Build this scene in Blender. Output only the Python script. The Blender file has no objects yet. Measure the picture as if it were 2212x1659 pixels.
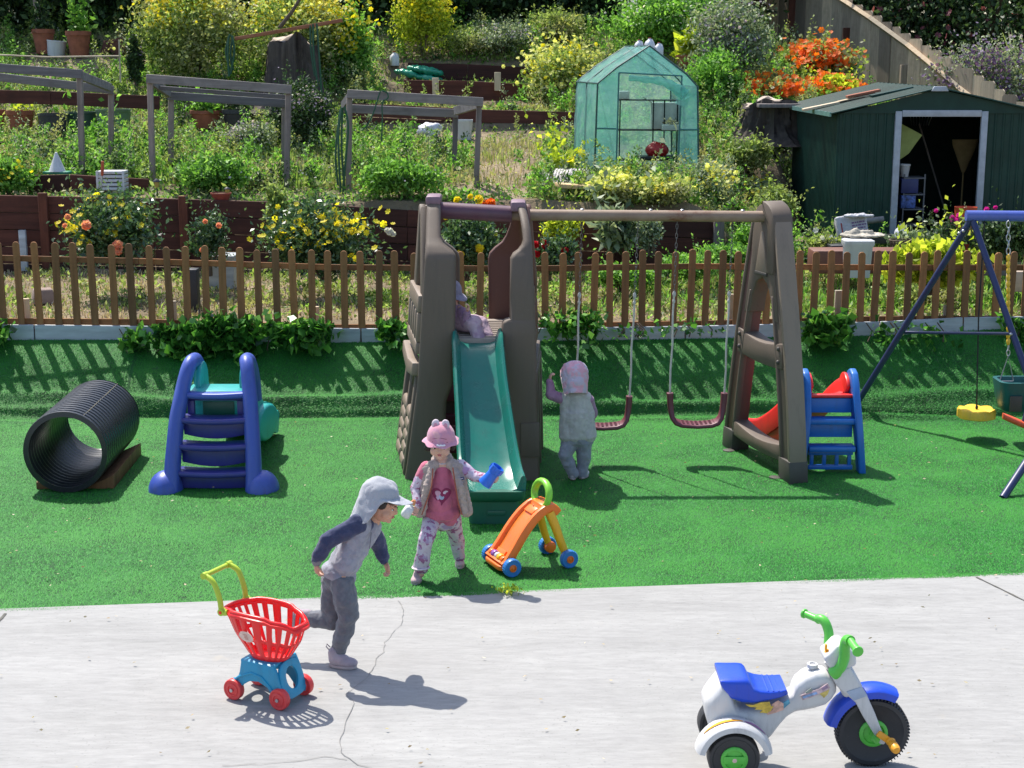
import bpy, bmesh, math, random
import numpy as np
from mathutils import Vector, Matrix, Euler
R = math.radians
sc = bpy.context.scene
C = sc.collection
rnd = random.Random(7)
rng = np.random.default_rng(7)

# ------------------------------------------------------------ camera, sky, sun
CAM_H, PITCH, FPX = 3.08, R(12.0), 3324.0
cam = bpy.data.cameras.new('camera'); camo = bpy.data.objects.new('camera', cam); C.objects.link(camo)
camo.location = (0, 0, CAM_H); camo.rotation_euler = (R(90) - PITCH, 0, 0)
cam.sensor_width = 36.0; cam.lens = 36.0 * FPX / 2212.0; cam.clip_end = 600; cam.clip_start = 0.05
sc.camera = camo
SUN_EL = R(59); SUN_DIR = Vector((0.51, -0.80, 0)).normalized()      # the way shadows fall on the ground
w = bpy.data.worlds.new('World'); sc.world = w; w.use_nodes = True
nt = w.node_tree; bg = nt.nodes['Background']
sky = nt.nodes.new('ShaderNodeTexSky'); sky.sky_type = 'NISHITA'; sky.sun_disc = False
sun_pos = Vector((-SUN_DIR.x, -SUN_DIR.y, 0))
sky.sun_elevation = SUN_EL; sky.sun_rotation = math.atan2(sun_pos.x, sun_pos.y)
sky.air_density = 1.0; sky.dust_density = 1.6; sky.ozone_density = 1.0
nt.links.new(sky.outputs[0], bg.inputs[0]); bg.inputs[1].default_value = 0.15
sl = bpy.data.lights.new('sun', 'SUN'); sl.energy = 4.4; sl.angle = R(0.5); sl.color = (1.0, 0.95, 0.87)
so = bpy.data.objects.new('sun', sl); C.objects.link(so)
ldir = Vector((SUN_DIR.x*math.cos(SUN_EL), SUN_DIR.y*math.cos(SUN_EL), -math.sin(SUN_EL)))
so.rotation_euler = ldir.to_track_quat('-Z', 'Y').to_euler(); so.location = (-6, 12, 14)
vs = sc.view_settings; vs.view_transform = 'Standard'; vs.look = 'None'; vs.gamma = 1.0; vs.exposure = 0.68
vs.use_curve_mapping = False
try:
    sc.cycles.max_bounces = 8; sc.cycles.transparent_max_bounces = 16
except Exception: pass

def ray(u, v):
    a = (u - 1106.0)/FPX; b = (v - 829.5)/FPX
    return Vector((a, math.cos(PITCH) - b*math.sin(PITCH), -math.sin(PITCH) - b*math.cos(PITCH)))
def G(u, v, z=0.0):                       # the place on a level surface of height z seen in that direction
    d = ray(u, v); t = (z - CAM_H)/d.z
    return Vector((d.x*t, d.y*t, z))
def D(u, v, Y):                           # the place at the distance Y
    d = ray(u, v); t = Y/d.y
    return Vector((d.x*t, Y, CAM_H + d.z*t))
def lerp(a, b, t): return a + (b - a)*t
def sm(a, b, x):
    t = np.clip((x - a)/(b - a), 0, 1); return t*t*(3 - 2*t)

# ------------------------------------------------------------ materials
def srgb(r, g, b):
    f = lambda c: (c/12.92 if c <= 0.04045 else ((c + 0.055)/1.055)**2.4)
    return (f(r/255), f(g/255), f(b/255), 1)
def new_mat(name):
    m = bpy.data.materials.new(name); m.use_nodes = True
    n = m.node_tree; p = n.nodes['Principled BSDF']
    return m, n, p
def node(n, t, **k):
    x = n.nodes.new(t)
    for a, b in k.items(): setattr(x, a, b)
    return x
def ramp(n, fac, cols, pos=None):
    r = node(n, 'ShaderNodeValToRGB'); e = r.color_ramp.elements
    pos = pos or [i/(len(cols)-1) for i in range(len(cols))]
    while len(e) < len(cols): e.new(0.5)
    for i, c in enumerate(cols):
        e[i].position = pos[i]; e[i].color = c if len(c) == 4 else (*c, 1)
    n.links.new(fac, r.inputs[0]); return r.outputs[0]
def coords(n, scale=(1,1,1), kind='Object'):
    tc = node(n, 'ShaderNodeTexCoord'); mp = node(n, 'ShaderNodeMapping'); mp.inputs['Scale'].default_value = scale
    n.links.new(tc.outputs[kind], mp.inputs[0]); return mp.outputs[0]
def noise(n, vec, scale, detail=4, rough=0.6):
    t = node(n, 'ShaderNodeTexNoise'); t.inputs['Scale'].default_value = scale
    t.inputs['Detail'].default_value = detail; t.inputs['Roughness'].default_value = rough
    if vec is not None: n.links.new(vec, t.inputs['Vector'])
    return t.outputs[0]
def mixc(n, fac, a, b, mode='MIX'):
    x = node(n, 'ShaderNodeMix', data_type='RGBA', blend_type=mode)
    for s, val in ((x.inputs[0], fac), (x.inputs[6], a), (x.inputs[7], b)):
        if isinstance(val, (int, float)): s.default_value = val
        elif isinstance(val, tuple): s.default_value = val if len(val) == 4 else (*val, 1)
        else: n.links.new(val, s)
    return x.outputs[2]
def bump(n, p, h, strength=0.3, dist=0.01):
    b = node(n, 'ShaderNodeBump'); b.inputs['Strength'].default_value = strength; b.inputs['Distance'].default_value = dist
    n.links.new(h, b.inputs['Height']); n.links.new(b.outputs[0], p.inputs['Normal'])
def plain(name, col, rough=0.5, var=0.12, scale=9.0, bscale=60.0, bstr=0.12, metal=0.0, spec=0.5, vec=(1,1,1), sheen=0.0, dist=0.004, coat=0.0):
    m, n, p = new_mat(name); co = coords(n, vec)
    c = col if len(col) == 4 else (*col, 1)
    dk = tuple(x*(1-var*1.6) for x in c[:3]); lt = tuple(min(1, x*(1+var)+var*0.02) for x in c[:3])
    f = noise(n, co, scale, 5, 0.65)
    n.links.new(ramp(n, f, [dk, lt], [0.32, 0.68]), p.inputs['Base Color'])
    p.inputs['Roughness'].default_value = rough; p.inputs['Metallic'].default_value = metal
    p.inputs['Specular IOR Level'].default_value = spec
    if coat: p.inputs['Coat Weight'].default_value = coat
    if sheen: p.inputs['Sheen Weight'].default_value = sheen
    if bstr: bump(n, p, noise(n, co, bscale, 3), bstr, dist)
    return m
def plastic(name, col, rough=0.38, fade=0.14, grain=0.18):
    m, n, p = new_mat(name); co = coords(n)
    c = col if len(col) == 4 else (*col, 1)
    f = noise(n, co, 4.0, 6, 0.7)
    dull = tuple(lerp(x, 0.32, fade) for x in c[:3])
    base = ramp(n, f, [c, dull], [0.35, 0.75])
    sp = noise(n, co, 38.0, 3, 0.7)
    sc_ = ramp(n, sp, [(0,0,0), (1,1,1)], [0.62, 0.75])
    x = node(n, 'ShaderNodeMath', operation='MULTIPLY'); n.links.new(sc_, x.inputs[0]); x.inputs[1].default_value = 0.22
    b2 = mixc(n, x.outputs[0], base, tuple(lerp(v, 0.22, 0.6) for v in c[:3]))
    stk = noise(n, coords(n, (9, 9, 1.2)), 1.6, 6, 0.75)        # rain streaks and grime
    b2 = mixc(n, ramp(n, stk, [(0,0,0),(0.55,0.55,0.55)], [0.50, 0.78]), b2, tuple(lerp(v*0.55, 0.10, 0.25) for v in c[:3]))
    n.links.new(b2, p.inputs['Base Color'])
    r = node(n, 'ShaderNodeMapRange'); r.inputs[3].default_value = rough - 0.08; r.inputs[4].default_value = rough + 0.15
    n.links.new(f, r.inputs[0]); n.links.new(r.outputs[0], p.inputs['Roughness'])
    bump(n, p, noise(n, co, 160.0, 3), grain, 0.002)
    return m
def wood(name, c1, c2, rough=0.75, along='z', scale=18.0, bstr=0.4, dirt=None, per=True, rng_=((0.58,0.62,0.68), (1.0,0.98,0.95), (1.25,1.16,1.08))):
    m, n, p = new_mat(name)
    k = {'z': (1,1,0.06), 'x': (0.06,1,1), 'y': (1,0.06,1)}[along]
    co = coords(n, k)
    f = noise(n, co, scale, 6, 0.7)
    col = ramp(n, f, [c1, c2], [0.3, 0.72])
    if per:
        oi = node(n, 'ShaderNodeObjectInfo')
        r = ramp(n, oi.outputs['Random'], list(rng_))
        col = mixc(n, 1.0, col, r, 'MULTIPLY')
    co2 = coords(n, (1,1,1)); f2 = noise(n, co2, 3.0, 5, 0.7)
    col = mixc(n, ramp(n, f2, [(0,0,0),(0.6,0.6,0.6)], [0.5, 0.72]), col, dirt or tuple(x*0.5 for x in c1[:3]))
    n.links.new(col, p.inputs['Base Color']); p.inputs['Roughness'].default_value = rough
    p.inputs['Specular IOR Level'].default_value = 0.25
    bump(n, p, f, bstr, 0.004); return m
def leafmat(name, cols, trans=0.35, rough=0.55, spec=0.35, patch=None, pscale=0.7, upn=0.0):
    m, n, p = new_mat(name)
    if not upn: cols = [tuple(min(0.85, x*1.2) for x in c) for c in cols]
    g = node(n, 'ShaderNodeNewGeometry')
    col = ramp(n, g.outputs['Random Per Island'], cols)
    if patch:
        co = coords(n); f = noise(n, co, pscale, 4, 0.6)
        col = mixc(n, ramp(n, f, [(0,0,0),(1,1,1)], [0.42, 0.6]), col, mixc(n, 0.75, col, patch))
    n.links.new(col, p.inputs['Base Color']); p.inputs['Roughness'].default_value = rough
    p.inputs['Specular IOR Level'].default_value = spec
    t = node(n, 'ShaderNodeBsdfTranslucent')
    n.links.new(mixc(n, 1.0, col, (1.25,1.3,0.75), 'MULTIPLY'), t.inputs[0])
    mx = node(n, 'ShaderNodeMixShader'); mx.inputs[0].default_value = trans
    if upn:                                 # a short dense pile scatters light like the surface it stands on
        vm = node(n, 'ShaderNodeVectorMath', operation='ADD'); sc2 = node(n, 'ShaderNodeVectorMath', operation='SCALE'); sc2.inputs[3].default_value = 1 - upn
        n.links.new(g.outputs['Normal'], sc2.inputs[0]); n.links.new(sc2.outputs[0], vm.inputs[0]); vm.inputs[1].default_value = (0, 0, upn)
        nm = node(n, 'ShaderNodeVectorMath', operation='NORMALIZE'); n.links.new(vm.outputs[0], nm.inputs[0]); n.links.new(nm.outputs[0], p.inputs['Normal'])
    out = n.nodes['Material Output']
    n.links.new(p.outputs[0], mx.inputs[1]); n.links.new(t.outputs[0], mx.inputs[2]); n.links.new(mx.outputs[0], out.inputs[0])
    return m

# ------------------------------------------------------------ mesh building
def rotz(a): return Matrix.Rotation(a, 4, 'Z')
def T(x, y=None, z=None):
    return Matrix.Translation(Vector((x, y, z)) if y is not None else Vector(x))
def frame_from(p0, p1, up=Vector((0,0,1))):
    z = (Vector(p1)-Vector(p0)).normalized()
    if abs(z.dot(up)) > 0.98: up = Vector((0,1,0))
    x = up.cross(z).normalized(); y = z.cross(x)
    m = Matrix((x, y, z)).transposed().to_4x4(); m.translation = Vector(p0); return m
class MB:
    def __init__(s): s.v = []; s.f = []
    def add(s, vs, fs, M=None):
        o = len(s.v)
        if M is not None: vs = [M @ Vector(p) for p in vs]
        s.v += [tuple(p) for p in vs]; s.f += [tuple(i+o for i in f) for f in fs]; return s
    def box(s, c, d, M=None, taper=1.0):
        x, y, z = d[0]/2, d[1]/2, d[2]/2; cx, cy, cz = c; t = taper
        vs = [(cx-x,cy-y,cz-z),(cx+x,cy-y,cz-z),(cx+x,cy+y,cz-z),(cx-x,cy+y,cz-z),
              (cx-x*t,cy-y*t,cz+z),(cx+x*t,cy-y*t,cz+z),(cx+x*t,cy+y*t,cz+z),(cx-x*t,cy+y*t,cz+z)]
        return s.add(vs, [(0,3,2,1),(4,5,6,7),(0,1,5,4),(1,2,6,5),(2,3,7,6),(3,0,4,7)], M)
    def beam(s, p0, p1, w, h, up=Vector((0,0,1))):
        p0, p1 = Vector(p0), Vector(p1); L = (p1-p0).length
        return s.box((0,0,L/2), (w, h, L), frame_from(p0, p1, up))
    def ring(s, rings, closed=False, caps=True):
        n = len(rings[0]); o = len(s.v)
        for r in rings: s.v += [tuple(p) for p in r]
        m = len(rings)
        for i in range(m if closed else m-1):
            a = o + i*n; b = o + ((i+1) % m)*n
            for j in range(n):
                k = (j+1) % n; s.f.append((a+j, a+k, b+k, b+j))
        if caps and not closed:
            s.f.append(tuple(o + j for j in range(n-1, -1, -1))); s.f.append(tuple(o + (m-1)*n + j for j in range(n)))
        return s
    def tube(s, pts, r, n=10, closed=False, caps=True, sq=(1,1), up=Vector((0,0,1))):
        pts = [Vector(p) for p in pts]; m = len(pts)
        rr = r if isinstance(r, (list, tuple)) else [r]*m
        rings = []; px = None
        for i, p in enumerate(pts):
            a = pts[(i-1) % m] if (closed or i > 0) else p; b = pts[(i+1) % m] if (closed or i < m-1) else p
            t = (b-a).normalized()
            if px is None:
                u0 = up if abs(t.dot(up)) < 0.95 else Vector((0,1,0))
                px = (u0.cross(t)).normalized()
            x = (px - t*px.dot(t)).normalized(); y = t.cross(x); px = x
            rings.append([p + (x*math.cos(2*math.pi*k/n)*sq[0] + y*math.sin(2*math.pi*k/n)*sq[1])*rr[i] for k in range(n)])
        return s.ring(rings, closed, caps)
    def lathe(s, prof, n=20, M=None, cap=True):
        M = M or Matrix()
        rings = [[M @ Vector((r*math.cos(2*math.pi*k/n), r*math.sin(2*math.pi*k/n), z)) for k in range(n)] for r, z in prof]
        return s.ring(rings, False, cap)
    def ell(s, c, r, n=14, m=9, M=None):
        M = M or Matrix(); rings = []
        for i in range(m+1):
            a = -math.pi/2 + math.pi*min(max(i/m, 0.02), 0.98)
            rings.append([M @ Vector((c[0]+r[0]*math.cos(a)*math.cos(2*math.pi*k/n), c[1]+r[1]*math.cos(a)*math.sin(2*math.pi*k/n), c[2]+r[2]*math.sin(a))) for k in range(n)])
        return s.ring(rings)
    def cone(s, p0, p1, r0, r1, n=14):          # a capsule that tapers
        p0, p1 = Vector(p0), Vector(p1); M = frame_from(p0, p1) if (p1-p0).length > 1e-5 else T(p0); L = (p1-p0).length
        prof = [(r0*math.cos(a), r0*math.sin(a)) for a in [R(x) for x in (-88,-65,-40,-15)]]
        prof += [(r1*math.cos(a), L + r1*math.sin(a)) for a in [R(x) for x in (15,40,65,88)]]
        return s.lathe(prof, n, M)
    def prism(s, poly, h, M=None, h0=0.0):      # outline in xy, thickness along z
        n = len(poly)
        vs = [(x, y, h0) for x, y in poly] + [(x, y, h0+h) for x, y in poly]
        fs = [tuple(range(n-1, -1, -1)), tuple(range(n, 2*n))] + [(i, (i+1) % n, n+(i+1) % n, n+i) for i in range(n)]
        return s.add(vs, fs, M)
    def build(s, name, mat, parent=None, bevel=0, seg=2, smooth=40, sub=0, loc=None, kind=None, label=None, solid=0):
        me = bpy.data.meshes.new(name); me.from_pydata(s.v, [], s.f)
        bm = bmesh.new(); bm.from_mesh(me); bmesh.ops.recalc_face_normals(bm, faces=bm.faces)
        if bevel:
            bm.edges.ensure_lookup_table()
            ed = [e for e in bm.edges if len(e.link_faces) == 2 and e.calc_face_angle(0) > R(32)]
            if ed:
                try: bmesh.ops.bevel(bm, geom=ed, offset=bevel, segments=seg, profile=0.5, affect='EDGES', clamp_overlap=True)
                except Exception: pass
        bm.to_mesh(me); bm.free()
        if smooth:
            me.polygons.foreach_set('use_smooth', [True]*len(me.polygons)); me.set_sharp_from_angle(angle=R(smooth))
        me.materials.append(mat)
        o = bpy.data.objects.new(name, me); C.objects.link(o)
        if parent is not None: o.parent = parent
        if loc is not None: o.location = loc
        if sub:
            md = o.modifiers.new('sub', 'SUBSURF'); md.levels = sub; md.render_levels = sub
        if kind: o['kind'] = kind
        if label: o['label'] = label
        return o
def tag(o, label=None, cat=None, group=None, kind=None):
    if label: o['label'] = label
    if cat: o['category'] = cat
    if group: o['group'] = group
    if kind: o['kind'] = kind
    return o
def thing(name, label, cat, loc=(0,0,0), rz=0.0, group=None):
    o = bpy.data.objects.new(name, None); o.empty_display_size = 0.1; C.objects.link(o)
    o.location = loc; o.rotation_euler = (0, 0, rz); return tag(o, label, cat, group)
def link(name, me, parent=None, M=None, kind=None, label=None):
    o = bpy.data.objects.new(name, me); C.objects.link(o)
    if parent is not None: o.parent = parent
    if M is not None: o.matrix_local = M
    if kind: o['kind'] = kind
    if label: o['label'] = label
    return o
def copy_tree(o, parent=None):
    c = o.copy(); C.objects.link(c)
    if parent is not None: c.parent = parent
    for ch in list(o.children): copy_tree(ch, c)
    return c
def npmesh(name, V, F, mat, parent=None, smooth=False, kind=None, label=None, matidx=None, mats=None):
    V = np.asarray(V, np.float32).reshape(-1, 3); F = np.asarray(F, np.int32); k = F.shape[1]
    me = bpy.data.meshes.new(name); me.vertices.add(len(V)); me.vertices.foreach_set('co', V.ravel())
    me.loops.add(F.size); me.loops.foreach_set('vertex_index', F.ravel())
    me.polygons.add(len(F)); me.polygons.foreach_set('loop_start', np.arange(0, F.size, k, dtype=np.int32))
    if smooth: me.polygons.foreach_set('use_smooth', np.ones(len(F), bool))
    for m in (mats or [mat]): me.materials.append(m)
    if matidx is not None: me.polygons.foreach_set('material_index', np.asarray(matidx, np.int32))
    me.update(calc_edges=True)
    return link(name, me, parent, None, kind, label)

# ------------------------------------------------------------ foliage in numpy
def unit(a): return a/np.maximum(np.linalg.norm(a, axis=1, keepdims=True), 1e-9)
def leaves(P, size, aspect=0.5, up=0.3, dirs=None, jitter=0.35):
    """one folded rhombus leaf at each point"""
    P = np.asarray(P, float); N = len(P)
    d = rng.normal(size=(N, 3)) if dirs is None else dirs + rng.normal(size=(N, 3))*0.45
    d[:, 2] += up; d = unit(d)
    s = unit(np.cross(d, rng.normal(size=(N, 3)))); nrm = np.cross(s, d)
    L = (size*(1 + jitter*rng.uniform(-1, 1, N)))[:, None] if np.isscalar(size) else (size*(1 + jitter*rng.uniform(-1, 1, N)))[:, None]
    W = L*aspect*0.5; fold = nrm*L*0.12
    V = np.stack([P, P + d*L*0.5 + s*W + fold, P + d*L, P + d*L*0.5 - s*W + fold], 1)
    F = np.arange(4*N).reshape(N, 4)
    return V.reshape(-1, 3), F
def blades(P, h, w, lean=0.4, dirs=None):
    P = np.asarray(P, float); N = len(P); a = rng.uniform(0, 2*np.pi, N)
    s = np.stack([np.cos(a), np.sin(a), np.zeros(N)], 1)
    H = (h*rng.uniform(0.6, 1.25, N))[:, None]
    l = rng.normal(size=(N, 3))*lean; l[:, 2] = 1
    if dirs is not None: l += dirs
    tip = P + unit(l)*H
    V = np.stack([P - s*w/2, P + s*w/2, tip], 1); return V.reshape(-1, 3), np.arange(3*N).reshape(N, 3)
def pile(P, h, w, nap, tilt=(48, 74), nrm=None):
    """short artificial turf: blades bent well over, mostly along the nap"""
    P = np.asarray(P, float); N = len(P); a = np.arctan2(nap[1], nap[0]) + rng.normal(size=N)*0.95
    o = np.stack([np.cos(a), np.sin(a), np.zeros(N)], 1); u = np.tile([[0, 0, 1.0]], (N, 1)) if nrm is None else unit(nrm)
    o = unit(o - u*np.sum(o*u, 1, keepdims=True)); s = np.cross(u, o)
    ph = np.radians(rng.uniform(tilt[0], tilt[1], N))[:, None]; H = (h*rng.uniform(0.6, 1.25, N))[:, None]
    tip = P + (o*np.sin(ph) + u*np.cos(ph))*H
    V = np.stack([P + s*w/2, P - s*w/2, tip], 1); return V.reshape(-1, 3), np.arange(3*N).reshape(N, 3)
def bent(P, h, w, lean=0.5):
    """grass or strap leaves that bend over: two quads each"""
    P = np.asarray(P, float); N = len(P); a = rng.uniform(0, 2*np.pi, N); k = a + np.pi/2
    s = np.stack([np.cos(a), np.sin(a), np.zeros(N)], 1); o = np.stack([np.cos(k), np.sin(k), np.zeros(N)], 1)
    H = (h*rng.uniform(0.5, 1.2, N))[:, None]; l = (rng.uniform(0.1, 1.0, N)*lean)[:, None]
    z = np.array([[0, 0, 1.0]])
    m = P + z*H*0.6 + o*H*l*0.35; t = P + z*H*(1 - 0.35*l) + o*H*l
    W = w/2 if np.isscalar(w) else w[:, None]/2
    V = np.stack([P - s*W*0.8, P + s*W*0.8, m + s*W, m - s*W, t + s*W*0.15, t - s*W*0.15], 1).reshape(-1, 3)
    b = np.arange(N)[:, None]*6
    F = np.concatenate([b + np.array([[0, 1, 2, 3]]), b + np.array([[3, 2, 4, 5]])]); return V, F
def join(parts):
    Vs, Fs, o = [], [], 0
    for V, F in parts:
        Vs.append(V); Fs.append(F + o); o += len(V)
    return np.concatenate(Vs), np.concatenate(Fs)
def in_ell(N, c, r, clumps=14, spread=0.34, low=-0.4):
    """points gathered in clumps through an ellipsoid's volume"""
    K = rng.normal(size=(clumps, 3)); K = unit(K)*(rng.uniform(0.45, 1.0, (clumps, 1))); K[:, 2] = np.maximum(K[:, 2], low)
    i = rng.integers(0, clumps, N); P = K[i] + rng.normal(size=(N, 3))*spread*rng.uniform(0.6, 1.3, (clumps, 1))[i]
    return np.asarray(c) + P*np.asarray(r), P
def petals(P, size, n=6, tilt=0.5, nrm=None):
    """small open flower heads: n petals (triangles) each"""
    P = np.asarray(P, float); N = len(P)
    up = rng.normal(size=(N, 3))*0.5 + np.array([0, -0.6, 0.7]) if nrm is None else nrm
    up = unit(up); a = unit(np.cross(up, rng.normal(size=(N, 3)))); b = np.cross(up, a)
    S = (size*rng.uniform(0.75, 1.2, N))[:, None] if np.isscalar(size) else size[:, None]; Vs = []
    for k in range(n):
        t0 = 2*np.pi*(k-0.42)/n; t1 = 2*np.pi*(k+0.42)/n; tm = 2*np.pi*k/n
        Vs.append(np.stack([P, P + (a*np.cos(t0)+b*np.sin(t0))*S*0.42 + up*S*0.1*tilt, P + (a*np.cos(tm)+b*np.sin(tm))*S*0.5 + up*S*0.22*tilt, P + (a*np.cos(t1)+b*np.sin(t1))*S*0.42 + up*S*0.1*tilt], 1))
    V = np.stack(Vs, 1).reshape(-1, 3); return V, np.arange(len(V)).reshape(-1, 4)
# ------------------------------------------------------------ materials of the setting
def vnoise(x, y, s=1.0, k=0):
    return (np.sin(x*1.7*s+k)*np.cos(y*1.3*s+2.1*k) + 0.5*np.sin(x*3.9*s+1.3+k)*np.sin(y*4.3*s+k) + 0.25*np.cos(x*8.3*s+y*7.1*s+k))/1.75
def concrete_mat():
    m, n, p = new_mat('broomed_concrete'); co = coords(n)
    mp = node(n, 'ShaderNodeMapping'); mp.inputs['Rotation'].default_value = (0,0,R(-3)); mp.inputs['Scale'].default_value = (0.22,1,1)
    n.links.new(co, mp.inputs[0])
    a = noise(n, mp.outputs[0], 2.1, 8, 0.72); b = noise(n, co, 0.9, 6, 0.6); g = noise(n, co, 120.0, 3, 0.7)
    c = ramp(n, a, [(0.208,0.206,0.198), (0.300,0.297,0.286), (0.378,0.374,0.360)], [0.20, 0.50, 0.85])
    pit = noise(n, co, 60.0, 2, 0.5)
    c = mixc(n, ramp(n, pit, [(0,0,0),(0.4,0.4,0.4)], [0.64,0.70]), c, (0.16,0.155,0.145))
    c = mixc(n, ramp(n, b, [(0,0,0),(0.8,0.8,0.8)], [0.46, 0.66]), c, (0.29,0.286,0.278))
    s = noise(n, mp.outputs[0], 34.0, 4, 0.75)
    c = mixc(n, 0.5, c, ramp(n, s, [(0.36,0.36,0.36),(0.62,0.62,0.62)], [0.3,0.7]), 'OVERLAY')
    c = mixc(n, ramp(n, g, [(0,0,0),(0.55,0.55,0.55)], [0.5,0.75]), c, (0.30,0.30,0.30))
    st = noise(n, co, 5.5, 3, 0.5)
    c = mixc(n, ramp(n, st, [(0,0,0),(0.5,0.5,0.5)], [0.70, 0.78]), c, (0.36,0.33,0.28))
    n.links.new(c, p.inputs['Base Color']); p.inputs['Roughness'].default_value = 0.85; p.inputs['Specular IOR Level'].default_value = 0.3
    bump(n, p, s, 0.35, 0.003); return m
M_conc = concrete_mat()
M_crack = plain('crack_dark', (0.21,0.205,0.195), 0.95, bstr=0)
M_joint = plain('joint_dirt', (0.11,0.105,0.09), 0.95, bstr=0)
def turf_mat(name, cols, patchc):
    m = leafmat(name, cols, trans=0.08, rough=0.6, spec=0.15, patch=patchc, pscale=0.9, upn=0.65); return m
M_turf = turf_mat('turf_blades', [(0.006,0.080,0.008), (0.013,0.145,0.015), (0.028,0.215,0.026), (0.070,0.30,0.055)], (0.052,0.255,0.036))
M_turfbase = plain('turf_backing', (0.012,0.10,0.015), 0.9, var=0.4, scale=3.0, bscale=80, bstr=0.4)
def soil_mat():
    m, n, p = new_mat('hill_soil'); co = coords(n)
    a = noise(n, co, 1.1, 7, 0.65); b = noise(n, co, 14.0, 5, 0.7)
    c = ramp(n, a, [(0.10,0.08,0.045), (0.19,0.145,0.09), (0.30,0.235,0.155)], [0.3,0.5,0.7])
    c = mixc(n, 0.5, c, ramp(n, b, [(0.3,0.3,0.3),(0.75,0.72,0.68)]), 'OVERLAY')
    n.links.new(c, p.inputs['Base Color']); p.inputs['Roughness'].default_value = 0.95
    bump(n, p, b, 0.9, 0.03); return m
M_soil = soil_mat()
M_picket = wood('stained_picket_wood', (0.17,0.082,0.034), (0.36,0.175,0.075), dirt=(0.10,0.05,0.025))
M_rail = wood('stained_rail_wood', (0.15,0.072,0.030), (0.32,0.155,0.066), along='x')
M_red = wood('red_brown_board', (0.050,0.019,0.015), (0.115,0.042,0.031), along='x', dirt=(0.04,0.018,0.014))
M_redpost = wood('red_brown_post', (0.075,0.024,0.015), (0.16,0.055,0.035), dirt=(0.045,0.02,0.015))
M_white = plain('weathered_white_board', (0.42,0.45,0.48), 0.6, var=0.14, vec=(0.3,1,2), bscale=90)
M_grey = wood('grey_weathered_lumber', (0.14,0.13,0.13), (0.28,0.26,0.26), along='x', dirt=(0.10,0.09,0.085))
M_greyv = wood('grey_weathered_post', (0.14,0.12,0.115), (0.29,0.25,0.235), dirt=(0.12,0.10,0.09))
M_oldfence = wood('old_fence_board', (0.32,0.265,0.20), (0.60,0.51,0.39), dirt=(0.12,0.10,0.07), rng_=((0.42,0.42,0.44), (0.95,0.93,0.9), (1.35,1.28,1.18)))
M_oldrail = wood('old_fence_rail', (0.36,0.29,0.20), (0.52,0.43,0.31), along='x', dirt=(0.24,0.19,0.13))
M_pale = wood('pale_raw_timber', (0.42,0.35,0.25), (0.60,0.52,0.40), dirt=(0.3,0.25,0.18))

# ------------------------------------------------------------ terrain
WY = 17.0
def hz(x, y):
    x = np.asarray(x, float); y = np.asarray(y, float)
    z = np.where(y < 13.0, -0.06, 0.0)
    z = np.where((y >= 13.0), -0.06 + 0.74*sm(13.80, 13.88, y), z)
    bed = 0.69 + 0.045*vnoise(x, y, 1.4) + 0.02*(y-14)
    z = np.where(y > 13.9, bed, z)
    up = 1.50 + 0.10*(y - WY)
    hill = np.where(y > 22, 2.0 + 0.33*(y - 22), up) + 0.05*vnoise(x, y, 0.9, 2.0)
    hill = np.where(y > 26.4, 3.45 + 0.004*(y - 26.4), hill)
    left = np.where(y > WY + 0.05, hill, z)
    # right of the retaining wall the ground climbs without a step
    slope = np.interp(x, [2.0, 3.0, 4.4, 5.7, 8.0, 12.0], [0.33, 0.34, 0.25, 0.175, 0.07, 0.04])
    rt = 0.80 + (np.minimum(y, 27.5)-17.0)*slope*sm(16.6, 18.2, y) + 0.045*vnoise(x, y, 1.4)
    e0 = lerp(2.75, 3.45, sm(19.0, 20.3, y)); rt = lerp(rt, 0.84, np.clip((x-e0)/0.5, 0, 1)*(1-sm(20.9, 22.5, y)))
    rt = np.where(y < 17.0, bed, rt)
    rt = np.where(y > 13.9, rt, z)
    k = sm(1.9, 2.9, x)
    out = np.where(y > 13.9, lerp(left, rt, np.where(y > WY+0.05, k, 0.0)), z)
    # terraces held by the short board walls
    kt = sm(-2.15, -1.85, x)*(1 - sm(1.0, 1.5, x)); st = np.where(y < 22.32, 1.0*out, np.where(y < 24.32, 2.28, np.where(y < 25.22, 2.66, 2.93 + 0.43*np.clip(y-25.25, 0, 1.2))))
    out = np.where((y > 22.32) & (y < 26.45), lerp(out, np.minimum(st, out + 0.4), kt), out)
    # hollow for the greenhouse
    dip = np.exp(-(((x-1.65)/1.1)**2 + ((y-19.0)/1.3)**2)**2)
    out = np.where(y > WY+0.05, lerp(out, np.minimum(out, 1.50), dip), out)
    return out
def hzf(x, y): return float(hz(np.array([x]), np.array([y]))[0])
def Hh(u, v, y0=13.95):                    # the hillside point seen in that direction
    d = ray(u, v); y = y0
    while y < 60:
        z = CAM_H + d.z/d.y*y
        if z <= hzf(d.x/d.y*y, y): break
        y += 0.03
    x = d.x/d.y*y; return Vector((x, y, hzf(x, y)))
def ground():
    xs = np.concatenate([np.linspace(-70,-12,20), np.linspace(-11.6,11.6,150), np.linspace(12,70,20)])
    ys = np.concatenate([np.linspace(-30,12.9,24), np.linspace(13.0,13.78,4), [13.80,13.82,13.84,13.86,13.88,13.9,14.0,14.2], np.linspace(14.5,16.98,18), [17.06,17.1], np.linspace(17.3,31,90), np.linspace(32,160,40)])
    X, Y = np.meshgrid(xs, ys); Z = hz(X, Y)
    V = np.stack([X, Y, Z], -1).reshape(-1, 3); nx = len(xs); i, j = np.meshgrid(np.arange(len(ys)-1), np.arange(nx-1), indexing='ij')
    a = (i*nx + j).ravel(); F = np.stack([a, a+1, a+nx+1, a+nx], 1)
    return npmesh('ground', V, F, M_soil, smooth=True, kind='structure')
ground()

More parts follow.
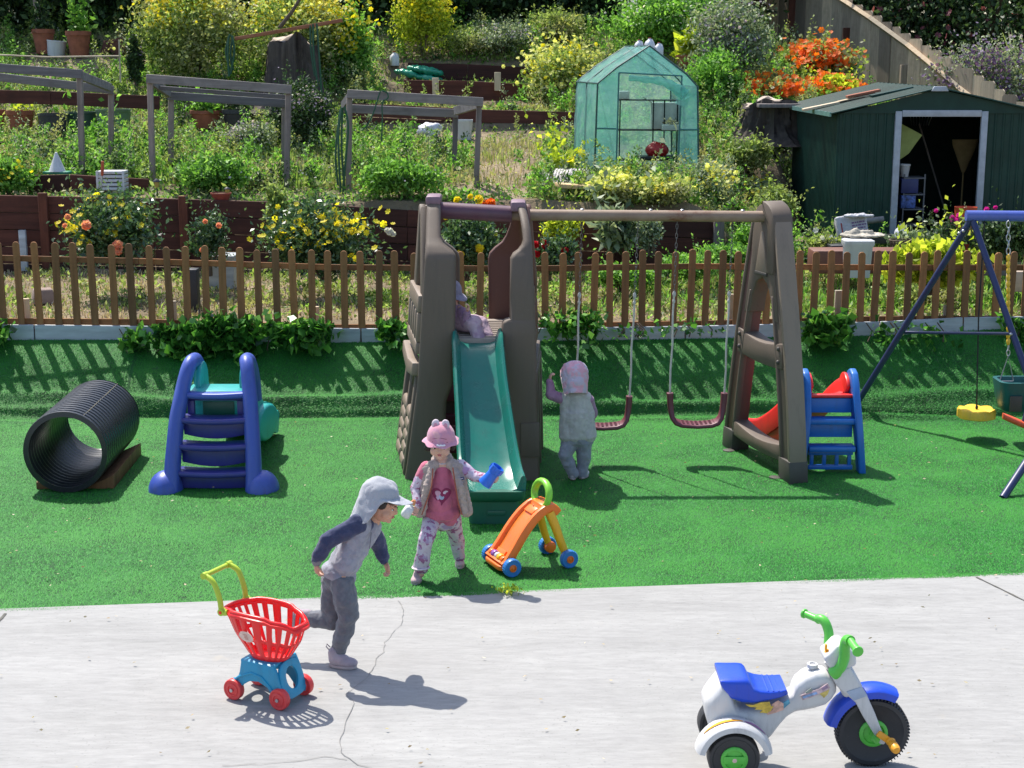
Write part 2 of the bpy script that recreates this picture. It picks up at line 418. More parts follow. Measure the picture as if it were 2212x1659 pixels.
# ------------------------------------------------------------ concrete and artificial lawn
E0, E1 = G(0, 1323), G(2212, 1245)
esl = (E1.y - E0.y)/(E1.x - E0.x)
def edge_y(x): return E0.y + esl*(x - E0.x) + 0.010*np.sin(np.asarray(x)*3.1) + 0.006*np.sin(np.asarray(x)*11.0+1)
def eline(x): return E0.y + esl*(x - E0.x)
mb = MB(); mb.add([(-9, -6, 0.012), (9, -6, 0.012), (9, eline(9)+0.03, 0.012), (-9, eline(-9)+0.03, 0.012), (-9,-6,-0.1),(9,-6,-0.1),(9,eline(9)+0.03,-0.1),(-9,eline(-9)+0.03,-0.1)],
       [(0,1,2,3),(4,7,6,5),(0,4,5,1),(1,5,6,2),(2,6,7,3),(3,7,4,0)])
patio = mb.build('concrete_patio', M_conc, smooth=0, kind='structure')
def strip(pts, w, name, mat, parent, z=0.016, jit=0.006):
    P = []; 
    for i in range(len(pts)-1):
        a, b = pts[i], pts[i+1]; k = max(2, int((b-a).length/0.035))
        for j in range(k):
            q = a.lerp(b, j/k); P.append(Vector((q.x + rnd.uniform(-jit, jit), q.y + rnd.uniform(-jit, jit), z)))
    P.append(Vector((pts[-1].x, pts[-1].y, z))); mb = MB(); vs = []; fs = []
    for i, p in enumerate(P):
        t = (P[min(i+1, len(P)-1)] - P[max(i-1, 0)]).normalized(); s = Vector((-t.y, t.x, 0))*w*rnd.uniform(0.35, 0.75)
        vs += [p - s, p + s]
        if i: fs.append((2*i-2, 2*i-1, 2*i+1, 2*i))
    mb.add(vs, fs); return mb.build(name, mat, parent, smooth=0)
def pl(*uv): return [G(u, v, 0.012) for u, v in uv]
strip(pl((860,1297),(874,1318),(868,1345),(848,1370),(832,1388),(828,1410),(812,1424),(806,1448),(795,1462),(775,1478),(760,1490),(748,1500)), 0.0026, 'crack', M_crack, patio)
strip(pl((748,1500),(765,1520),(752,1545),(746,1575),(736,1600),(738,1625),(752,1640),(775,1652),(800,1659),(830,1675)), 0.0028, 'crack', M_crack, patio)
strip(pl((752,1641),(700,1636),(640,1645),(560,1652),(480,1655)), 0.0028, 'crack', M_crack, patio)
strip(pl((-60,1440),(-10,1352),(12,1326)), 0.012, 'joint', M_joint, patio, jit=0.001)
strip(pl((2108,1247),(2160,1272),(2212,1298),(2300,1342)), 0.010, 'joint', M_joint, patio, jit=0.001)

def toe(x): return 13.06 + 0.07*np.sin(x*0.9+0.5) - 0.05*sm(1.0, 5.0, x)*0 + np.where(x < -3.4, -0.06, 0.0)
def lawnz(x, y):
    x = np.asarray(x, float); y = np.asarray(y, float); t0 = toe(x)
    t = np.clip((y - t0)/(13.80 - t0), 0, 1)
    zt = np.interp(x, TX, TZ)
    z = 0.035*sm(0.0, 0.06, t) + (zt-0.035)*(0.93*t + 0.07*np.sin(t*np.pi/2))
    z = z + 0.018*np.sin(x*2.3+y*3)*np.sin(t*np.pi) + 0.02*np.sin(t*np.pi)
    # creases where the sheet of turf has slid and folded
    for dy, amp, ph, wd in ((0.00, 0.05, 0.0, 0.05), (0.15, 0.045, 1.7, 0.045), (-0.13, 0.028, 3.1, 0.04)):
        yc = t0 + dy + 0.05*np.sin(x*1.3 + ph) + 0.02*np.sin(x*3.3+ph)
        a = amp*(0.45 + 0.55*np.sin(x*0.8 + ph*2))
        z = z + np.maximum(a, 0.004)*np.exp(-((y-yc)/wd)**2)
    z = z + 0.004*np.sin(x*2.1)*np.sin(y*2.7) + 0.003*np.sin(y*9+x)*(t <= 0)
    return z + 0.004
TX = np.array([D(u, v, 13.8).x for u, v in ((-80,733),(300,735),(700,742),(1110,738),(1500,733),(1900,728),(2100,716),(2300,708))])
TZ = np.array([D(u, v, 13.8).z for u, v in ((-80,736),(300,737),(700,742),(1110,739),(1500,734),(1900,727),(2100,716),(2300,706))])
def lawn():
    xs = np.linspace(-6.4, 6.4, 330); ts = np.concatenate([np.linspace(0, 0.8, 60), np.linspace(0.805, 1, 70)])
    X, Tt = np.meshgrid(xs, ts); y0 = edge_y(X); Y = y0 + (13.815 - y0)*Tt; Z = lawnz(X, Y)
    Z[0, :] = -0.03
    V = np.stack([X, Y, Z], -1).reshape(-1, 3); nx = len(xs)
    i, j = np.meshgrid(np.arange(len(ts)-1), np.arange(nx-1), indexing='ij'); a = (i*nx + j).ravel()
    base = npmesh('artificial_lawn', V, np.stack([a, a+1, a+nx+1, a+nx], 1), M_turfbase, smooth=True, kind='structure')
    # tufts
    N = 600000
    y = 7.7 + (13.8-7.7)*rng.uniform(0, 1, N)**1.0; x = rng.uniform(-1, 1, N)*(0.345*y + 0.35)
    keep = y > edge_y(x) - 0.012; x, y = x[keep], y[keep]
    extra_x = rng.uniform(-3.2, 3.2, 26000); extra_y = edge_y(extra_x) + rng.uniform(-0.02, 0.03, 26000)
    nb = 90000; by = rng.uniform(12.9, 13.82, nb); bx = rng.uniform(-1, 1, nb)*5.1
    x = np.concatenate([x, extra_x, bx]); y = np.concatenate([y, extra_y, by])
    z = lawnz(x, y); e = 0.02
    gx = (lawnz(x+e, y) - lawnz(x-e, y))/(2*e); gy = (lawnz(x, y+e) - lawnz(x, y-e))/(2*e)
    nrm = np.stack([-gx, -gy, np.zeros_like(gx)], 1)
    P = np.stack([x, y, z - 0.002], 1)
    V, F = pile(P, 0.021, 0.0072, (0.15, 1.0), nrm=nrm + np.array([[0, 0, 1.0]]))
    npmesh('artificial_grass_blades', V, F, M_turf, kind='stuff')
lawn()

# ------------------------------------------------------------ picket fence
FY = 13.86
f_top = lambda u: np.interp(u, [-40,80,440,740,1180,1500,1860,2260], [523,525,536,546,549,543,545.6,546])
f_bot = lambda u: np.interp(u, [-40,160,440,700,1110,1400,1500,1860,2260], [699,700,702,713,711,706,705,695,694])
fence = thing('picket_fence', 'low brown wooden picket fence running along the top of the turf bank', 'fence', (0, FY, 0.5))
def picket_mesh():
    poly = [(-0.032,0),(0.032,0),(0.032,0.965),(0.025,0.985),(0.012,1.0),(-0.012,1.0),(-0.025,0.985),(-0.032,0.965)]
    mb = MB(); mb.prism(poly, 0.018, Matrix(((1,0,0,0),(0,0,-1,0.009),(0,1,0,0),(0,0,0,1))))
    o = mb.build('picket', M_picket, None, bevel=0.003, seg=1); return o
pk = picket_mesh(); pkm = pk.data; first = True
PU = [2,40,80,121,161,201,243,283,325,365,402,442,480,519,557,596,634,673,708,744,781,817,855,891,926,962,998,1035,1072,1108,1144,1179,1214,1251,1283,1319,1351,1388,1421,1455,1492,1525,1559,1592,1624,1658,1693,1728,1760,1797,1829,1861,1892,1926,1963,1993,2025,2058,2087,2119,2154,2184,2218,2252]
PU = [-38, -76] + PU
for u in PU:
    vb, vt = float(f_bot(u)), float(f_top(u)); b = D(u, vb, FY-0.03); t = D(u, vt, FY-0.03)
    o = pk if first else link('picket', pkm, None); first = False
    o.parent = fence; hgt = t.z - b.z; k = D(u, (vb+vt)/2, FY-0.03).x
    o.location = (k + rnd.uniform(-0.004, 0.004), rnd.uniform(-0.004,0.004)-0.012, b.z - 0.5 - 0.02); o.scale = (rnd.uniform(0.95,1.05), 1, hgt + 0.03 + rnd.uniform(-0.012, 0.012))
    o.rotation_euler = (rnd.uniform(-0.01,0.01), rnd.uniform(-0.022, 0.022), rnd.uniform(-0.05,0.05))
def rail(us, vf, h, dy, name='rail'):
    for i in range(len(us)-1):
        a = D(us[i], vf(us[i]), FY); b = D(us[i+1], vf(us[i+1]), FY)
        mb = MB(); a = Vector((a.x, dy, a.z-0.5)); b = Vector((b.x - 0.006, dy, b.z-0.5)); mb.beam(a, b, 0.022, h)
        # beam's first size runs across, second along 'up': swap so that the rail is tall
        mb = MB(); mb.box((0,0,(b-a).length/2), (0.020, h, (b-a).length), frame_from(a, b, Vector((0,1,0))) @ rotz(R(90)))
        mb.build(name, M_rail, fence, bevel=0.002, seg=1)
cuts = [-90, 300, 708, 1108, 1500, 1900, 2270]
rail(cuts, lambda u: float(f_top(u)) + 33, 0.052, 0.022)
rail(cuts, lambda u: float(f_bot(u)) - 5, 0.054, 0.022)
# white kick boards under the fence
wb = [(-90,718,16),(75,719,16),(780,727,13),(1108,727,13),(1480,722,14),(1900,712,14),(2080,703,12),(2290,700,12)]
desc = ['leftmost, cut off', 'long one behind the black tunnel', 'short one left of brown tower', 'behind the brown climbing tower', 'behind the hanging swing seats', 'right of the brown swing frame', 'rightmost, behind the blue swing legs']
for i in range(len(wb)-1):
    a, b = D(wb[i][0], wb[i][1], 13.835), D(wb[i+1][0], wb[i+1][1], 13.835); a.x += 0.006; b.x -= 0.006
    mb = MB(); L = (b-a).length; mb.box((0,0,L/2), (0.026, 0.15, L), frame_from(a, b, Vector((0,1,0))) @ rotz(R(90)))
    o = mb.build('edging_board', M_white, bevel=0.003, seg=1)
    tag(o, 'white edging board under picket fence, ' + desc[i], 'board', 'white edging boards under the fence')
# pale stakes behind the fence
for u, v0, v1, d in ((57,696,645,'leftmost, thick and white'),(375,690,650,'half hidden by ivy'),(683,690,662,'short one right of the ivy clump'),(1577,700,635,'behind the right swing rope, pale top'),(1810,692,627,'tallest, right of the brown swing frame'),(2043,695,660,'small one below the yellow leaves')):
    a, b = D(u, v0, 13.95), D(u, v1, 13.95); mb = MB(); mb.box((a.x, a.y, (a.z+b.z)/2-0.03), (0.055 if u not in (57,1810) else 0.075, 0.04, b.z-a.z+0.06))
    tag(mb.build('wooden_stake', M_pale, bevel=0.003, seg=1), 'pale wooden stake behind the picket fence, ' + d, 'stake', 'pale stakes behind the fence')

# ------------------------------------------------------------ retaining walls of red-brown boards
def plank_wall(name, label, line, rows, rowh, posts, Y, group='red-brown retaining walls', gap=0.008, th=0.04, gaps=()):
    """line: (u, v of the top edge) points at distance Y"""
    P = [D(u, v, Y) for u, v in line]; t = thing(name, label, 'retaining wall', (P[0].x, Y, P[0].z - rows*rowh), 0, group)
    org = Vector(t.location)
    for i in range(len(P)-1):
        for r in range(rows):
            a = P[i] - org - Vector((0,0,rowh*(r+0.5))); b = P[i+1] - org - Vector((0.004,0,rowh*(r+0.5)))
            L = (b-a).length; mb = MB(); j = rnd.uniform(-0.006, 0.006); a.y += j; b.y += j + rnd.uniform(-0.004,0.004)
            mb.box((0,0,L/2), (th, rowh-gap, L), frame_from(a, b, Vector((0,1,0))) @ rotz(R(90)))
            mb.build('plank', M_red, t, bevel=0.004, seg=1)
    for u in posts:
        vv = np.interp(u, [q[0] for q in line], [q[1] for q in line]); a = D(u, float(vv), Y - 0.06) - org
        mb = MB(); mb.box((a.x, a.y, a.z/2 + 0.01), (0.095, 0.06, a.z + 0.04)); mb.build('post', M_redpost, t, bevel=0.004, seg=1)
    return t
plank_wall('retaining_wall', 'long red-brown board retaining wall behind the rose beds and picket fence', [(-90,419),(330,427),(640,437),(880,453),(1110,462),(1330,470),(1545,479)], 5, 0.19, [92, 395, 690, 1010, 1352], WY)
mb = MB(); a = D(1553, 478, 16.93); mb.box((a.x, a.y, a.z-0.25), (0.11, 0.09, 0.6)); 
tag(mb.build('grey_post', M_greyv, bevel=0.004, seg=1), 'grey end post standing at the right end of the long red-brown wall', 'post')
plank_wall('terrace_wall', 'upper red-brown terrace board wall with the green sacks on it', [(880,135),(1010,138),(1165,146)], 1, 0.36, [], 25.2)
plank_wall('terrace_wall', 'middle dark red-brown terrace wall with two short pale posts', [(872,172),(1010,174),(1165,183)], 1, 0.34, [], 24.3)
plank_wall('terrace_wall', 'lower red-brown terrace wall just behind the right grey frame', [(760,222),(900,228),(1040,236),(1260,242)], 2, 0.19, [], 22.3)
plank_wall('terrace_wall', 'low dark red-brown terrace board behind the left grey frame', [(-60,192),(110,196),(345,207)], 1, 0.19, [], 21.5)
plank_wall('planter_board', 'short red-brown board wall behind the pointed white cone', [(60,378),(150,376),(320,386)], 1, 0.30, [], 17.6)
for u, v0, v1, Y, d in ((941,205,168,24.2,'left of the two on the middle terrace wall'),(1075,196,156,24.2,'right of the two on the middle terrace wall')):
    a, b = D(u, v0, Y), D(u, v1, Y); mb = MB(); mb.box((a.x, a.y, (a.z+b.z)/2), (0.10, 0.06, b.z-a.z))
    tag(mb.build('short_post', M_pale, bevel=0.004, seg=1), 'short pale post ' + d, 'post', 'short terrace posts')
# ------------------------------------------------------------ plastics
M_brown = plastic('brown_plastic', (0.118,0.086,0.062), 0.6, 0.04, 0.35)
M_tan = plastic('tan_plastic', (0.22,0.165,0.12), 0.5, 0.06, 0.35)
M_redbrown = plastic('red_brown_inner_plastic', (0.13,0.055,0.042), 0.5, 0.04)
M_maroon = plastic('maroon_plastic', (0.13,0.022,0.035), 0.42, 0.08)
M_purple = plastic('faded_purple_plastic', (0.10,0.035,0.06), 0.42, 0.10)
M_lilac = plastic('faded_lilac_cap', (0.20,0.115,0.15), 0.5, 0.1)
M_teal = plastic('green_slide_plastic', (0.008,0.16,0.12), 0.22, 0.06, 0.1)
M_tealdk = plastic('shaded_green_plastic', (0.008,0.10,0.065), 0.4, 0.05)  # darker slide green, shade below the exit is put into the colour
M_deck = plastic('deck_plastic', (0.30,0.25,0.21), 0.6, 0.1, 0.6)
M_boot = plastic('dark_boot_plastic', (0.055,0.048,0.040), 0.55, 0.06)
M_blue = plastic('periwinkle_plastic', (0.045,0.088,0.40), 0.36, 0.06, 0.12)
M_bluedk = plastic('shaded_blue_plastic', (0.032,0.034,0.22), 0.33, 0.06, 0.12)  # ladder blue with the shade on steps and risers put into it
M_turq = plastic('turquoise_plastic', (0.015,0.36,0.34), 0.34, 0.08)
M_red = M_red
M_redp = plastic('bright_red_plastic', (0.75,0.022,0.022), 0.34, 0.03)
M_lblue = plastic('bright_blue_plastic', (0.012,0.14,0.50), 0.34, 0.05)
M_black = plastic('black_corrugated_plastic', (0.022,0.023,0.026), 0.27, 0.04)
M_steel = plain('galvanised_steel', (0.45,0.46,0.48), 0.35, metal=0.9, bstr=0.1)
M_dsteel = plain('dull_chain_steel', (0.16,0.155,0.15), 0.5, metal=0.6, bstr=0.1)
M_rope = plain('pale_rope', (0.55,0.53,0.48), 0.85, bscale=300, bstr=0.8)
def rusty():
    m, n, p = new_mat('rusting_tan_pipe'); co = coords(n, (0.5,1,1))
    f = noise(n, co, 5.0, 8, 0.75)
    n.links.new(ramp(n, f, [(0.28,0.20,0.14),(0.23,0.15,0.10),(0.14,0.045,0.02)], [0.4,0.55,0.66]), p.inputs['Base Color'])
    p.inputs['Roughness'].default_value = 0.6; bump(n, p, f, 0.3, 0.003); return m
M_rust = rusty()

def rr(x0, x1, y0, y1, r=0.02, k=3):
    r = min(r, abs(x1-x0)*0.45, abs(y1-y0)*0.45); pts = []
    for cx, cy, a0 in ((x1-r,y1-r,0),(x0+r,y1-r,90),(x0+r,y0+r,180),(x1-r,y0+r,270)):
        for j in range(k+1):
            a = R(a0 + 90*j/k); pts.append((cx + r*math.cos(a), cy + r*math.sin(a)))
    return pts
def level_loft(levels, depth, r=0.025, org=Vector((0,0,0)), dens=1):
    """upright piece seen between two edges: (v, u_left, u_right, Y[, depth])"""
    rings = []
    for L in levels:
        v, ul, ur, Y = L[:4]; d = L[4] if len(L) > 4 else depth
        a, b = D(ul, v, Y), D(ur, v, Y)
        rings.append([Vector((x, y, a.z)) - org for x, y in rr(a.x, b.x, Y, Y+d, r)])
    mb = MB(); mb.ring(rings); return mb
def chain_mb(p0, p1, link=0.05, r=0.005, w=0.013):
    p0, p1 = Vector(p0), Vector(p1); n = max(2, int((p1-p0).length/(link*0.78))); mb = MB()
    for i in range(n):
        a = p0.lerp(p1, i/n); b = p0.lerp(p1, (i+1)/n); d = (b-a).normalized()
        s = Vector((1,0,0)) if i % 2 == 0 else Vector((0,1,0)); c = (a+b)/2; h = link/2
        pts = [c + d*h*math.sin(t)*1.0 + s*w*math.cos(t) for t in [2*math.pi*k/8 for k in range(8)]]
        mb.tube(pts, r, 5, closed=True)
    return mb

# ------------------------------------------------------------ climbing tower with slide and swing beam
ORG = Vector((-0.30, 11.4, 0.0))
ps = thing('climbing_tower', 'tall brown plastic climbing tower with a green slide and a swing beam on its right', 'play tower', ORG)
BR = dict(parent=ps)
def part(mb, name, mat, **k): return mb.build(name, mat, ps, **k)
lf = [(434,924,948,11.44,0.12),(440,922,950,11.40,0.12),(455,921,951,11.34,0.12),(511,919,951,11.20,0.14),(525,919,956,11.15,0.14),(535,918,966,11.12,0.14),(544,918,977,11.10),(553,917,983,11.08),(565,917,984,11.07),(640,912,984,11.05),(728,907,982,11.03),(829,901,979,11.03),(846,899,972,11.03),(870,896,963,11.03),(1000,879,958,11.03),(1040,873,957,11.03)]
part(level_loft(lf, 0.13, 0.03, ORG), 'front_leg', M_brown, smooth=50)
rt = [(440,1116,1126,11.44,0.12),(450,1118,1136,11.38,0.12),(470,1123,1141,11.30,0.12),(495,1127,1146,11.2,0.14),(520,1130,1149,11.15,0.14),(532,1126,1150,11.12,0.14),(542,1118,1150,11.11),(549,1108,1151,11.1),(560,1102,1151,11.08),(640,1101,1154,11.05),(690,1101,1156,11.04),(693,1090,1156,11.04),(700,1084,1157,11.03),(728,1082,1158,11.03),(900,1086,1161,11.03),(1040,1096,1165,11.03)]
part(level_loft(rt, 0.13, 0.03, ORG), 'front_leg', M_brown, smooth=50)
rr_ = [(445,1112,1124,11.62,0.10),(490,1101,1127,11.82),(510,1093,1128,11.88),(524,1084,1130,11.92),(536,1068,1132,11.95),(548,1057,1134,11.97),(560,1054,1135,11.98),(720,1056,1136,12.0),(850,1060,1138,12.02),(972,1062,1140,12.04)]
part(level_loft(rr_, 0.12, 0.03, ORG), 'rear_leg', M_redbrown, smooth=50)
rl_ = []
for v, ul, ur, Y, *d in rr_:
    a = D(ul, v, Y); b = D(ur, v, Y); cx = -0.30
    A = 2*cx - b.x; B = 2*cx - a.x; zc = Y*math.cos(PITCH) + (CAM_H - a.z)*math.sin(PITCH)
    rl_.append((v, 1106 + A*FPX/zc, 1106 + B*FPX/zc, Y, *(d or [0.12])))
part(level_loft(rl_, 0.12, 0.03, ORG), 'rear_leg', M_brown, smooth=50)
# side walls follow the splay of the legs
za = D(919, 511, 11.2).z; XL = lambda z: np.interp(z, [0, 0.6, 1.05, 1.5, 1.95], [D(873,1040,11.03).x, D(898,850,11.03).x, D(907,728,11.03).x, D(914,600,11.03).x, D(921,455,11.3).x])
XR = lambda z: np.interp(z, [0, 1.0, 1.5, 1.95], [D(1164,1040,11.03).x, D(1158,728,11.03).x, D(1152,600,11.03).x, D(1141,470,11.3).x])
def side(pieces, name, mat, s, thick=0.07, off=0.0, bevel=0.012, splay=0.14, **k):
    mb = MB()
    for poly in pieces:
        mb.prism(poly, thick, Matrix(((0,0,1,0),(1,0,0,0),(0,1,0,0),(0,0,0,1))))
    out = []
    for x, y, z in mb.v:
        if s < 0: X = float(XL(z)) - (y-11.03)*splay - off + x
        else: X = float(XR(z)) + (y-11.03)*splay*0.4 + off - x
        out.append((X - ORG.x, y - ORG.y, z))
    mb.v = out; return mb.build(name, mat, ps, bevel=bevel, seg=2, **k)
z_ = lambda v, Y=11.5: D(1000, v, Y).z
def rect(y0, y1, z0, z1): return [(y0,z0),(y1,z0),(y1,z1),(y0,z1)]
for s in (-1, 1):
    zt, zb = 1.34, 0.98
    # arms of the side frame closing on the cap
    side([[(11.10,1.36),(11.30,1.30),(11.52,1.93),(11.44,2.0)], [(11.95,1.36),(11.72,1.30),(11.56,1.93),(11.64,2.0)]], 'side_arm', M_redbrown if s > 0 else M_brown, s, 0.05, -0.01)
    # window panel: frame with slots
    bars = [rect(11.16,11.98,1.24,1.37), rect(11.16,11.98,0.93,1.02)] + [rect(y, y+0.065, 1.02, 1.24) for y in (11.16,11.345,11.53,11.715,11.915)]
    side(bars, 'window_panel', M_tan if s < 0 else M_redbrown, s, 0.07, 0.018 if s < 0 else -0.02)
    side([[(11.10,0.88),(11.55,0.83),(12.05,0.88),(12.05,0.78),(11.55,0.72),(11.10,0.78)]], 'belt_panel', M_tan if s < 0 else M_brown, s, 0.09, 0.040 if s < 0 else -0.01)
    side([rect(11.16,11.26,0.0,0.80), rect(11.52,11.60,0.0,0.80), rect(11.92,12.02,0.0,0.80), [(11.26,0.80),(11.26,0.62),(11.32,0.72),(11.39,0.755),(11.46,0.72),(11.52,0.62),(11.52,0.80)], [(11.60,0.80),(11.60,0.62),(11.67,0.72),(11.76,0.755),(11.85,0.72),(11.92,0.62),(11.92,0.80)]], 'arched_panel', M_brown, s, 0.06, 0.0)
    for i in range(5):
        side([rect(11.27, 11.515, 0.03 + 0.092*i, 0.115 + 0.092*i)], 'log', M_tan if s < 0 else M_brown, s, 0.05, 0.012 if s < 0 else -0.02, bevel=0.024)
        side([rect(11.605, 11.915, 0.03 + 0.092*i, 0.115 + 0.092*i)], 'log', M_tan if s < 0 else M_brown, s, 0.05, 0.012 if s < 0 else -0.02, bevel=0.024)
# caps and bars
def box_uv(name, mat, u0, u1, v0, v1, Y, dep, bevel=0.01):
    a, b = D(u0, v0, Y), D(u1, v1, Y); mb = MB(); mb.box(((a.x+b.x)/2 - ORG.x, Y + dep/2 - ORG.y, (a.z+b.z)/2), (abs(b.x-a.x), dep, abs(a.z-b.z))); return mb.build(name, mat, ps, bevel=bevel, seg=2)
box_uv('cap', M_lilac, 919, 952, 424, 444, 11.40, 0.26, 0.018)
box_uv('cap', M_lilac, 1103, 1136, 436, 458, 11.40, 0.26, 0.018)
a, b = D(948, 454, 11.52), D(1106, 463, 11.52); mb = MB(); mb.tube([a-ORG, b-ORG], 0.062, 18); part(mb, 'crossbar', M_purple)
a, b = D(1104, 464, 11.52), D(1672, 468, 11.52); mb = MB(); mb.tube([a-ORG, a.lerp(b,0.5)-ORG, b-ORG], 0.042, 16); part(mb, 'swing_beam', M_rust)
for t in (0.27, 0.53, 0.65, 0.88):
    q = a.lerp(b, t) - ORG; mb = MB(); mb.lathe([(0.012,0),(0.014,0.008),(0.006,0.014)], 8, T(q.x, q.y, q.z+0.038)); part(mb, 'bolt', M_steel)
mb = MB(); mb.box((0.0, 0.12, 1.03), (0.74, 0.86, 0.07)); dk = part(mb, 'deck', M_deck, bevel=0.01)
mb = MB()
for k in range(9): mb.box((0.0, -0.26 + k*0.085, 1.069), (0.70, 0.02, 0.008))
part(mb, 'deck_ridges', M_deck, kind='stuff')
for i, z in enumerate((0.22, 0.47, 0.72, 0.93)):
    mb = MB(); mb.box((0.02, 0.62 - i*0.06, z), (0.66, 0.10, 0.13)); part(mb, 'ladder_step', M_maroon, bevel=0.015)
mb = MB(); mb.box((0.02, 0.10, 0.20), (0.62, 0.05, 0.22)); part(mb, 'inner_panel', M_maroon, bevel=0.015)
# the slide
def sweep(path, prof, org=ORG):
    """path: (x, y, z, half width); prof: (side -1..1, extra out, height)"""
    P = [Vector(p[:3]) for p in path]; rings = []
    for i, p in enumerate(P):
        t = (P[min(i+1,len(P)-1)] - P[max(i-1,0)]).normalized(); side_ = Vector((0,0,1)).cross(t).normalized()*-1
        side_ = Vector((1, 0, 0)) if abs(t.x) < 1e-6 else side_
        if side_.x < 0: side_ = -side_
        nn = side_.cross(t); 
        if nn.z < 0: nn = -nn
        w = path[i][3]; rings.append([p - org + side_*(sgn*w + out) + nn*h for sgn, out, h in prof])
    mb = MB(); mb.ring(rings); return mb
def chute(hs=0.09, th=0.05, rim=0.035):
    top = [(1,-0.055,0.0),(1,-0.02,0.012),(1,0.0,hs*0.75),(1,0.008,hs),(1,0.02,hs+0.012),(1,rim,hs+0.008),(1,rim+0.01,hs-0.015),(1,rim,-th)]
    left = [(-s, -o, h) for s, o, h in reversed(top)]
    return left + [(-0.4,0,-0.002),(0.4,0,-0.002)] + top
def smooth_path(keys, n=26):
    ks = np.array(keys, float); t = np.linspace(0, len(ks)-1, n); out = []
    from math import floor
    for q in t:
        i = min(int(floor(q)), len(ks)-2); f = q - i
        p0, p1, p2, p3 = ks[max(i-1,0)], ks[i], ks[i+1], ks[min(i+2,len(ks)-1)]
        out.append(tuple(0.5*((2*p1) + (-p0+p2)*f + (2*p0-5*p1+4*p2-p3)*f*f + (-p0+3*p1-3*p2+p3)*f**3)))
    return out
path = smooth_path([(-0.255,11.13,1.035,0.145),(-0.25,11.03,1.02,0.145),(-0.245,10.93,0.955,0.145),(-0.225,10.72,0.76,0.15),(-0.195,10.48,0.54,0.16),(-0.168,10.26,0.36,0.17),(-0.148,10.10,0.275,0.175),(-0.132,9.97,0.25,0.177),(-0.125,9.90,0.245,0.178)], 40)
part(sweep(path, chute()), 'slide', M_teal, smooth=50)
mb = MB(); e = path[-1]; mb.ring([[Vector((x-ORG.x, y-ORG.y, z)) for x, y in rr(e[0]-w, e[0]+w, y0, 10.12, 0.04, 4)] for z, w, y0 in ((0.0,0.165,9.93),(0.16,0.172,9.925),(0.175,0.20,9.90),(0.20,0.212,9.88),(0.245,0.214,9.875))])
part(mb, 'slide_base', M_tealdk, smooth=50, bevel=0)
mb = MB(); mb.box((e[0]-ORG.x+0.02, 9.925-ORG.y, 0.085), (0.12, 0.012, 0.035)); part(mb, 'molded_grip', M_tealdk, bevel=0.006)
mb = MB(); q = D(1145, 950, 11.03)-ORG; mb.box((q.x, q.y-0.004, q.z), (0.14, 0.02, 0.26)); part(mb, 'recessed_panel', M_brown, bevel=0.008)

# far swing frame shaped like an A
AF = thing('swing_frame', 'brown plastic A-shaped swing frame holding up the right end of the beam', 'swing frame', (1.875, 11.50, 0), R(16))
def yz(polys, x0, x1, name, mat, bevel=0.012, hole=None, **k):
    mb = MB()
    for poly in polys: mb.prism(poly, x1-x0, Matrix(((0,0,1,x0),(1,0,0,0),(0,1,0,0),(0,0,0,1))))
    return mb.build(name, mat, AF, bevel=bevel, seg=2, **k)
def leg_poly(s, z0, z1, wd0, wd1, yo0=0.61, n=8):
    # outer edge bows gently; returns closed strip
    zs = [lerp(z0, z1, i/n) for i in range(n+1)]
    yo = lambda z: s*(yo0 - 0.43*(z/1.95)**1.35)
    wd = lambda z: lerp(wd0, wd1, (z/1.95))
    return [(yo(z), z) for z in zs] + [(yo(z) - s*wd(z), z) for z in reversed(zs)]
for s in (-1, 1):
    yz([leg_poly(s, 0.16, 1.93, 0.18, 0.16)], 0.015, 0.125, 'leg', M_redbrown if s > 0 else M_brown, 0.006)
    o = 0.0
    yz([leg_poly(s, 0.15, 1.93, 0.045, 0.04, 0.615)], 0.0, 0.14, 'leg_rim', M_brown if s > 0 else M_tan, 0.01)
    inner = [(y, z) for y, z in leg_poly(s, 0.15, 1.34, 0.035, 0.03, 0.61-0.145)]
    yz([inner], -0.002, 0.05, 'leg_rim', M_brown, 0.01)
    yz([leg_poly(s, 0.0, 0.17, 0.19, 0.185, 0.616, 2)], -0.006, 0.145, 'boot', M_boot, 0.008)
    mb = MB(); mb.lathe([(0.05,0.004),(0.048,0.014),(0.02,0.02)], 14, T(-0.03, s*0.42, 0)); mb.build('foot_pad', M_boot, AF)
# head of the frame
arc = [(0.19*math.cos(R(a)), 1.86 + 0.15*math.sin(R(a))) for a in range(0, 181, 15)]
yz([arc + [(-0.20,1.60),(-0.30,1.15),(-0.20,1.16),(-0.165,1.30),(-0.10,1.41),(0,1.46),(0.10,1.41),(0.165,1.30),(0.20,1.16),(0.30,1.15),(0.20,1.60)]], 0.005, 0.135, 'head', M_brown, 0.012)
yz([[(-0.215,1.50)] + [(-0.205*math.cos(R(a)), 1.875 + 0.155*math.sin(R(a))) for a in range(0, 91, 15)] + [(0.0,2.03),(0.0,1.95),(-0.10,1.88),(-0.10,1.5)]], -0.012, 0.15, 'head_cover', M_brown, 0.014)
yz([[(-0.10,1.50),(0.10,1.50),(0.02,1.80),(-0.02,1.80)]], -0.006, 0.03, 'head_plate', M_tan, 0.006)
yz([[(-0.10,1.475),(0.10,1.475),(0.10,1.50),(-0.10,1.50)]], -0.009, 0.02, 'head_slot', M_boot, 0.004)
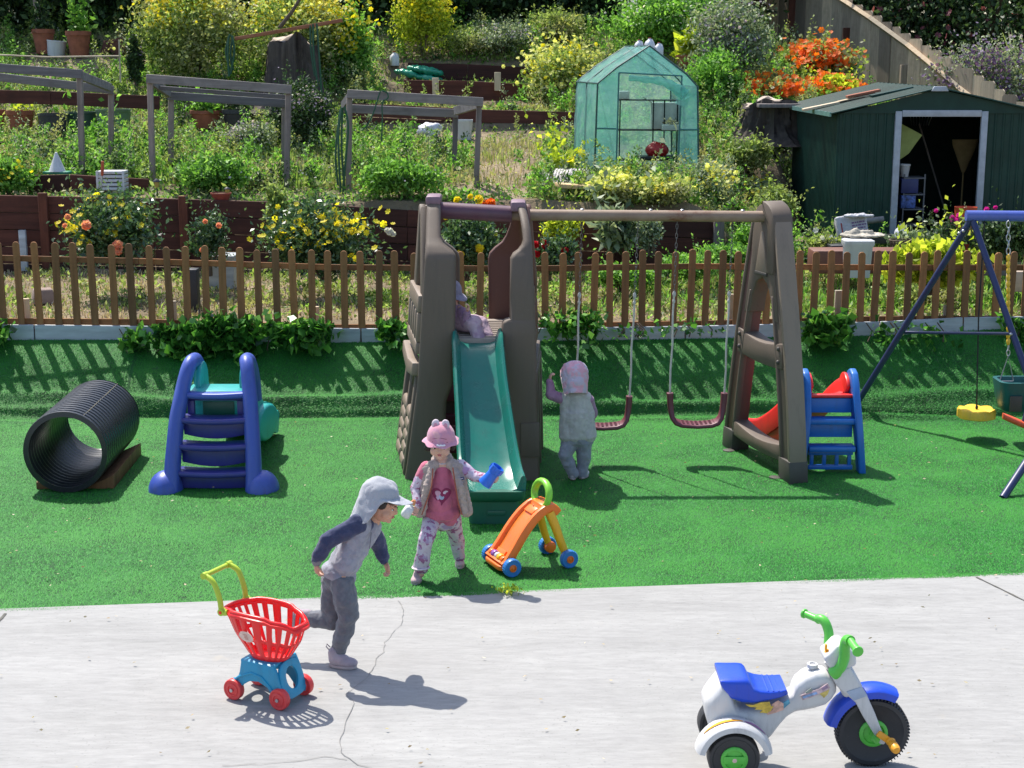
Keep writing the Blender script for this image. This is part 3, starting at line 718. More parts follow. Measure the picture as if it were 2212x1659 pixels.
# saddle braces between the legs
for zc_, hh, wd in ((0.92, 0.20, 0.40), (0.20, 0.13, 0.44)):
    n = 8; top = [(lerp(-wd, wd, i/n), zc_ + hh/2 - 0.05*math.sin(math.pi*i/n)) for i in range(n+1)]
    bot = [(lerp(wd, -wd, i/n), zc_ - hh/2 - 0.02*math.sin(math.pi*i/n)) for i in range(n+1)]
    yz([bot[::-1][::-1] + top], 0.0, 0.13, 'cross_brace', M_brown, 0.016)
for s in (-1, 1):
    for dz in (-0.05, 0.05):
        mb = MB(); mb.ell((-0.004, s*0.345, 0.92+dz), (0.014,0.018,0.018)); mb.build('knob', M_boot, AF)

# ------------------------------------------------------------ belt swings
def belt_swing(label, uL, uR, vtop, vbot, utL, utR, rope0):
    Y = 11.52; c = D((uL+uR)/2, vbot, Y); t = thing('belt_swing', label, 'swing', c, 0, 'maroon belt swings under the brown beam')
    hw = (D(uR, vbot, Y).x - D(uL, vbot, Y).x)/2; ht = D(uR, vtop, Y).z - c.z
    pts = []
    for x, z in ((-1.0,1.0),(-0.985,0.72),(-0.95,0.45),(-0.90,0.25),(-0.78,0.10),(-0.55,0.03),(0,0.0),(0.55,0.03),(0.78,0.10),(0.90,0.25),(0.95,0.45),(0.985,0.72),(1.0,1.0)):
        pts.append(Vector((x*(hw-0.02), 0, z*ht + 0.015)))
    rings = []
    for i, p in enumerate(pts):
        a = pts[max(i-1,0)]; b = pts[min(i+1,len(pts)-1)]; tt = (b-a).normalized(); nn = Vector((-tt.z, 0, tt.x)); k = abs(i-6)/6
        wy = lerp(0.085, 0.032, min(1, k*1.5)**2); th = lerp(0.014, 0.024, k)
        rings.append([p + nn*y + Vector((0,1,0))*x for x, y in rr(-wy, wy, -th, th, 0.012, 2)])
    mb = MB(); mb.ring(rings); mb.build('seat', M_maroon, t, smooth=50)
    mb = MB()
    for i in range(9):
        for j in range(4): mb.box((lerp(-0.6,0.6,i/8)*hw, -0.05+j*0.033, 0.034+0.03*abs(lerp(-0.6,0.6,i/8))**2), (0.018,0.012,0.006))
    mb.build('seat_grip', M_maroon, t, smooth=0, kind='stuff')
    for s, ut in ((-1, utL), (1, utR)):
        p0 = Vector((s*(hw-0.02), 0, ht)); p2 = D(ut, 474, Y) - c; pm = p0.lerp(p2, 0.58 if rope0 else 0.6)
        sag = Vector((0.012*s, 0, 0)); mb = MB(); mb.tube([p0, p0.lerp(pm, 0.25)+sag*0.3, p0.lerp(pm, 0.5)-sag*0.3, p0.lerp(pm, 0.8)+sag*0.3, pm], 0.0075, 8)
        mb.ell(pm, (0.014,0.014,0.026), 8, 6); mb.ell(p0.lerp(pm, 0.93), (0.012,0.012,0.02), 8, 6)
        mb.build('rope', M_rope, t)
        chain_mb(pm, p2, 0.045, 0.0024, 0.0085).build('chain', M_dsteel, t, kind='stuff')
    return t
belt_swing('left maroon belt swing on the brown beam, beside the toddler in pale hat', 1238, 1364, 860, 926, 1257, 1379, True)
belt_swing('right maroon belt swing hanging empty on white ropes near brown A-frame', 1440, 1568, 853, 922, 1463, 1583, True)

# ------------------------------------------------------------ black corrugated tunnel on wedges
def tunnel():
    p0, p1 = G(146, 1066), G(222, 983); t = thing('crawl_tunnel', 'big black corrugated plastic pipe lying open on the turf', 'tunnel', p0, 0)
    d = Vector((p1.x-p0.x, p1.y-p0.y, 0)).normalized(); L = 1.12; ro, ri = 0.30, 0.262
    M = frame_from(Vector((0,0,0.305)), Vector((0,0,0.305)) + d); prof = []; n = 18
    for i in range(n):
        z0 = L*i/n; z1 = L*(i+1)/n; k = z1-z0
        prof += [(ro, z0+0.08*k), (ro+0.004, z0+0.35*k), (ro, z0+0.62*k), (ro-0.03, z0+0.74*k), (ro-0.03, z0+0.92*k)]
    prof.append((ro, L)); prof2 = []
    for i in range(n, 0, -1):
        z1 = L*i/n; z0 = L*(i-1)/n; k = z1-z0
        prof2 += [(ri, z1), (ri+0.008, z1-0.3*k), (ri+0.008, z1-0.6*k), (ri, z1-0.8*k)]
    prof2.append((ri, 0)); full = prof + prof2; rings = [[M @ Vector((r*math.cos(2*math.pi*k/40), r*math.sin(2*math.pi*k/40), z)) for k in range(40)] for r, z in full]
    mb = MB(); mb.ring(rings, closed=True); mb.build('corrugated_shell', M_black, t, smooth=50)
    for s, m in ((1, M_picket), (-1, M_picket)):
        side_ = Vector((d.y, -d.x, 0))*s; mb = MB(); w = 0.16
        wo = 0.31 if s > 0 else 0.25; base = [side_*0.10 + d*0.10, side_*wo + d*0.10, side_*wo + d*(L-0.05), side_*0.10 + d*(L-0.05)]
        hh = 0.105 if s > 0 else 0.06
        mb.add([b + Vector((0,0,0.004)) for b in base] + [base[0] + Vector((0,0,0.012)), base[1] + Vector((0,0,hh)), base[2] + Vector((0,0,hh)), base[3] + Vector((0,0,0.012))], [(0,3,2,1),(4,5,6,7),(0,1,5,4),(1,2,6,5),(2,3,7,6),(3,0,4,7)])
        mb.build('wooden_wedge', m, t, bevel=0.004)
    # cord pinched along a rib seam
    mb = MB(); pts = []
    for i in range(40):
        a = R(118); z = L*(i+0.5)/40; r = ro + 0.006 if i % 2 else ro - 0.006; pts.append(M @ Vector((r*math.cos(a), -r*math.sin(a)*-1, z)))
    mb.tube(pts, 0.003, 5); mb.build('seam_cord', plain('tan_cord', (0.25,0.22,0.15), 0.9), t)
tunnel()

# ------------------------------------------------------------ blue ladder slide, left
def blue_slide():
    o = G(460, 1062); t = thing('ladder_slide', 'large periwinkle blue toddler slide with turquoise chute, ladder side facing forward', 'slide', o)
    Q = lambda u, v, Y: D(u, v, Y) - o
    Y0 = o.y
    def railpts(us): return us
    for nm, pts in (('L', [(372,1064,0.0),(373,1010,0.05),(377,960,0.10),(382,907,0.16),(389,870,0.20),(396,835,0.25),(404,803,0.29),(411,785,0.34),(416,780,0.42)]),
                    ('R', [(548,1064,0.0),(548,1010,0.05),(546,960,0.10),(543,907,0.16),(541,870,0.20),(538,835,0.25),(535,803,0.29),(533,785,0.34),(532,780,0.42)])):
        P = [Q(u, v, Y0 + dy) for u, v, dy in pts]; P[0].z = 0.0
        top = P[-1].copy(); P += [top + Vector((0,0.12,-0.02)), top + Vector((0,0.22,-0.10)), top + Vector((0,0.30,-0.22)), top + Vector((0,0.34,-0.36))]
        P = [Vector(q) for q in smooth_path([tuple(p) for p in P], 40)]
        r = [0.060 - 0.010*min(1, i/25) for i in range(len(P))]
        mb = MB(); mb.tube(P, r, 18, sq=(1.0,1.15)); mb.build('side_rail', M_blue, t, smooth=60)
        f = P[0]; s = -1 if nm == 'L' else 1
        mb = MB(); mb.ell((f.x + s*0.055, 0.05, 0.0), (0.125, 0.15, 0.145), 24, 14)
        mb.v = [(x, y, max(z, 0.0)) for x, y, z in mb.v]; mb.build('foot', M_blue, t, smooth=60)
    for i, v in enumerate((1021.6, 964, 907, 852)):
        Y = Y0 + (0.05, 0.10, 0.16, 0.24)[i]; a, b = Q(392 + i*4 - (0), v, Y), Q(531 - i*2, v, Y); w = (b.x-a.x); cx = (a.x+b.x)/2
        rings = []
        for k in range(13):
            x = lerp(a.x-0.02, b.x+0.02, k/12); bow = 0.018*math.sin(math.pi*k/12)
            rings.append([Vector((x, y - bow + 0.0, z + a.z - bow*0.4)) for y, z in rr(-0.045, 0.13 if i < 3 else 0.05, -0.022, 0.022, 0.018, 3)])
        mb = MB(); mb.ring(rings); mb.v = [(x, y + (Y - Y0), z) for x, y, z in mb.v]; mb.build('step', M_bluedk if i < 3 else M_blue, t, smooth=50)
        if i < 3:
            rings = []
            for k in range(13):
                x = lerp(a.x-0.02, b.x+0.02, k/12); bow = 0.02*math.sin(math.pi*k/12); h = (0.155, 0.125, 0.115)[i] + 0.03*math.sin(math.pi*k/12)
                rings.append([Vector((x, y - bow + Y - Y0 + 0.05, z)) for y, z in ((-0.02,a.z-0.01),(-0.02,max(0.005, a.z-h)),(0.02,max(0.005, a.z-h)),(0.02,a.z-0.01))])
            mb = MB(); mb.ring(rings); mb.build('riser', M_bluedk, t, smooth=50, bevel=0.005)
    # cross panel with a window under the platform
    zt = Q(460, 856, Y0+0.26).z; x0, x1 = Q(404, 870, Y0+0.26).x, Q(526, 870, Y0+0.26).x
    mb = MB()
    for bx in ((x0, x1, zt-0.035, zt+0.0), (x0, x0+0.05, zt-0.19, zt-0.035), (x1-0.05, x1, zt-0.19, zt-0.035)):
        mb.box(((bx[0]+bx[1])/2, 0.29, (bx[2]+bx[3])/2), (bx[1]-bx[0], 0.05, bx[3]-bx[2]))
    mb.build('window_frame', M_bluedk, t, bevel=0.006)
    mb = MB(); mb.box(((x0+x1)/2, 0.40, zt-0.11), (x1-x0-0.06, 0.03, 0.17)); p = mb.build('back_panel', M_turq, t, bevel=0.01)
    mb = MB(); mb.box(((x0+x1)/2, 0.382, zt-0.12), (x1-x0-0.18, 0.012, 0.11)); mb.build('molded_recess', M_tealdk, p, bevel=0.006)
    mb = MB(); mb.box(((x0+x1)/2, 0.40, zt+0.02), (x1-x0+0.02, 0.26, 0.035)); mb.build('platform', M_turq, t, bevel=0.012)
    cx = (x0+x1)/2
    pth = smooth_path([(cx,0.50,zt+0.02,0.155),(cx,0.62,zt-0.01,0.155),(cx+0.01,0.80,zt-0.16,0.16),(cx+0.01,1.02,zt-0.33,0.165),(cx+0.015,1.22,0.26,0.17),(cx+0.02,1.42,0.20,0.17),(cx+0.02,1.58,0.10,0.17),(cx+0.02,1.72,0.08,0.17)], 36)
    sweep(pth, chute(0.12, 0.05, 0.04), Vector((0,0,0))).build('chute', M_turq, t, smooth=50)
    q = Q(431, 812, Y0+0.50); n = 14
    for s, c in ((-1, Q(434,828,Y0+0.45)), (1, Q(523,828,Y0+0.45))):
        poly = [(0.16*math.cos(R(a))+0.06, 0.15*math.sin(R(a))) for a in range(0, 181, 15)] + [(-0.10,-0.16),(0.22,-0.16)]
        mb = MB(); mb.prism(poly, 0.04, Matrix(((0,0,1,c.x - (0.03 if s<0 else 0.01)),(1,0,0,c.y+0.03),(0,1,0,c.z),(0,0,0,1)))); mb.build('chute_wing', M_turq, t, bevel=0.012)
    # broad flank of the chute seen on the right
    c = Q(571, 912, Y0+0.95); poly = [(0.22*math.cos(R(a)), 0.145*math.sin(R(a))) for a in range(0, 360, 20)]
    mb = MB(); mb.prism(poly, 0.10, Matrix(((0.20,0,1,c.x-0.06),(1,0,0,c.y),(0,1,0,c.z),(0,0,0,1)))); mb.build('chute_flank', M_turq, t, bevel=0.03, seg=3)
blue_slide()

# ------------------------------------------------------------ small red and blue slide, right
def small_slide():
    o = G(1797, 1026); t = thing('small_slide', 'small red and blue toddler slide standing right of the brown swing frame', 'slide', o)
    W = 0.405; xl, xr = -0.205, 0.20
    prof = [(0.0,0.0),(0.0,0.26),(0.03,0.45),(0.10,0.60),(0.14,0.68),(0.20,0.745),(0.28,0.765),(0.36,0.735),(0.40,0.66),(0.40,0.56),(0.30,0.50),(0.20,0.47),(0.15,0.30),(0.12,0.0)]
    for s, x in ((-1, xl-0.005), (1, xr-0.045)):
        mb = MB(); mb.prism([(y, z) for y, z in prof], 0.055, Matrix(((0,0,1,x),(1,0,0,0),(0,1,0,0),(0,0,0,1))))
        # flare at the foot
        mb.v = [(vx + s*0.05*max(0, 0.5 - vz)/0.5, vy, vz) for vx, vy, vz in mb.v]
        mb.build('side_panel', M_lblue, t, bevel=0.016, seg=3)
        poly = [(0.27,0.56)] + [(0.34+0.17*math.cos(R(a)), 0.56+0.16*math.sin(R(a))) for a in range(150, -1, -15)] + [(0.62,0.40),(0.60,0.34),(0.30,0.46)]
        mb = MB(); mb.prism(poly, 0.03, Matrix(((0,0,1,x + (0.055 if s<0 else -0.03)),(1,0,0,0),(0,1,0,0),(0,0,0,1)))); mb.build('chute_wing', M_redp, t, bevel=0.01)
    def xbar(name, y, z, dy, dz, mat, wid=0.0, r=0.01):
        mb = MB(); mb.box((-0.003, y + dy/2, z), (W - 0.07 + wid*2, dy, dz)); return mb.build(name, mat, t, bevel=r, seg=2)
    xbar('top_bar', 0.14, 0.575, 0.06, 0.025, M_redp, 0.012)
    xbar('back_panel', 0.16, 0.50, 0.035, 0.115, M_lblue)
    for z, y in ((0.395, 0.05), (0.195, 0.0)):
        xbar('step', y, z, 0.13, 0.045, M_lblue, 0.01, 0.014)
        if z > 0.3: xbar('riser', y+0.06, z-0.075, 0.03, 0.11, M_lblue, 0, 0.006)
    for i in range(4): 
        mb = MB(); mb.box((-0.145 + i*0.095, 0.07, 0.105), (0.028, 0.03, 0.10)); mb.build('lattice_bar', M_lblue, t, bevel=0.005)
    xbar('lower_bar', 0.05, 0.045, 0.035, 0.035, M_lblue, 0, 0.006); xbar('lower_bar', 0.05, 0.155, 0.035, 0.03, M_lblue, 0, 0.006)
    pth = smooth_path([(0,0.28,0.56,0.14),(-0.01,0.36,0.55,0.14),(-0.05,0.50,0.46,0.145),(-0.13,0.74,0.26,0.15),(-0.21,0.96,0.12,0.155),(-0.27,1.10,0.07,0.16),(-0.31,1.22,0.05,0.16)], 26)
    sweep(pth, chute(0.11, 0.04, 0.03), Vector((0,0,0))).build('chute', M_redp, t, smooth=50)
    # solid flank under the chute
    rings = []
    for p in pth[6:]:
        rings.append([Vector((p[0]-p[3]-0.03, p[1], 0.004)), Vector((p[0]-p[3]-0.0, p[1], 0.004)), Vector((p[0]-p[3]-0.0, p[1], p[2])), Vector((p[0]-p[3]-0.03, p[1], p[2]+0.06))])
    mb = MB(); mb.ring(rings); mb.build('chute_flank', M_redp, t, bevel=0.006)
small_slide()

# ------------------------------------------------------------ blue metal swing set at the right edge
M_navy = plastic('navy_painted_steel', (0.018,0.027,0.10), 0.38, 0.04)
M_bluebar = plastic('blue_painted_steel', (0.075,0.115,0.42), 0.32, 0.08)
M_yell = plastic('yellow_plastic', (0.80,0.50,0.03), 0.4, 0.05)
M_orange = plastic('orange_red_plastic', (0.75,0.10,0.03), 0.4, 0.05)
ms = thing('metal_swing_set', 'navy blue tubular metal swing set at the right edge of the lawn', 'swing set', (3.9, 12.3, 0))
mo = Vector((3.9, 12.3, 0)); A = D(2092, 466, 12.3); B = D(2560, 470, 12.25); F1 = G(1838, 897); F2 = G(2290, 1010); F3 = G(2166, 1076)
F1.z = 0.02
def mtube(name, pts, r, mat, n=12): mb = MB(); mb.tube([Vector(p)-mo for p in pts], r, n); return mb.build(name, mat, ms)
mtube('top_bar', [A + Vector((-0.02,0,0)), A.lerp(B,0.5), B], 0.043, M_bluebar, 16)
A2 = A + Vector((0.03,0,-0.02)); B2 = B + Vector((0,0,-0.03))
mtube('leg', [A2, A2.lerp(F1,0.5), F1], 0.026, M_navy); mtube('leg', [A2, A2.lerp(F2,0.5), F2], 0.026, M_navy)
mtube('leg', [B2, B2.lerp(F3,0.5), F3], 0.029, M_navy); mtube('leg', [B2, Vector((B.x+0.4, 13.2, 0.02))], 0.030, M_navy)
c1 = A2.lerp(F1, 0.595); tt = 0.62; c2 = A2.lerp(F2, 0.46)
mtube('cross_brace', [D(1952, 718, c1.y), D(2186, 721, c2.y)], 0.013, M_navy)
for p in (D(1950,722,c1.y-0.03), D(1947,714,c1.y-0.03), D(2184,722,c2.y-0.03), A2+Vector((-0.10,-0.01,-0.12)), A2+Vector((-0.07,-0.02,-0.10)), A2+Vector((0.06,-0.03,-0.12))):
    mb = MB(); q = p - mo; mb.ell(q, (0.014,0.014,0.014), 8, 6); mb.build('bolt', M_steel, ms)
# disc swing
dc = D(2109, 893, 12.28); ds = thing('disc_swing', 'round yellow scalloped disc seat hanging on one dark rope', 'swing', dc)
mb = MB(); n = 48; rings = []
for z, k in ((-0.035,0.94),(-0.03,1.0),(0.02,1.0),(0.035,0.93),(0.035,0.5)):
    ring_ = []
    for i in range(n):
        a = 2*math.pi*i/n; r = 0.145*k*(1 + 0.07*abs(math.sin(3*a))); ring_.append(Vector((r*math.cos(a), r*math.sin(a), z + (0.012*abs(math.sin(3*a)) if z > 0 else 0))))
    rings.append(ring_)
mb.ring(rings); mb.build('seat', M_yell, ds, smooth=50)
M_drope = plain('dark_rope', (0.02,0.02,0.022), 0.9)
e = D(2127, 474, 12.28) - dc; mb = MB(); mb.tube([Vector((0,0,0.02)), e*0.5 + Vector((-0.015,0,0)), e], 0.006, 6); mb.ell((0,0,0.05), (0.012,0.012,0.02), 8, 6); mb.build('rope', M_drope, ds)
# infant bucket swing
Mb_teal = plastic('dark_teal_plastic', (0.008,0.10,0.10), 0.38, 0.05)
bc = D(2200, 890, 12.2); bs = thing('bucket_swing', 'dark teal infant bucket swing on a yellow covered chain', 'swing', bc)
rings = []
for z, w, y0, y1, r in ((0.0,0.10,-0.07,0.07,0.05),(0.03,0.15,-0.11,0.11,0.07),(0.12,0.18,-0.13,0.13,0.07),(0.24,0.195,-0.15,0.15,0.07),(0.27,0.20,-0.155,0.155,0.07),(0.27,0.17,-0.125,0.125,0.06),(0.10,0.145,-0.10,0.10,0.06)):
    rings.append([Vector((x, y, z)) for x, y in rr(-w, w, y0, y1, r, 4)])
mb = MB(); mb.ring(rings); mb.build('bucket_seat', Mb_teal, bs, smooth=50)
for dx in (-0.085, 0.10):
    mb = MB(); mb.box((dx+0.01, -0.148, 0.10), (0.10, 0.012, 0.13)); mb.build('leg_opening', M_boot, bs, bevel=0.02)
for s, ub in ((-1, 2178), (1, 2240)):
    p = lambda v: D(ub - (0 if s < 0 else 0), v, 12.2) - bc
    chain_mb(p(550), p(478), 0.06, 0.005, 0.016).build('chain', M_steel, bs, kind='stuff')
    mb = MB(); a, b = p(745), p(550); k = 14
    for i in range(k): mb.ell(a.lerp(b, (i+0.5)/k), (0.017,0.017,(b-a).length/k*0.62), 8, 6)
    mb.build('chain_cover', M_yell, bs)
    chain_mb(p(768), p(745), 0.05, 0.005, 0.014).build('chain_end', M_steel, bs, kind='stuff')
    q = p(768); mb = MB(); mb.tube([q, q + Vector((-0.055,0,-0.21)), q + Vector((0.055,0,-0.21))], 0.006, 6, closed=True); mb.build('hanger', M_steel, bs)
# glider seat
gc = D(2166, 897, 11.6); gs = thing('glider_seat', 'orange-red pointed glider seat cut off by the right picture edge', 'glider', gc)
mb = MB(); rings = []
for k, (x, w) in enumerate(((0,0.012),(0.02,0.035),(0.08,0.055),(0.25,0.07),(0.5,0.075),(0.7,0.06))):
    rings.append([Vector((x, y, z - x*0.42)) for y, z in rr(-w, w, -0.03, 0.02, 0.02, 2)])
mb.ring(rings); mb.build('seat', M_orange, gs, smooth=50)
e = D(2205, 740, 11.6) - gc; mb = MB(); mb.tube([Vector((0.16,0,-0.06)), Vector((0.2,0,0.15)), Vector((0.36,0.3,1.0))], 0.014, 8); mb.build('hanger_rod', M_navy, gs)
# ------------------------------------------------------------ toy shopping cart
M_cred = plastic('cart_red_plastic', (0.88,0.018,0.018), 0.3, 0.0)
M_cblue = plastic('cart_blue_plastic', (0.008,0.27,0.46), 0.32, 0.03)
M_lime = plastic('lime_plastic', (0.42,0.55,0.03), 0.34, 0.05)
M_wred = plastic('wheel_red_plastic', (0.72,0.045,0.045), 0.38, 0.06)
M_pale = M_pale
M_stick = plain('pale_sticker', (0.72,0.52,0.44), 0.5, var=0.1, scale=60, bstr=0)
M_print = plain('faded_print', (0.55,0.25,0.20), 0.6, bstr=0)
def P3(x, y, z): return Vector((x, y, z))
def wheel(parent, c, r, wd, tyre, hubm, hub_r=0.45, name='wheel', ribs=0, axis_y=1, hubname='hub', hdepth=0.008):
    Mx = Matrix(((1,0,0,c[0]),(0,0,1,c[1]),(0,-1,0,c[2]),(0,0,0,1)))
    h = wd/2; mb = MB(); mb.lathe([(r*0.30,-h*0.8),(r*0.80,-h*0.86),(r*0.84,-h*0.98),(r*0.95,-h*0.95),(r,-h*0.62),(r*1.0,h*0.62),(r*0.95,h*0.95),(r*0.84,h*0.98),(r*0.80,h*0.86),(r*0.30,h*0.8)], 40, Mx)
    w_ = mb.build(name, tyre, parent, smooth=35)
    if ribs:
        mb = MB()
        for k in range(ribs):
            a = 2*math.pi*k/ribs; mb.box((0,0,0), (r*0.028, wd*0.9, r*0.05), Matrix.Translation(Vector((c[0]+r*1.0*math.cos(a), c[1], c[2]+r*1.0*math.sin(a)))) @ Matrix.Rotation(-a+math.pi/2, 4, 'Y'))
        mb.build('tread', tyre, w_, smooth=0, kind='stuff')
    for s in (-1, 1):
        Ms = Matrix(((1,0,0,c[0]),(0,0,s,c[1]),(0,-1,0,c[2]),(0,0,0,1)))
        mb = MB(); hr = r*hub_r; mb.lathe([(hr*1.0,h*0.6),(hr,h*0.9+hdepth*0.4),(hr*0.9,h*0.9+hdepth),(hr*0.75,h*0.9+hdepth),(hr*0.68,h*0.9),(hr*0.3,h*0.9+hdepth*0.4),(hr*0.28,h*0.9+hdepth*1.1),(0.001,h*0.9+hdepth*1.2)], 24, Ms); mb.build(hubname, hubm, w_)
    return w_
def ring_panel(outer, inner, th, M):
    n = len(outer); mb = MB(); rings = [[M @ Vector((x, y, 0)) for x, y in outer], [M @ Vector((x, y, th)) for x, y in outer], [M @ Vector((x, y, th)) for x, y in inner], [M @ Vector((x, y, 0)) for x, y in inner]]
    mb.ring(rings, closed=True); return mb
def cart():
    o = Vector((-1.19, 7.06, 0.012)); t = thing('toy_shopping_cart', 'red toy shopping cart basket on a blue wheeled base with lime handle', 'toy cart', o, R(-27))
    for x, y in ((-0.135,-0.10),(0.135,-0.10),(0.135,0.10),(-0.135,0.10)):
        w_ = wheel(t, (x, y, 0.053), 0.053, 0.034, M_wred, M_wred, 0.62, hdepth=0.004)
        mb = MB(); mb.tube([(x, y - (0.026 if y < 0 else -0.026), 0.053), (x, y, 0.053)], 0.009, 10); mb.build('axle_cap', M_steel, w_)
    MX = lambda y: Matrix(((1,0,0,0),(0,0,-1,y),(0,1,0,0),(0,0,0,1)))
    for y in (-0.078, 0.098):
        poly = [(-0.178,0.052),(-0.172,0.085),(-0.145,0.105),(-0.115,0.112),(-0.10,0.15),(-0.088,0.212),(0.10,0.212),(0.12,0.17),(0.145,0.10),(0.165,0.06),(0.160,0.030),(0.115,0.028),(0.095,0.055),(0.06,0.095),(0.01,0.115),(-0.045,0.108),(-0.085,0.082),(-0.10,0.052),(-0.125,0.046)]
        mb = MB(); mb.prism(poly, 0.02, MX(y)); mb.build('side_frame', M_cblue, t, bevel=0.005)
        mb = MB(); arc = [(-0.15,0.085),(-0.10,0.125),(-0.03,0.155),(0.03,0.145),(0.08,0.10),(0.105,0.06)]
        mb.tube([(x, y-0.02 if y<0 else y+0.002, z) for x, z in arc], 0.007, 8); mb.build('frame_rib', M_cblue, t)
    mb = MB(); mb.box((0.005,0,0.205), (0.20, 0.19, 0.022)); mb.build('top_plate', M_cblue, t, bevel=0.008)
    # front panel with an oval opening
    n = 28; ang = [2*math.pi*k/n for k in range(n)]
    def sq(a): 
        c, s = math.cos(a), math.sin(a); k = (abs(c)**3.5 + abs(s)**3.5)**(-1/3.5); return (0.088*c*k*(1.0 - 0.10*s*k), 0.092*s*k)
    outer = [sq(a) for a in ang]; inner = [(0.045*math.cos(a), 0.055*math.sin(a) + 0.004) for a in ang]
    ex = Vector((0,1,0)); ez = Vector((-0.052,0,0.18)).normalized(); en = ex.cross(ez)
    M = Matrix((ex, ez, en)).transposed().to_4x4(); M.translation = Vector((0.128, 0, 0.122))
    ring_panel(outer, inner, 0.016, M).build('front_panel', M_cblue, t, bevel=0.003)
    ez = Vector((0.045,0,0.16)).normalized(); en = ex.cross(ez); M = Matrix((ex, ez, en)).transposed().to_4x4(); M.translation = Vector((-0.118, 0, 0.13)); M = M @ Matrix.Scale(0.85, 4)
    ring_panel(outer, inner, 0.016, M).build('rear_panel', M_cblue, t, bevel=0.003)
    # basket
    N = 88
    def rim(a):
        c, s = math.cos(a), math.sin(a)
        x = -0.002 + 0.217*np.sign(c)*abs(c)**0.80; y = 0.118*np.sign(s)*abs(s)**0.72*(1 - 0.30*max(0, c)**1.5)*(0.86 if c < -0.6 else 1)
        z = 0.425 + 0.028*(abs(s)**2)*(1 if c < 0.3 else 0.6) - 0.012*c - 0.018*math.exp(-((c-0.85)/0.12)**2)
        return Vector((x, y, z))
    def bot(a): c, s = math.cos(a), math.sin(a); return Vector((0.02 + 0.095*np.sign(c)*abs(c)**0.8, 0.068*np.sign(s)*abs(s)**0.8, 0.218))
    hs = [0, 0.12, 0.44, 0.52, 0.90, 1.0]
    def Wp(a, h): 
        p = bot(a).lerp(rim(a), h); q = Vector((p.x-0.02, p.y, 0)); return p + q.normalized()*0.016*math.sin(math.pi*h)
    mb = MB(); vs = []; 
    for h in hs:
        for k in range(N): vs.append(Wp(2*math.pi*(k)/N, h))
    fs = []
    for r in range(5):
        for k in range(N):
            if r in (1, 3) and (k % 4 < 2): continue
            k2 = (k+1) % N; fs.append((r*N+k, r*N+k2, (r+1)*N+k2, (r+1)*N+k))
    fs.append(tuple(range(N-1, -1, -1))); mb.add(vs, fs)
    me_o = mb.build('basket', M_cred, t, smooth=50); md = me_o.modifiers.new('thick', 'SOLIDIFY'); md.thickness = 0.006; md.offset = 0
    mb = MB(); mb.tube([rim(2*math.pi*k/48) for k in range(48)], 0.010, 10, closed=True); mb.build('rim', M_cred, t, smooth=60)
    mb = MB(); L = [rim(2*math.pi*k/48) + Vector((0,0,-0.016)) for k in range(48)]; c0 = Vector((0.02,0,0))
    mb.ring([[p + (Vector((p.x,p.y,0))-c0).normalized()*d + Vector((0,0,h)) for p in L] for d, h in ((0.002,0.016),(0.018,0.008),(0.018,-0.006),(0.013,-0.006),(0.012,0.006))], caps=False); mb.build('rim_lip', M_cred, t, smooth=60)
    a0 = R(262); c = Wp(a0, 0.56); nrm = (c - Vector((0.02,0,c.z-0.05))).normalized()
    ex = Vector((1,0,0)); ez = (rim(a0) - bot(a0)).normalized(); en = ex.cross(ez).normalized()
    if en.y > 0: en = -en
    M = Matrix((ex, ez, en)).transposed().to_4x4(); M.translation = c + en*0.012
    mb = MB(); mb.prism([(0.040*math.cos(2*math.pi*k/28), 0.029*math.sin(2*math.pi*k/28)) for k in range(28)], 0.002, M); st = mb.build('oval_sticker', M_stick, t)
    mb = MB(); 
    for i in range(4): mb.box((0, 0.012-i*0.008, 0.0028), (0.022 - 0.004*(i%2), 0.004, 0.001), M)
    mb.build('print', M_print, st, smooth=0)
    # handle
    pts = []
    for s in (-1, 1):
        base = Vector((-0.190, s*0.098, 0.44)); arm = smooth_path([tuple(base + Vector((0.035,0,0.002))), tuple(base), tuple(base + Vector((-0.010,0,0.055))), tuple(base + Vector((-0.028,0,0.110))), tuple(base + Vector((-0.052,0,0.148))), tuple(base + Vector((-0.098,-s*0.004,0.168)))], 24)
        mb = MB(); mb.tube(arm, [0.0135]*6 + [0.0125]*18, 12, sq=(1.0,1.15)); mb.build('handle_arm', M_lime, t, smooth=60)
        mb = MB(); mb.tube([base + Vector((0,-0.014,0)), base + Vector((0,0.014,0))], 0.018, 18); pv = mb.build('pivot', M_lime, t)
        mb = MB(); mb.tube([base + Vector((0,-0.017,0)), base + Vector((0,0.017,0))], 0.008, 12); mb.build('pivot_pin', M_cred, pv)
        pts.append(Vector(arm[-1]))
    mb = MB(); mb.tube([pts[0] + Vector((0,-0.012,0)), pts[0].lerp(pts[1],0.5), pts[1] + Vector((0,0.012,0))], 0.0125, 14); mb.build('handle_bar', M_lime, t)
    for p in pts:
        mb = MB(); mb.tube([p + Vector((0,-0.016,0)), p + Vector((0,0.016,0))], 0.0165, 16); mb.build('handle_joint', M_lime, t)
cart()

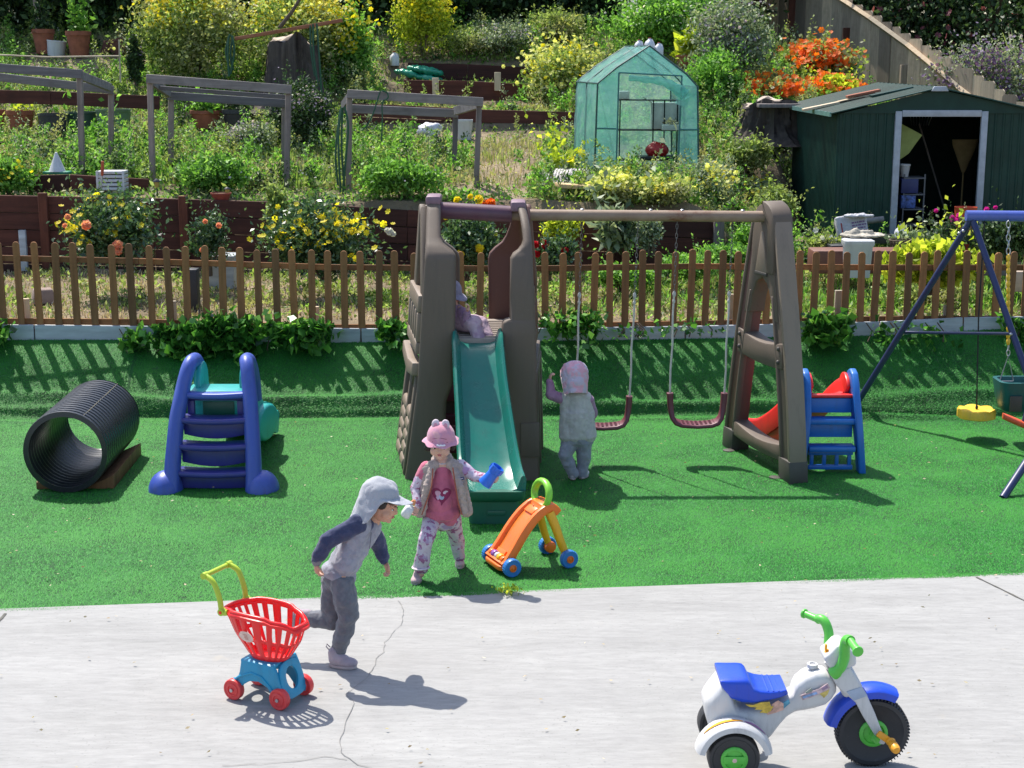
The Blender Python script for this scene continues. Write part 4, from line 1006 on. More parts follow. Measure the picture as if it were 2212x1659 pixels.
# ------------------------------------------------------------ baby walker toy
def walker():
    t = thing('push_walker', 'orange push walker toy with yellow legs, blue wheels and green handle', 'toy walker', (0.115, 9.09, 0.004), R(25))
    M_or = plastic('orange_plastic', (0.85,0.17,0.015), 0.32, 0.02); M_ye = plastic('amber_plastic', (0.82,0.42,0.01), 0.34, 0.03)
    M_gr = plastic('light_green_plastic', (0.22,0.60,0.04), 0.34, 0.04); M_wb = plastic('wheel_blue_plastic', (0.02,0.19,0.55), 0.36, 0.05)
    M_pu = plastic('violet_bead_plastic', (0.25,0.08,0.35), 0.3, 0.02)
    for x, y in ((-0.20,-0.155),(-0.20,0.155),(0.19,-0.15),(0.19,0.15)):
        wheel(t, (x, y, 0.056), 0.056, 0.042, M_wb, M_or, 0.42, ribs=24, hdepth=0.006)
    path = smooth_path([(-0.235,0,0.05),(-0.205,0,0.075),(-0.155,0,0.14),(-0.09,0,0.235),(-0.02,0,0.315),(0.05,0,0.365),(0.105,0,0.37),(0.14,0,0.335)], 26)
    rings = []
    prof = lambda w: [(-w,-0.022),(-w-0.004,0.0),(-w,0.030),(-w+0.016,0.034),(-w+0.030,0.030),(-w+0.036,0.010),(w-0.036,0.010),(w-0.030,0.030),(w-0.016,0.034),(w,0.030),(w+0.004,0.0),(w,-0.022)]
    P = [Vector(p) for p in path]
    for i, p in enumerate(P):
        tt = (P[min(i+1,25)] - P[max(i-1,0)]).normalized(); nn = Vector((-tt.z,0,tt.x)); f = i/25; w = lerp(0.125, 0.095, f); q = prof(w)
        if f < 0.10 or f > 0.70: q = [(y, (0.034 if k in (5,6) else h)) for k, (y, h) in enumerate(q)]
        rings.append([p + Vector((0,1,0))*y + nn*h for y, h in q])
    mb = MB(); mb.ring(rings); b = mb.build('front_panel', M_or, t, smooth=45)
    for i0, i1 in ((4, 6), (15, 17)):
        mb = MB(); rr_ = []
        for i in range(i0, i1+1):
            p = P[i]; tt = (P[i+1]-P[i-1]).normalized(); nn = Vector((-tt.z,0,tt.x)); w = 0.055
            rr_.append([p + Vector((0,1,0))*y + nn*h for y, h in ((-w,0.008),(-w,0.024),(w,0.024),(w,0.008))])
        mb.ring(rr_); mb.build('socket_rim', M_or, b, bevel=0.003)
    mb = MB(); mb.box((0.018, 0, 0.368), (0.006, 0.006, 0.03), Matrix.Rotation(0.0, 4, 'Y')); mb.build('slot', M_print, b, smooth=0)
    for s in (-1, 1):
        leg = smooth_path([(0.085,s*0.085,0.35),(0.115,s*0.10,0.27),(0.15,s*0.115,0.16),(0.19,s*0.12,0.06)], 14)
        mb = MB(); mb.tube(leg, [0.026-0.006*i/13 for i in range(14)], 14, sq=(0.9,1.2)); mb.build('rear_leg', M_ye, t, smooth=60)
        mb = MB(); mb.tube([(0.19,s*0.095,0.056),(0.19,s*0.135,0.056)], 0.036, 20); mb.build('leg_hub', M_or, t, bevel=0.004)
    mb = MB(); mb.ring([[Vector((x, y, z)) for x, y in rr(-0.265,-0.155,-0.13,0.13,0.05,5)] for z in (0.028,0.06)]); mb.build('bumper', M_or, t, bevel=0.008)
    for k, (m, w) in enumerate(((M_or,0.030),(M_ye,0.035),(M_white,0.028),(M_pu,0.035),(M_or,0.025))):
        y = -0.085 + k*0.042; mb = MB(); mb.tube([(-0.222,y-w/2,0.088),(-0.222,y+w/2,0.088)], 0.026 if k % 2 else 0.023, 18); mb.build('roller_bead', m, t, bevel=0.004)
    pts = []
    for k in range(22):
        a = R(-52 + 284*k/21); pts.append((0.075 + 0.03*math.sin(a)*0.5, 0.098*math.cos(a), 0.445 + 0.078*math.sin(a)))
    mb = MB(); mb.tube(pts, [0.017 + 0.004*math.sin(math.pi*k/21) for k in range(22)], 14, sq=(1,1.2), up=Vector((1,0,0))); mb.build('handle', M_gr, t, smooth=60)
walker()

# ------------------------------------------------------------ ride-on trike
def trike():
    o = Vector((0.955, 6.33, 0.012)); t = thing('ride_on_trike', 'white motorcycle-shaped toddler trike with blue seat and green handlebars', 'tricycle', o)
    M_tw = plastic('trike_white_plastic', (0.58,0.575,0.57), 0.38, 0.06); M_ts = plastic('trike_blue_plastic', (0.012,0.065,0.55), 0.30, 0.04)
    M_tg = plastic('trike_green_plastic', (0.10,0.52,0.055), 0.34, 0.04); M_ty = plastic('trike_orange_plastic', (0.85,0.36,0.015), 0.36, 0.03)
    M_tb = plastic('trike_black_tyre', (0.022,0.022,0.025), 0.5, 0.06)
    def q(x, y, Y=6.30): p = D(1426.2 + x/3.666, 1261.7 + y/3.666, Y) - o; return p
    FW = Vector((q(1697,1168,6.28).x, 0, 0.160))
    fw = wheel(t, (FW.x, 0, FW.z), 0.158, 0.072, M_tb, M_tg, 0.40, 'front_wheel', ribs=64)
    for y in (-0.165, 0.185):
        wheel(t, (0.0, y, 0.115), 0.113, 0.078, M_tb, M_tg, 0.52, 'rear_wheel')
    mb = MB(); mb.tube([(0,-0.212,0.115),(0,-0.206,0.115)], 0.010, 12); mb.build('axle_cap', M_stick, t)
    mb = MB(); mb.box((0,-0.2085,0.115), (0.095, 0.006, 0.036)); mb.build('hub_bar', M_tg, t, bevel=0.003)
    mb = MB(); mb.tube([(0,-0.15,0.115),(0,0.17,0.115)], 0.010, 10); mb.build('axle', M_steel, t)
    st = [(346,880,960,.07),(368,835,1060,.10),(400,790,1150,.118),(440,735,1185,.125),(472,695,1190,.128),(520,688,1195,.128),(548,770,1190,.126),(575,870,1185,.122),(620,930,1180,.118),(700,932,1180,.112),(780,922,1210,.104),(835,912,1228,.096),(880,900,1190,.088),(940,885,1110,.078),(1000,858,1045,.070),(1050,830,1015,.066),(1066,775,1010,.068),(1090,738,1002,.072),(1150,692,992,.078),(1230,660,975,.080),(1310,668,950,.076),(1360,705,905,.064),(1392,760,860,.045)]
    rings = []; n = 24
    for x, yt, yb, hw in st:
        hw *= 0.88; yt += 45*hw/0.115 if x < 600 else 22; yt = min(yt, yb-20); a, b = q(x, yt), q(x, yb); cz, hz_ = (a.z+b.z)/2, (a.z-b.z)/2
        rings.append([Vector((a.x, hw*np.sign(math.cos(k))*abs(math.cos(k))**0.5, cz + hz_*np.sign(math.sin(k))*abs(math.sin(k))**0.5)) for k in [2*math.pi*(i+0.5)/n for i in range(n)]])
    mb = MB(); mb.ring(rings); mb.build('body', M_tw, t, smooth=55)
    # seat
    st = [(476,708,790,.100),(500,702,830,.104),(560,698,905,.106),(650,696,940,.106),(690,700,945,.104),(712,720,945,.104),(735,768,942,.104),(790,788,935,.100),(870,798,922,.094),(950,795,905,.088),(1000,788,890,.082),(1012,810,875,.078)]
    rings = []
    for x, yt, yb, hw in st:
        hw *= 0.90; yt += 48; a, b = q(x, yt, 6.24), q(x, yb, 6.24); cz, hz_ = (a.z+b.z)/2, (a.z-b.z)/2
        rings.append([Vector((a.x, (hw+0.016)*np.sign(math.cos(k))*abs(math.cos(k))**0.35, cz + hz_*np.sign(math.sin(k))*abs(math.sin(k))**0.35)) for k in [2*math.pi*(i+0.5)/n for i in range(n)]])
    mb = MB(); mb.ring(rings); seat = mb.build('seat', M_ts, t, smooth=50)
    for i in range(6):
        x = 765 + i*42; a = q(x, 838 + (4 if i < 2 else 6)*0.5 + i*0.6, 6.26); mb = MB(); mb.tube([(a.x,-0.09,a.z+0.002),(a.x,0,a.z+0.004),(a.x,0.09,a.z+0.002)], 0.006, 8); mb.build('seat_rib', M_ts, seat)
    # rear mudguards
    def guard(c, r0, r1, a0, a1, y0, y1, name, mat, parent=t, n=20, taper=True):
        rings = []
        for i in range(n+1):
            a = R(lerp(a0, a1, i/n)); k = 1 - (0.12 if taper else 0)*abs(i/n-0.5)*2
            rings.append([Vector((c[0]+r*math.cos(a), y, c[2]+r*math.sin(a))) for r, y in ((r0,y0),(r1-0.01,y0),(r1,y0+0.012),(r1+0.006,(y0+y1)/2),(r1,y1-0.012),(r1-0.01,y1),(r0,y1),(r0+0.002,(y0+y1)/2))])
        mb = MB(); mb.ring(rings); return mb.build(name, mat, parent, smooth=50)
    for y0, y1 in ((-0.222,-0.108),(0.13,0.20)):
        g = guard((0,0,0.115), 0.132, 0.165 if y0 < 0 else 0.145, 12, 168 if y0 < 0 else 100, y0, y1, 'mudguard', M_tw)
        if y0 < 0:
            for a0, a1, m in ((78,140,M_ty),(38,76,plastic('violet_stripe',(0.30,0.12,0.30),0.4)),):
                rings = []
                for i in range(13):
                    a = R(lerp(a0, a1, i/12)); wv = 0.009*math.sin(math.pi*i/12) + 0.001; rings.append([Vector((0.1725*math.cos(a), y, 0.115+0.1725*math.sin(a))) for y in (y0+0.045-wv, y0+0.045+wv)] + [Vector((0.1705*math.cos(a), y, 0.115+0.1705*math.sin(a))) for y in (y0+0.045+wv, y0+0.045-wv)])
                mb = MB(); mb.ring(rings); mb.build('stripe_decal', m, g)
    mb = MB(); mb.box((0.02,0.0,0.20), (0.22,0.22,0.06)); mb.build('axle_housing', M_tw, t, bevel=0.03)
    # front mudguard
    guard((FW.x,0,FW.z), 0.172, 0.212, 62, 168, -0.058, 0.058, 'front_mudguard', M_ts)
    # fork
    for s in (-1, 1):
        poly = [(1335,700),(1500,655),(1560,760),(1640,885),(1700,1020),(1782,1235),(1776,1268),(1738,1266),(1700,1200),(1600,1040),(1545,935),(1480,880),(1400,810)]
        pp = [(q(x, y, 6.27).x, q(x, y, 6.27).z) for x, y in poly]; mb = MB(); mb.prism(pp, 0.022, Matrix(((1,0,0,0),(0,0,-1,(-0.046 if s<0 else 0.070)),(0,1,0,0),(0,0,0,1))))
        f = mb.build('fork_blade', M_tw, t, bevel=0.007, seg=3)
    a, b, c = q(1420,760), q(1480,690), q(1570,880); mb = MB(); mb.beam((a.x+0.015,0,a.z+0.03), (c.x-0.02,0,c.z+0.01), 0.11, 0.095); mb.build('steering_head', M_tw, t, bevel=0.02, seg=3)
    mb = MB(); pg = [(1475,850),(1595,810),(1640,880),(1530,920)]; pp = [(q(x,y,6.265).x, q(x,y,6.265).z) for x,y in pg]
    mb.prism(pp, 0.003, Matrix(((1,0,0,0),(0,0,-1,-0.0685),(0,1,0,0),(0,0,0,1)))); mb.build('fork_label', plain('grey_blue_label', (0.36,0.43,0.55), 0.4, bstr=0), t, smooth=0)
    # pedals
    a = q(1735,1215,6.22)
    c0 = Vector((FW.x,-0.085,FW.z)); mb = MB(); mb.tube([c0 + Vector((-0.01,0,0)), c0 + Vector((0,-0.02,0))], 0.016, 12); mb.build('crank_hub', M_tg, t)
    mb = MB(); mb.beam(c0 + Vector((0.0,-0.02,0.035)), c0 + Vector((0.055,-0.02,-0.005)), 0.016, 0.030); mb.build('crank', M_ty, t, bevel=0.006)
    mb = MB(); e = c0 + Vector((0.058,-0.03,-0.004)); mb.lathe([(0.017,-0.01),(0.021,-0.004),(0.017,0.006),(0.021,0.02),(0.021,0.05),(0.016,0.062)], 16, frame_from(e, e+Vector((0.01,-0.06,-0.012)))); mb.build('pedal', M_ty, t)
    e = Vector((FW.x-0.055,0.085,FW.z+0.03)); mb = MB(); mb.tube([e, e+Vector((0,0.06,0))], 0.019, 14); mb.build('pedal', M_ty, t)
    # instrument head
    H = [(1285,560),(1300,600),(1360,680),(1440,690),(1500,640),(1545,625),(1540,560),(1500,500),(1440,455),(1390,465),(1330,530)]
    pp = [(q(x,y).x, q(x,y).z) for x, y in H]; mb = MB(); mb.prism(pp, 0.13, Matrix(((1,0,0,0),(0,0,-1,0.065),(0,1,0,0),(0,0,0,1)))); mb.build('console', M_tw, t, bevel=0.014, seg=3)
    a = q(1325,545); mb = MB(); mb.lathe([(0.018,0),(0.018,0.006),(0.004,0.008)], 16, frame_from(Vector((a.x+0.006,-0.02,a.z+0.004)), Vector((a.x-0.02,-0.02,a.z+0.05)))); k = mb.build('key_plate', M_ty, t)
    mb = MB(); mb.box((a.x-0.006,-0.02,a.z+0.022), (0.010,0.016,0.03)); mb.build('key', M_ty, k, bevel=0.003)
    a = q(1215,672); mb = MB(); mb.lathe([(0.024,-0.01),(0.024,0.006),(0.014,0.008),(0.014,0.002),(0.001,0.002)], 20, T(a.x, 0, a.z+0.006)); mb.build('fuel_cap', M_tw, t)
    # handlebars
    b0 = q(1400,685)
    near = smooth_path([(q(1360,690).x,-0.055,q(1360,690).z),(q(1425,660,6.26).x,-0.072,q(1425,660,6.26).z),(q(1455,580,6.25).x,-0.085,q(1455,580,6.25).z),(q(1465,500,6.22).x,-0.10,q(1465,500,6.22).z),(q(1485,455,6.2).x,-0.115,q(1485,455,6.2).z),(q(1510,455,6.18).x,-0.145,q(1510,455,6.18).z)], 22)
    mb = MB(); mb.tube(near, [0.030,0.030,0.029]+[0.0235]*19, 14, sq=(1,1.0)); mb.build('handlebar', M_tg, t, smooth=60)
    e = Vector(near[-1]); mb = MB(); mb.tube([e, e+Vector((0.012,-0.08,-0.012))], 0.017, 14); g = mb.build('grip', M_tg, t); mb = MB(); mb.tube([e+Vector((0.012,-0.078,-0.012)), e+Vector((0.0135,-0.09,-0.0135))], 0.024, 18); mb.build('grip_end', M_tg, g, bevel=0.003)
    far = smooth_path([(q(1345,600,6.36).x,0.05,q(1345,600,6.36).z),(q(1335,480,6.40).x,0.075,q(1335,480,6.40).z),(q(1335,390,6.42).x,0.09,q(1335,390,6.42).z),(q(1310,310,6.44).x,0.11,q(1310,310,6.44).z),(q(1275,278,6.46).x,0.13,q(1275,278,6.46).z),(q(1245,275,6.48).x,0.145,q(1245,275,6.48).z)], 22)
    mb = MB(); mb.tube(far, 0.0215, 14); mb.build('handlebar', M_tg, t, smooth=60)
    e = Vector(far[-1]); d = Vector((-0.045,0.055,0.004)); mb = MB(); mb.tube([e, e+d], 0.016, 14); g = mb.build('grip', M_tg, t); mb = MB(); mb.tube([e+d, e+d*1.15], 0.022, 18); mb.build('grip_end', M_tg, g, bevel=0.003)
    # decals, flat print on the body side
    def decal(pts, col, name='decal', y=-0.112, Y=6.21):
        pp = [(q(x,yy,Y).x, q(x,yy,Y).z) for x, yy in pts]; mb = MB(); mb.prism(pp, 0.0035, Matrix(((1,0,0,0),(0,0,-1,y),(0,1,0,0),(0,0,0,1)))); mb.build(name, plain('decal_print', col, 0.45, var=0.25, scale=50, bstr=0), t, smooth=0)
    decal([(675,960),(740,965),(800,945),(870,940),(880,975),(900,975),(880,1010),(850,1030),(790,1025),(815,1005),(750,1000),(770,985),(710,980)], (0.62,0.42,0.05), y=-0.1075)
    decal([(885,975),(940,940),(985,965),(985,1015),(930,1035),(860,1055),(850,1045),(900,1012)], (0.62,0.36,0.28), y=-0.092)
    decal([(985,965),(1030,942),(1042,970),(1000,1006),(985,1015)], (0.10,0.36,0.50), y=-0.080)
    decal([(1115,890),(1260,838),(1330,795),(1352,830),(1300,865),(1200,905),(1130,928)], (0.55,0.40,0.42), y=-0.0815, Y=6.235)
    decal([(1128,898),(1240,860),(1250,876),(1136,914)], (0.25,0.38,0.62), y=-0.0835, Y=6.235)
    decal([(1150,868),(1200,830),(1210,856),(1165,872)], (0.30,0.34,0.30), y=-0.0817, Y=6.235)
    decal([(1265,875),(1345,842),(1330,880),(1300,910)], (0.60,0.46,0.12), y=-0.0817, Y=6.235)
    decal([(1278,832),(1322,806),(1334,826),(1290,850)], (0.30,0.20,0.30), y=-0.0837, Y=6.235)
trike()
# ------------------------------------------------------------ children
def skin_mat(name, c):
    m, n, p = new_mat(name); co = coords(n)
    n.links.new(ramp(n, noise(n, co, 14, 4), [c, tuple(min(1, x*1.12) for x in c)], [0.3,0.7]), p.inputs['Base Color'])
    p.inputs['Roughness'].default_value = 0.55; p.inputs['Subsurface Weight'].default_value = 0.12; p.inputs['Subsurface Radius'].default_value = (0.02,0.008,0.004); p.inputs['Subsurface Scale'].default_value = 0.4
    return m
def cloth(name, c, c2=None, scale=20, rough=0.9, pos=(0.45,0.6), fine=0.25, c3=None):
    m, n, p = new_mat(name); co = coords(n)
    cols = [c, c2 or tuple(x*0.82 for x in c)] + ([c3] if c3 else [])
    ps_ = list(pos) if not c3 else [pos[0], (pos[0]+pos[1])/2, pos[1]]
    col = ramp(n, noise(n, co, scale, 3, 0.6), cols, ps_)
    w_ = noise(n, co, 420, 2); n.links.new(mixc(n, fine, col, ramp(n, w_, [(0.25,0.25,0.25),(0.85,0.85,0.85)]), 'OVERLAY'), p.inputs['Base Color'])
    p.inputs['Roughness'].default_value = rough; p.inputs['Sheen Weight'].default_value = 0.25; p.inputs['Specular IOR Level'].default_value = 0.2
    bump(n, p, w_, 0.5, 0.002); return m
M_skin = skin_mat('skin', (0.50,0.27,0.18)); M_skin2 = skin_mat('fair_skin', (0.58,0.34,0.25)); M_lip = skin_mat('lips', (0.42,0.12,0.11))
M_hair = plain('dark_hair', (0.018,0.012,0.010), 0.5, bscale=140, bstr=0.9, vec=(1,1,0.2), dist=0.01)
M_eye = plain('dark_eye', (0.015,0.010,0.008), 0.15, bstr=0); M_eyew = plain('eye_white', (0.75,0.72,0.70), 0.3, bstr=0)
tex_fold = bpy.data.textures.new('cloth_folds', 'CLOUDS'); tex_fold.noise_scale = 0.07; tex_fold.noise_depth = 2
tex_soft = bpy.data.textures.new('fleece_lumps', 'CLOUDS'); tex_soft.noise_scale = 0.018; tex_soft.noise_depth = 1
def blob(mb, name, mat, parent, voxel=0.005, it=5, fold=0.0, tex=None, label=None):
    me = bpy.data.meshes.new(name); me.from_pydata(mb.v, [], mb.f)
    bm = bmesh.new(); bm.from_mesh(me); bmesh.ops.recalc_face_normals(bm, faces=bm.faces); bm.to_mesh(me); bm.free()
    tmp = bpy.data.objects.new(name, me); C.objects.link(tmp)
    r = tmp.modifiers.new('r', 'REMESH'); r.mode = 'VOXEL'; r.voxel_size = voxel; r.use_smooth_shade = True
    if it: s_ = tmp.modifiers.new('s', 'SMOOTH'); s_.factor = 0.5; s_.iterations = it
    if fold:
        d = tmp.modifiers.new('d', 'DISPLACE'); d.texture = tex or tex_fold; d.strength = fold; d.mid_level = 0.5; d.texture_coords = 'LOCAL'
    dg = bpy.context.evaluated_depsgraph_get(); ev = tmp.evaluated_get(dg); nm = bpy.data.meshes.new_from_object(ev)
    bpy.data.objects.remove(tmp); nm.name = name; nm.materials.clear(); nm.materials.append(mat)
    nm.polygons.foreach_set('use_smooth', [True]*len(nm.polygons))
    return link(name, nm, parent, None, None, label)
def basis(f, up, o):
    f = Vector(f).normalized(); s = f.cross(Vector(up)).normalized(); u = s.cross(f)
    m = Matrix((s, f, u)).transposed().to_4x4(); m.translation = Vector(o); return m
def head_prims(mb, M, k=1.0):
    e = lambda c, r: mb.ell(tuple(x*k for x in c), tuple(x*k for x in r), 18, 12, M)
    e((0,-0.012,0.018), (0.074,0.088,0.080)); e((0,0.018,-0.018), (0.064,0.068,0.066)); e((0,0.030,-0.052), (0.046,0.048,0.036))
    for s in (-1, 1): e((s*0.036,0.052,-0.032), (0.028,0.026,0.028)); e((s*0.075,-0.006,-0.008), (0.009,0.016,0.022)); e((s*0.028,0.068,0.020),(0.024,0.012,0.010))
    e((0,0.088,-0.014), (0.011,0.011,0.013)); e((0,0.080,0.000), (0.008,0.011,0.016)); e((0,0.078,-0.040), (0.020,0.009,0.008)); e((0,0.071,-0.068),(0.018,0.014,0.012))
def face_bits(M, parent, k=1.0):
    for s in (-1, 1):
        mb = MB(); mb.ell((s*0.030*k,0.0755*k,0.002*k), (0.011*k,0.006*k,0.0045*k), 12, 8, M); mb.build('eye_white', M_eyew, parent)
        mb = MB(); mb.ell((s*0.030*k,0.0785*k,0.002*k), (0.007*k,0.004*k,0.0048*k), 10, 8, M); mb.build('eye', M_eye, parent)
        mb = MB(); mb.tube([M @ Vector((s*(0.014+0.011*i)*k, (0.086-0.002*i*i)*k, (0.020+0.003*(i==1))*k)) for i in range(4)], 0.0022*k, 5); mb.build('eyebrow', M_hair, parent)
    mb = MB(); mb.ell((0,0.084*k,-0.0385*k), (0.016*k,0.006*k,0.0042*k), 12, 6, M); mb.ell((0,0.083*k,-0.0455*k), (0.013*k,0.006*k,0.0045*k), 12, 6, M); mb.build('mouth', M_lip, parent)
def hand_prims(mb, wrist, d, pn, k=1.0, curl=0.9, thumb=1):
    """wrist, direction of the fingers, palm normal (fingers curl towards it)"""
    d = Vector(d).normalized(); pn = (Vector(pn) - d*Vector(pn).dot(d)).normalized(); s = d.cross(pn)*thumb; w = Vector(wrist)
    M = Matrix((s, d, -pn)).transposed().to_4x4(); M.translation = w + d*0.026*k
    mb.ell((0,0,0), (0.024*k,0.028*k,0.012*k), 14, 8, M)
    for i, L in enumerate((0.038,0.043,0.040,0.031)):
        p = w + d*0.044*k + s*(0.0165 - 0.011*i)*k; c = curl*(0.8+0.12*i); q = (d*math.cos(c*0.6) + pn*math.sin(c*0.6)); r = (d*math.cos(c*1.5) + pn*math.sin(c*1.5)); r3 = (d*math.cos(c*2.1) + pn*math.sin(c*2.1))
        a = p + q*L*0.45*k; b = a + r*L*0.33*k; c3 = b + r3*L*0.25*k
        mb.cone(p - d*0.01*k, a, 0.0062*k, 0.0058*k, 8); mb.cone(a, b, 0.0058*k, 0.0054*k, 8); mb.cone(b, c3, 0.0054*k, 0.0048*k, 8)
    p = w + d*0.014*k + s*0.018*k; a = p + (d*0.55 + s*0.8 + pn*0.35).normalized()*0.022*k; b = a + (d*0.85 + s*0.15 + pn*0.55).normalized()*0.020*k
    mb.cone(p, a, 0.0085*k, 0.0070*k, 8); mb.cone(a, b, 0.0068*k, 0.0058*k, 8)
def hat(M, mat, parent, k=1.0, brim=0.06, bdown=0.02, flap=0.0, flare=0.02, rx=0.086, ry=0.098, rz=0.095, z0=0.02, bx=1.4, name='sun_hat', fold=0.006, all_round=0.0, wave=0.0, blift=0.0):
    N = 56; mb = MB(); rings = []
    for j in range(9):
        a = R(88 - 88*j/8); rings.append([(rx*math.cos(a)**0.9*math.cos(2*math.pi*i/N) if a < R(87) else 0.002*math.cos(2*math.pi*i/N), ry*math.cos(a)**0.9*math.sin(2*math.pi*i/N) - 0.012 if a < R(87) else 0.002*math.sin(2*math.pi*i/N) - 0.012, z0 + rz*math.sin(a)) for i in range(N)])
    for j in range(1, 9):
        t = j/8; ring_ = []
        for i in range(N):
            a = 2*math.pi*i/N; c = math.sin(a)         # 1 at the front
            wf = max(0, c)**bx; wb = sm(0.45, -0.1, 0) if False else float(sm(-0.55, 0.15, -c*1.0 + 0.0)) if flap else 0
            wv = 1 + wave*math.sin(a*7+1.1) 
            out = (brim*wf + all_round + flare*wb)*t*wv; dn = (bdown*wf + all_round*0.55*wv)*t + flap*wb*t - blift*wf*t*t
            ring_.append(((rx+out)*math.cos(a), (ry+out)*math.sin(a) - 0.012, z0 - dn - 0.004*t))
        rings.append(ring_)
    mb.ring([[M @ (Vector(p)*k) for p in r] for r in rings], caps=False)
    o = mb.build(name, mat, parent, smooth=80); s_ = o.modifiers.new('thick', 'SOLIDIFY'); s_.thickness = 0.004; s_.offset = 1
    if fold:
        sb = o.modifiers.new('sub', 'SUBSURF'); sb.levels = 1; sb.render_levels = 1
        d = o.modifiers.new('d', 'DISPLACE'); d.texture = tex_fold; d.strength = fold; d.mid_level = 0.5
    return o
def shoe(parent, heel, d, k, mat, solem, up=Vector((0,0,1))):
    d = Vector(d).normalized(); s = d.cross(up).normalized(); u = s.cross(d); M = Matrix((d, -s, u)).transposed().to_4x4(); M.translation = Vector(heel)
    mb = MB(); mb.ell((0.030*k,0,0.038*k), (0.036*k,0.030*k,0.036*k), 16, 10, M); mb.ell((0.085*k,0,0.026*k), (0.050*k,0.032*k,0.024*k), 16, 10, M); mb.cone(M @ Vector((0.022*k,0,0.04*k)), M @ Vector((0.018*k,0,0.068*k)), 0.029*k, 0.026*k)
    mb.ell((0.055*k,0,0.034*k), (0.045*k,0.029*k,0.030*k), 16, 10, M)
    o = blob(mb, 'shoe', mat, parent, 0.004, 4)
    pts = [(0.135*k*0.5 + 0.068*k*math.cos(a) - 0.006*k, 0.030*k*math.sin(a)*(1 + 0.12*math.cos(a))) for a in [2*math.pi*i/24 for i in range(24)]]
    mb = MB(); mb.prism(pts, 0.014*k, M, 0.0); mb.build('sole', solem, o, bevel=0.003)
    return o
def limb(mb, pts, rs, n=14):
    for i in range(len(pts)-1): mb.cone(pts[i], pts[i+1], rs[i], rs[i+1], n)
M_sole = plain('pale_rubber_sole', (0.42,0.36,0.35), 0.7)

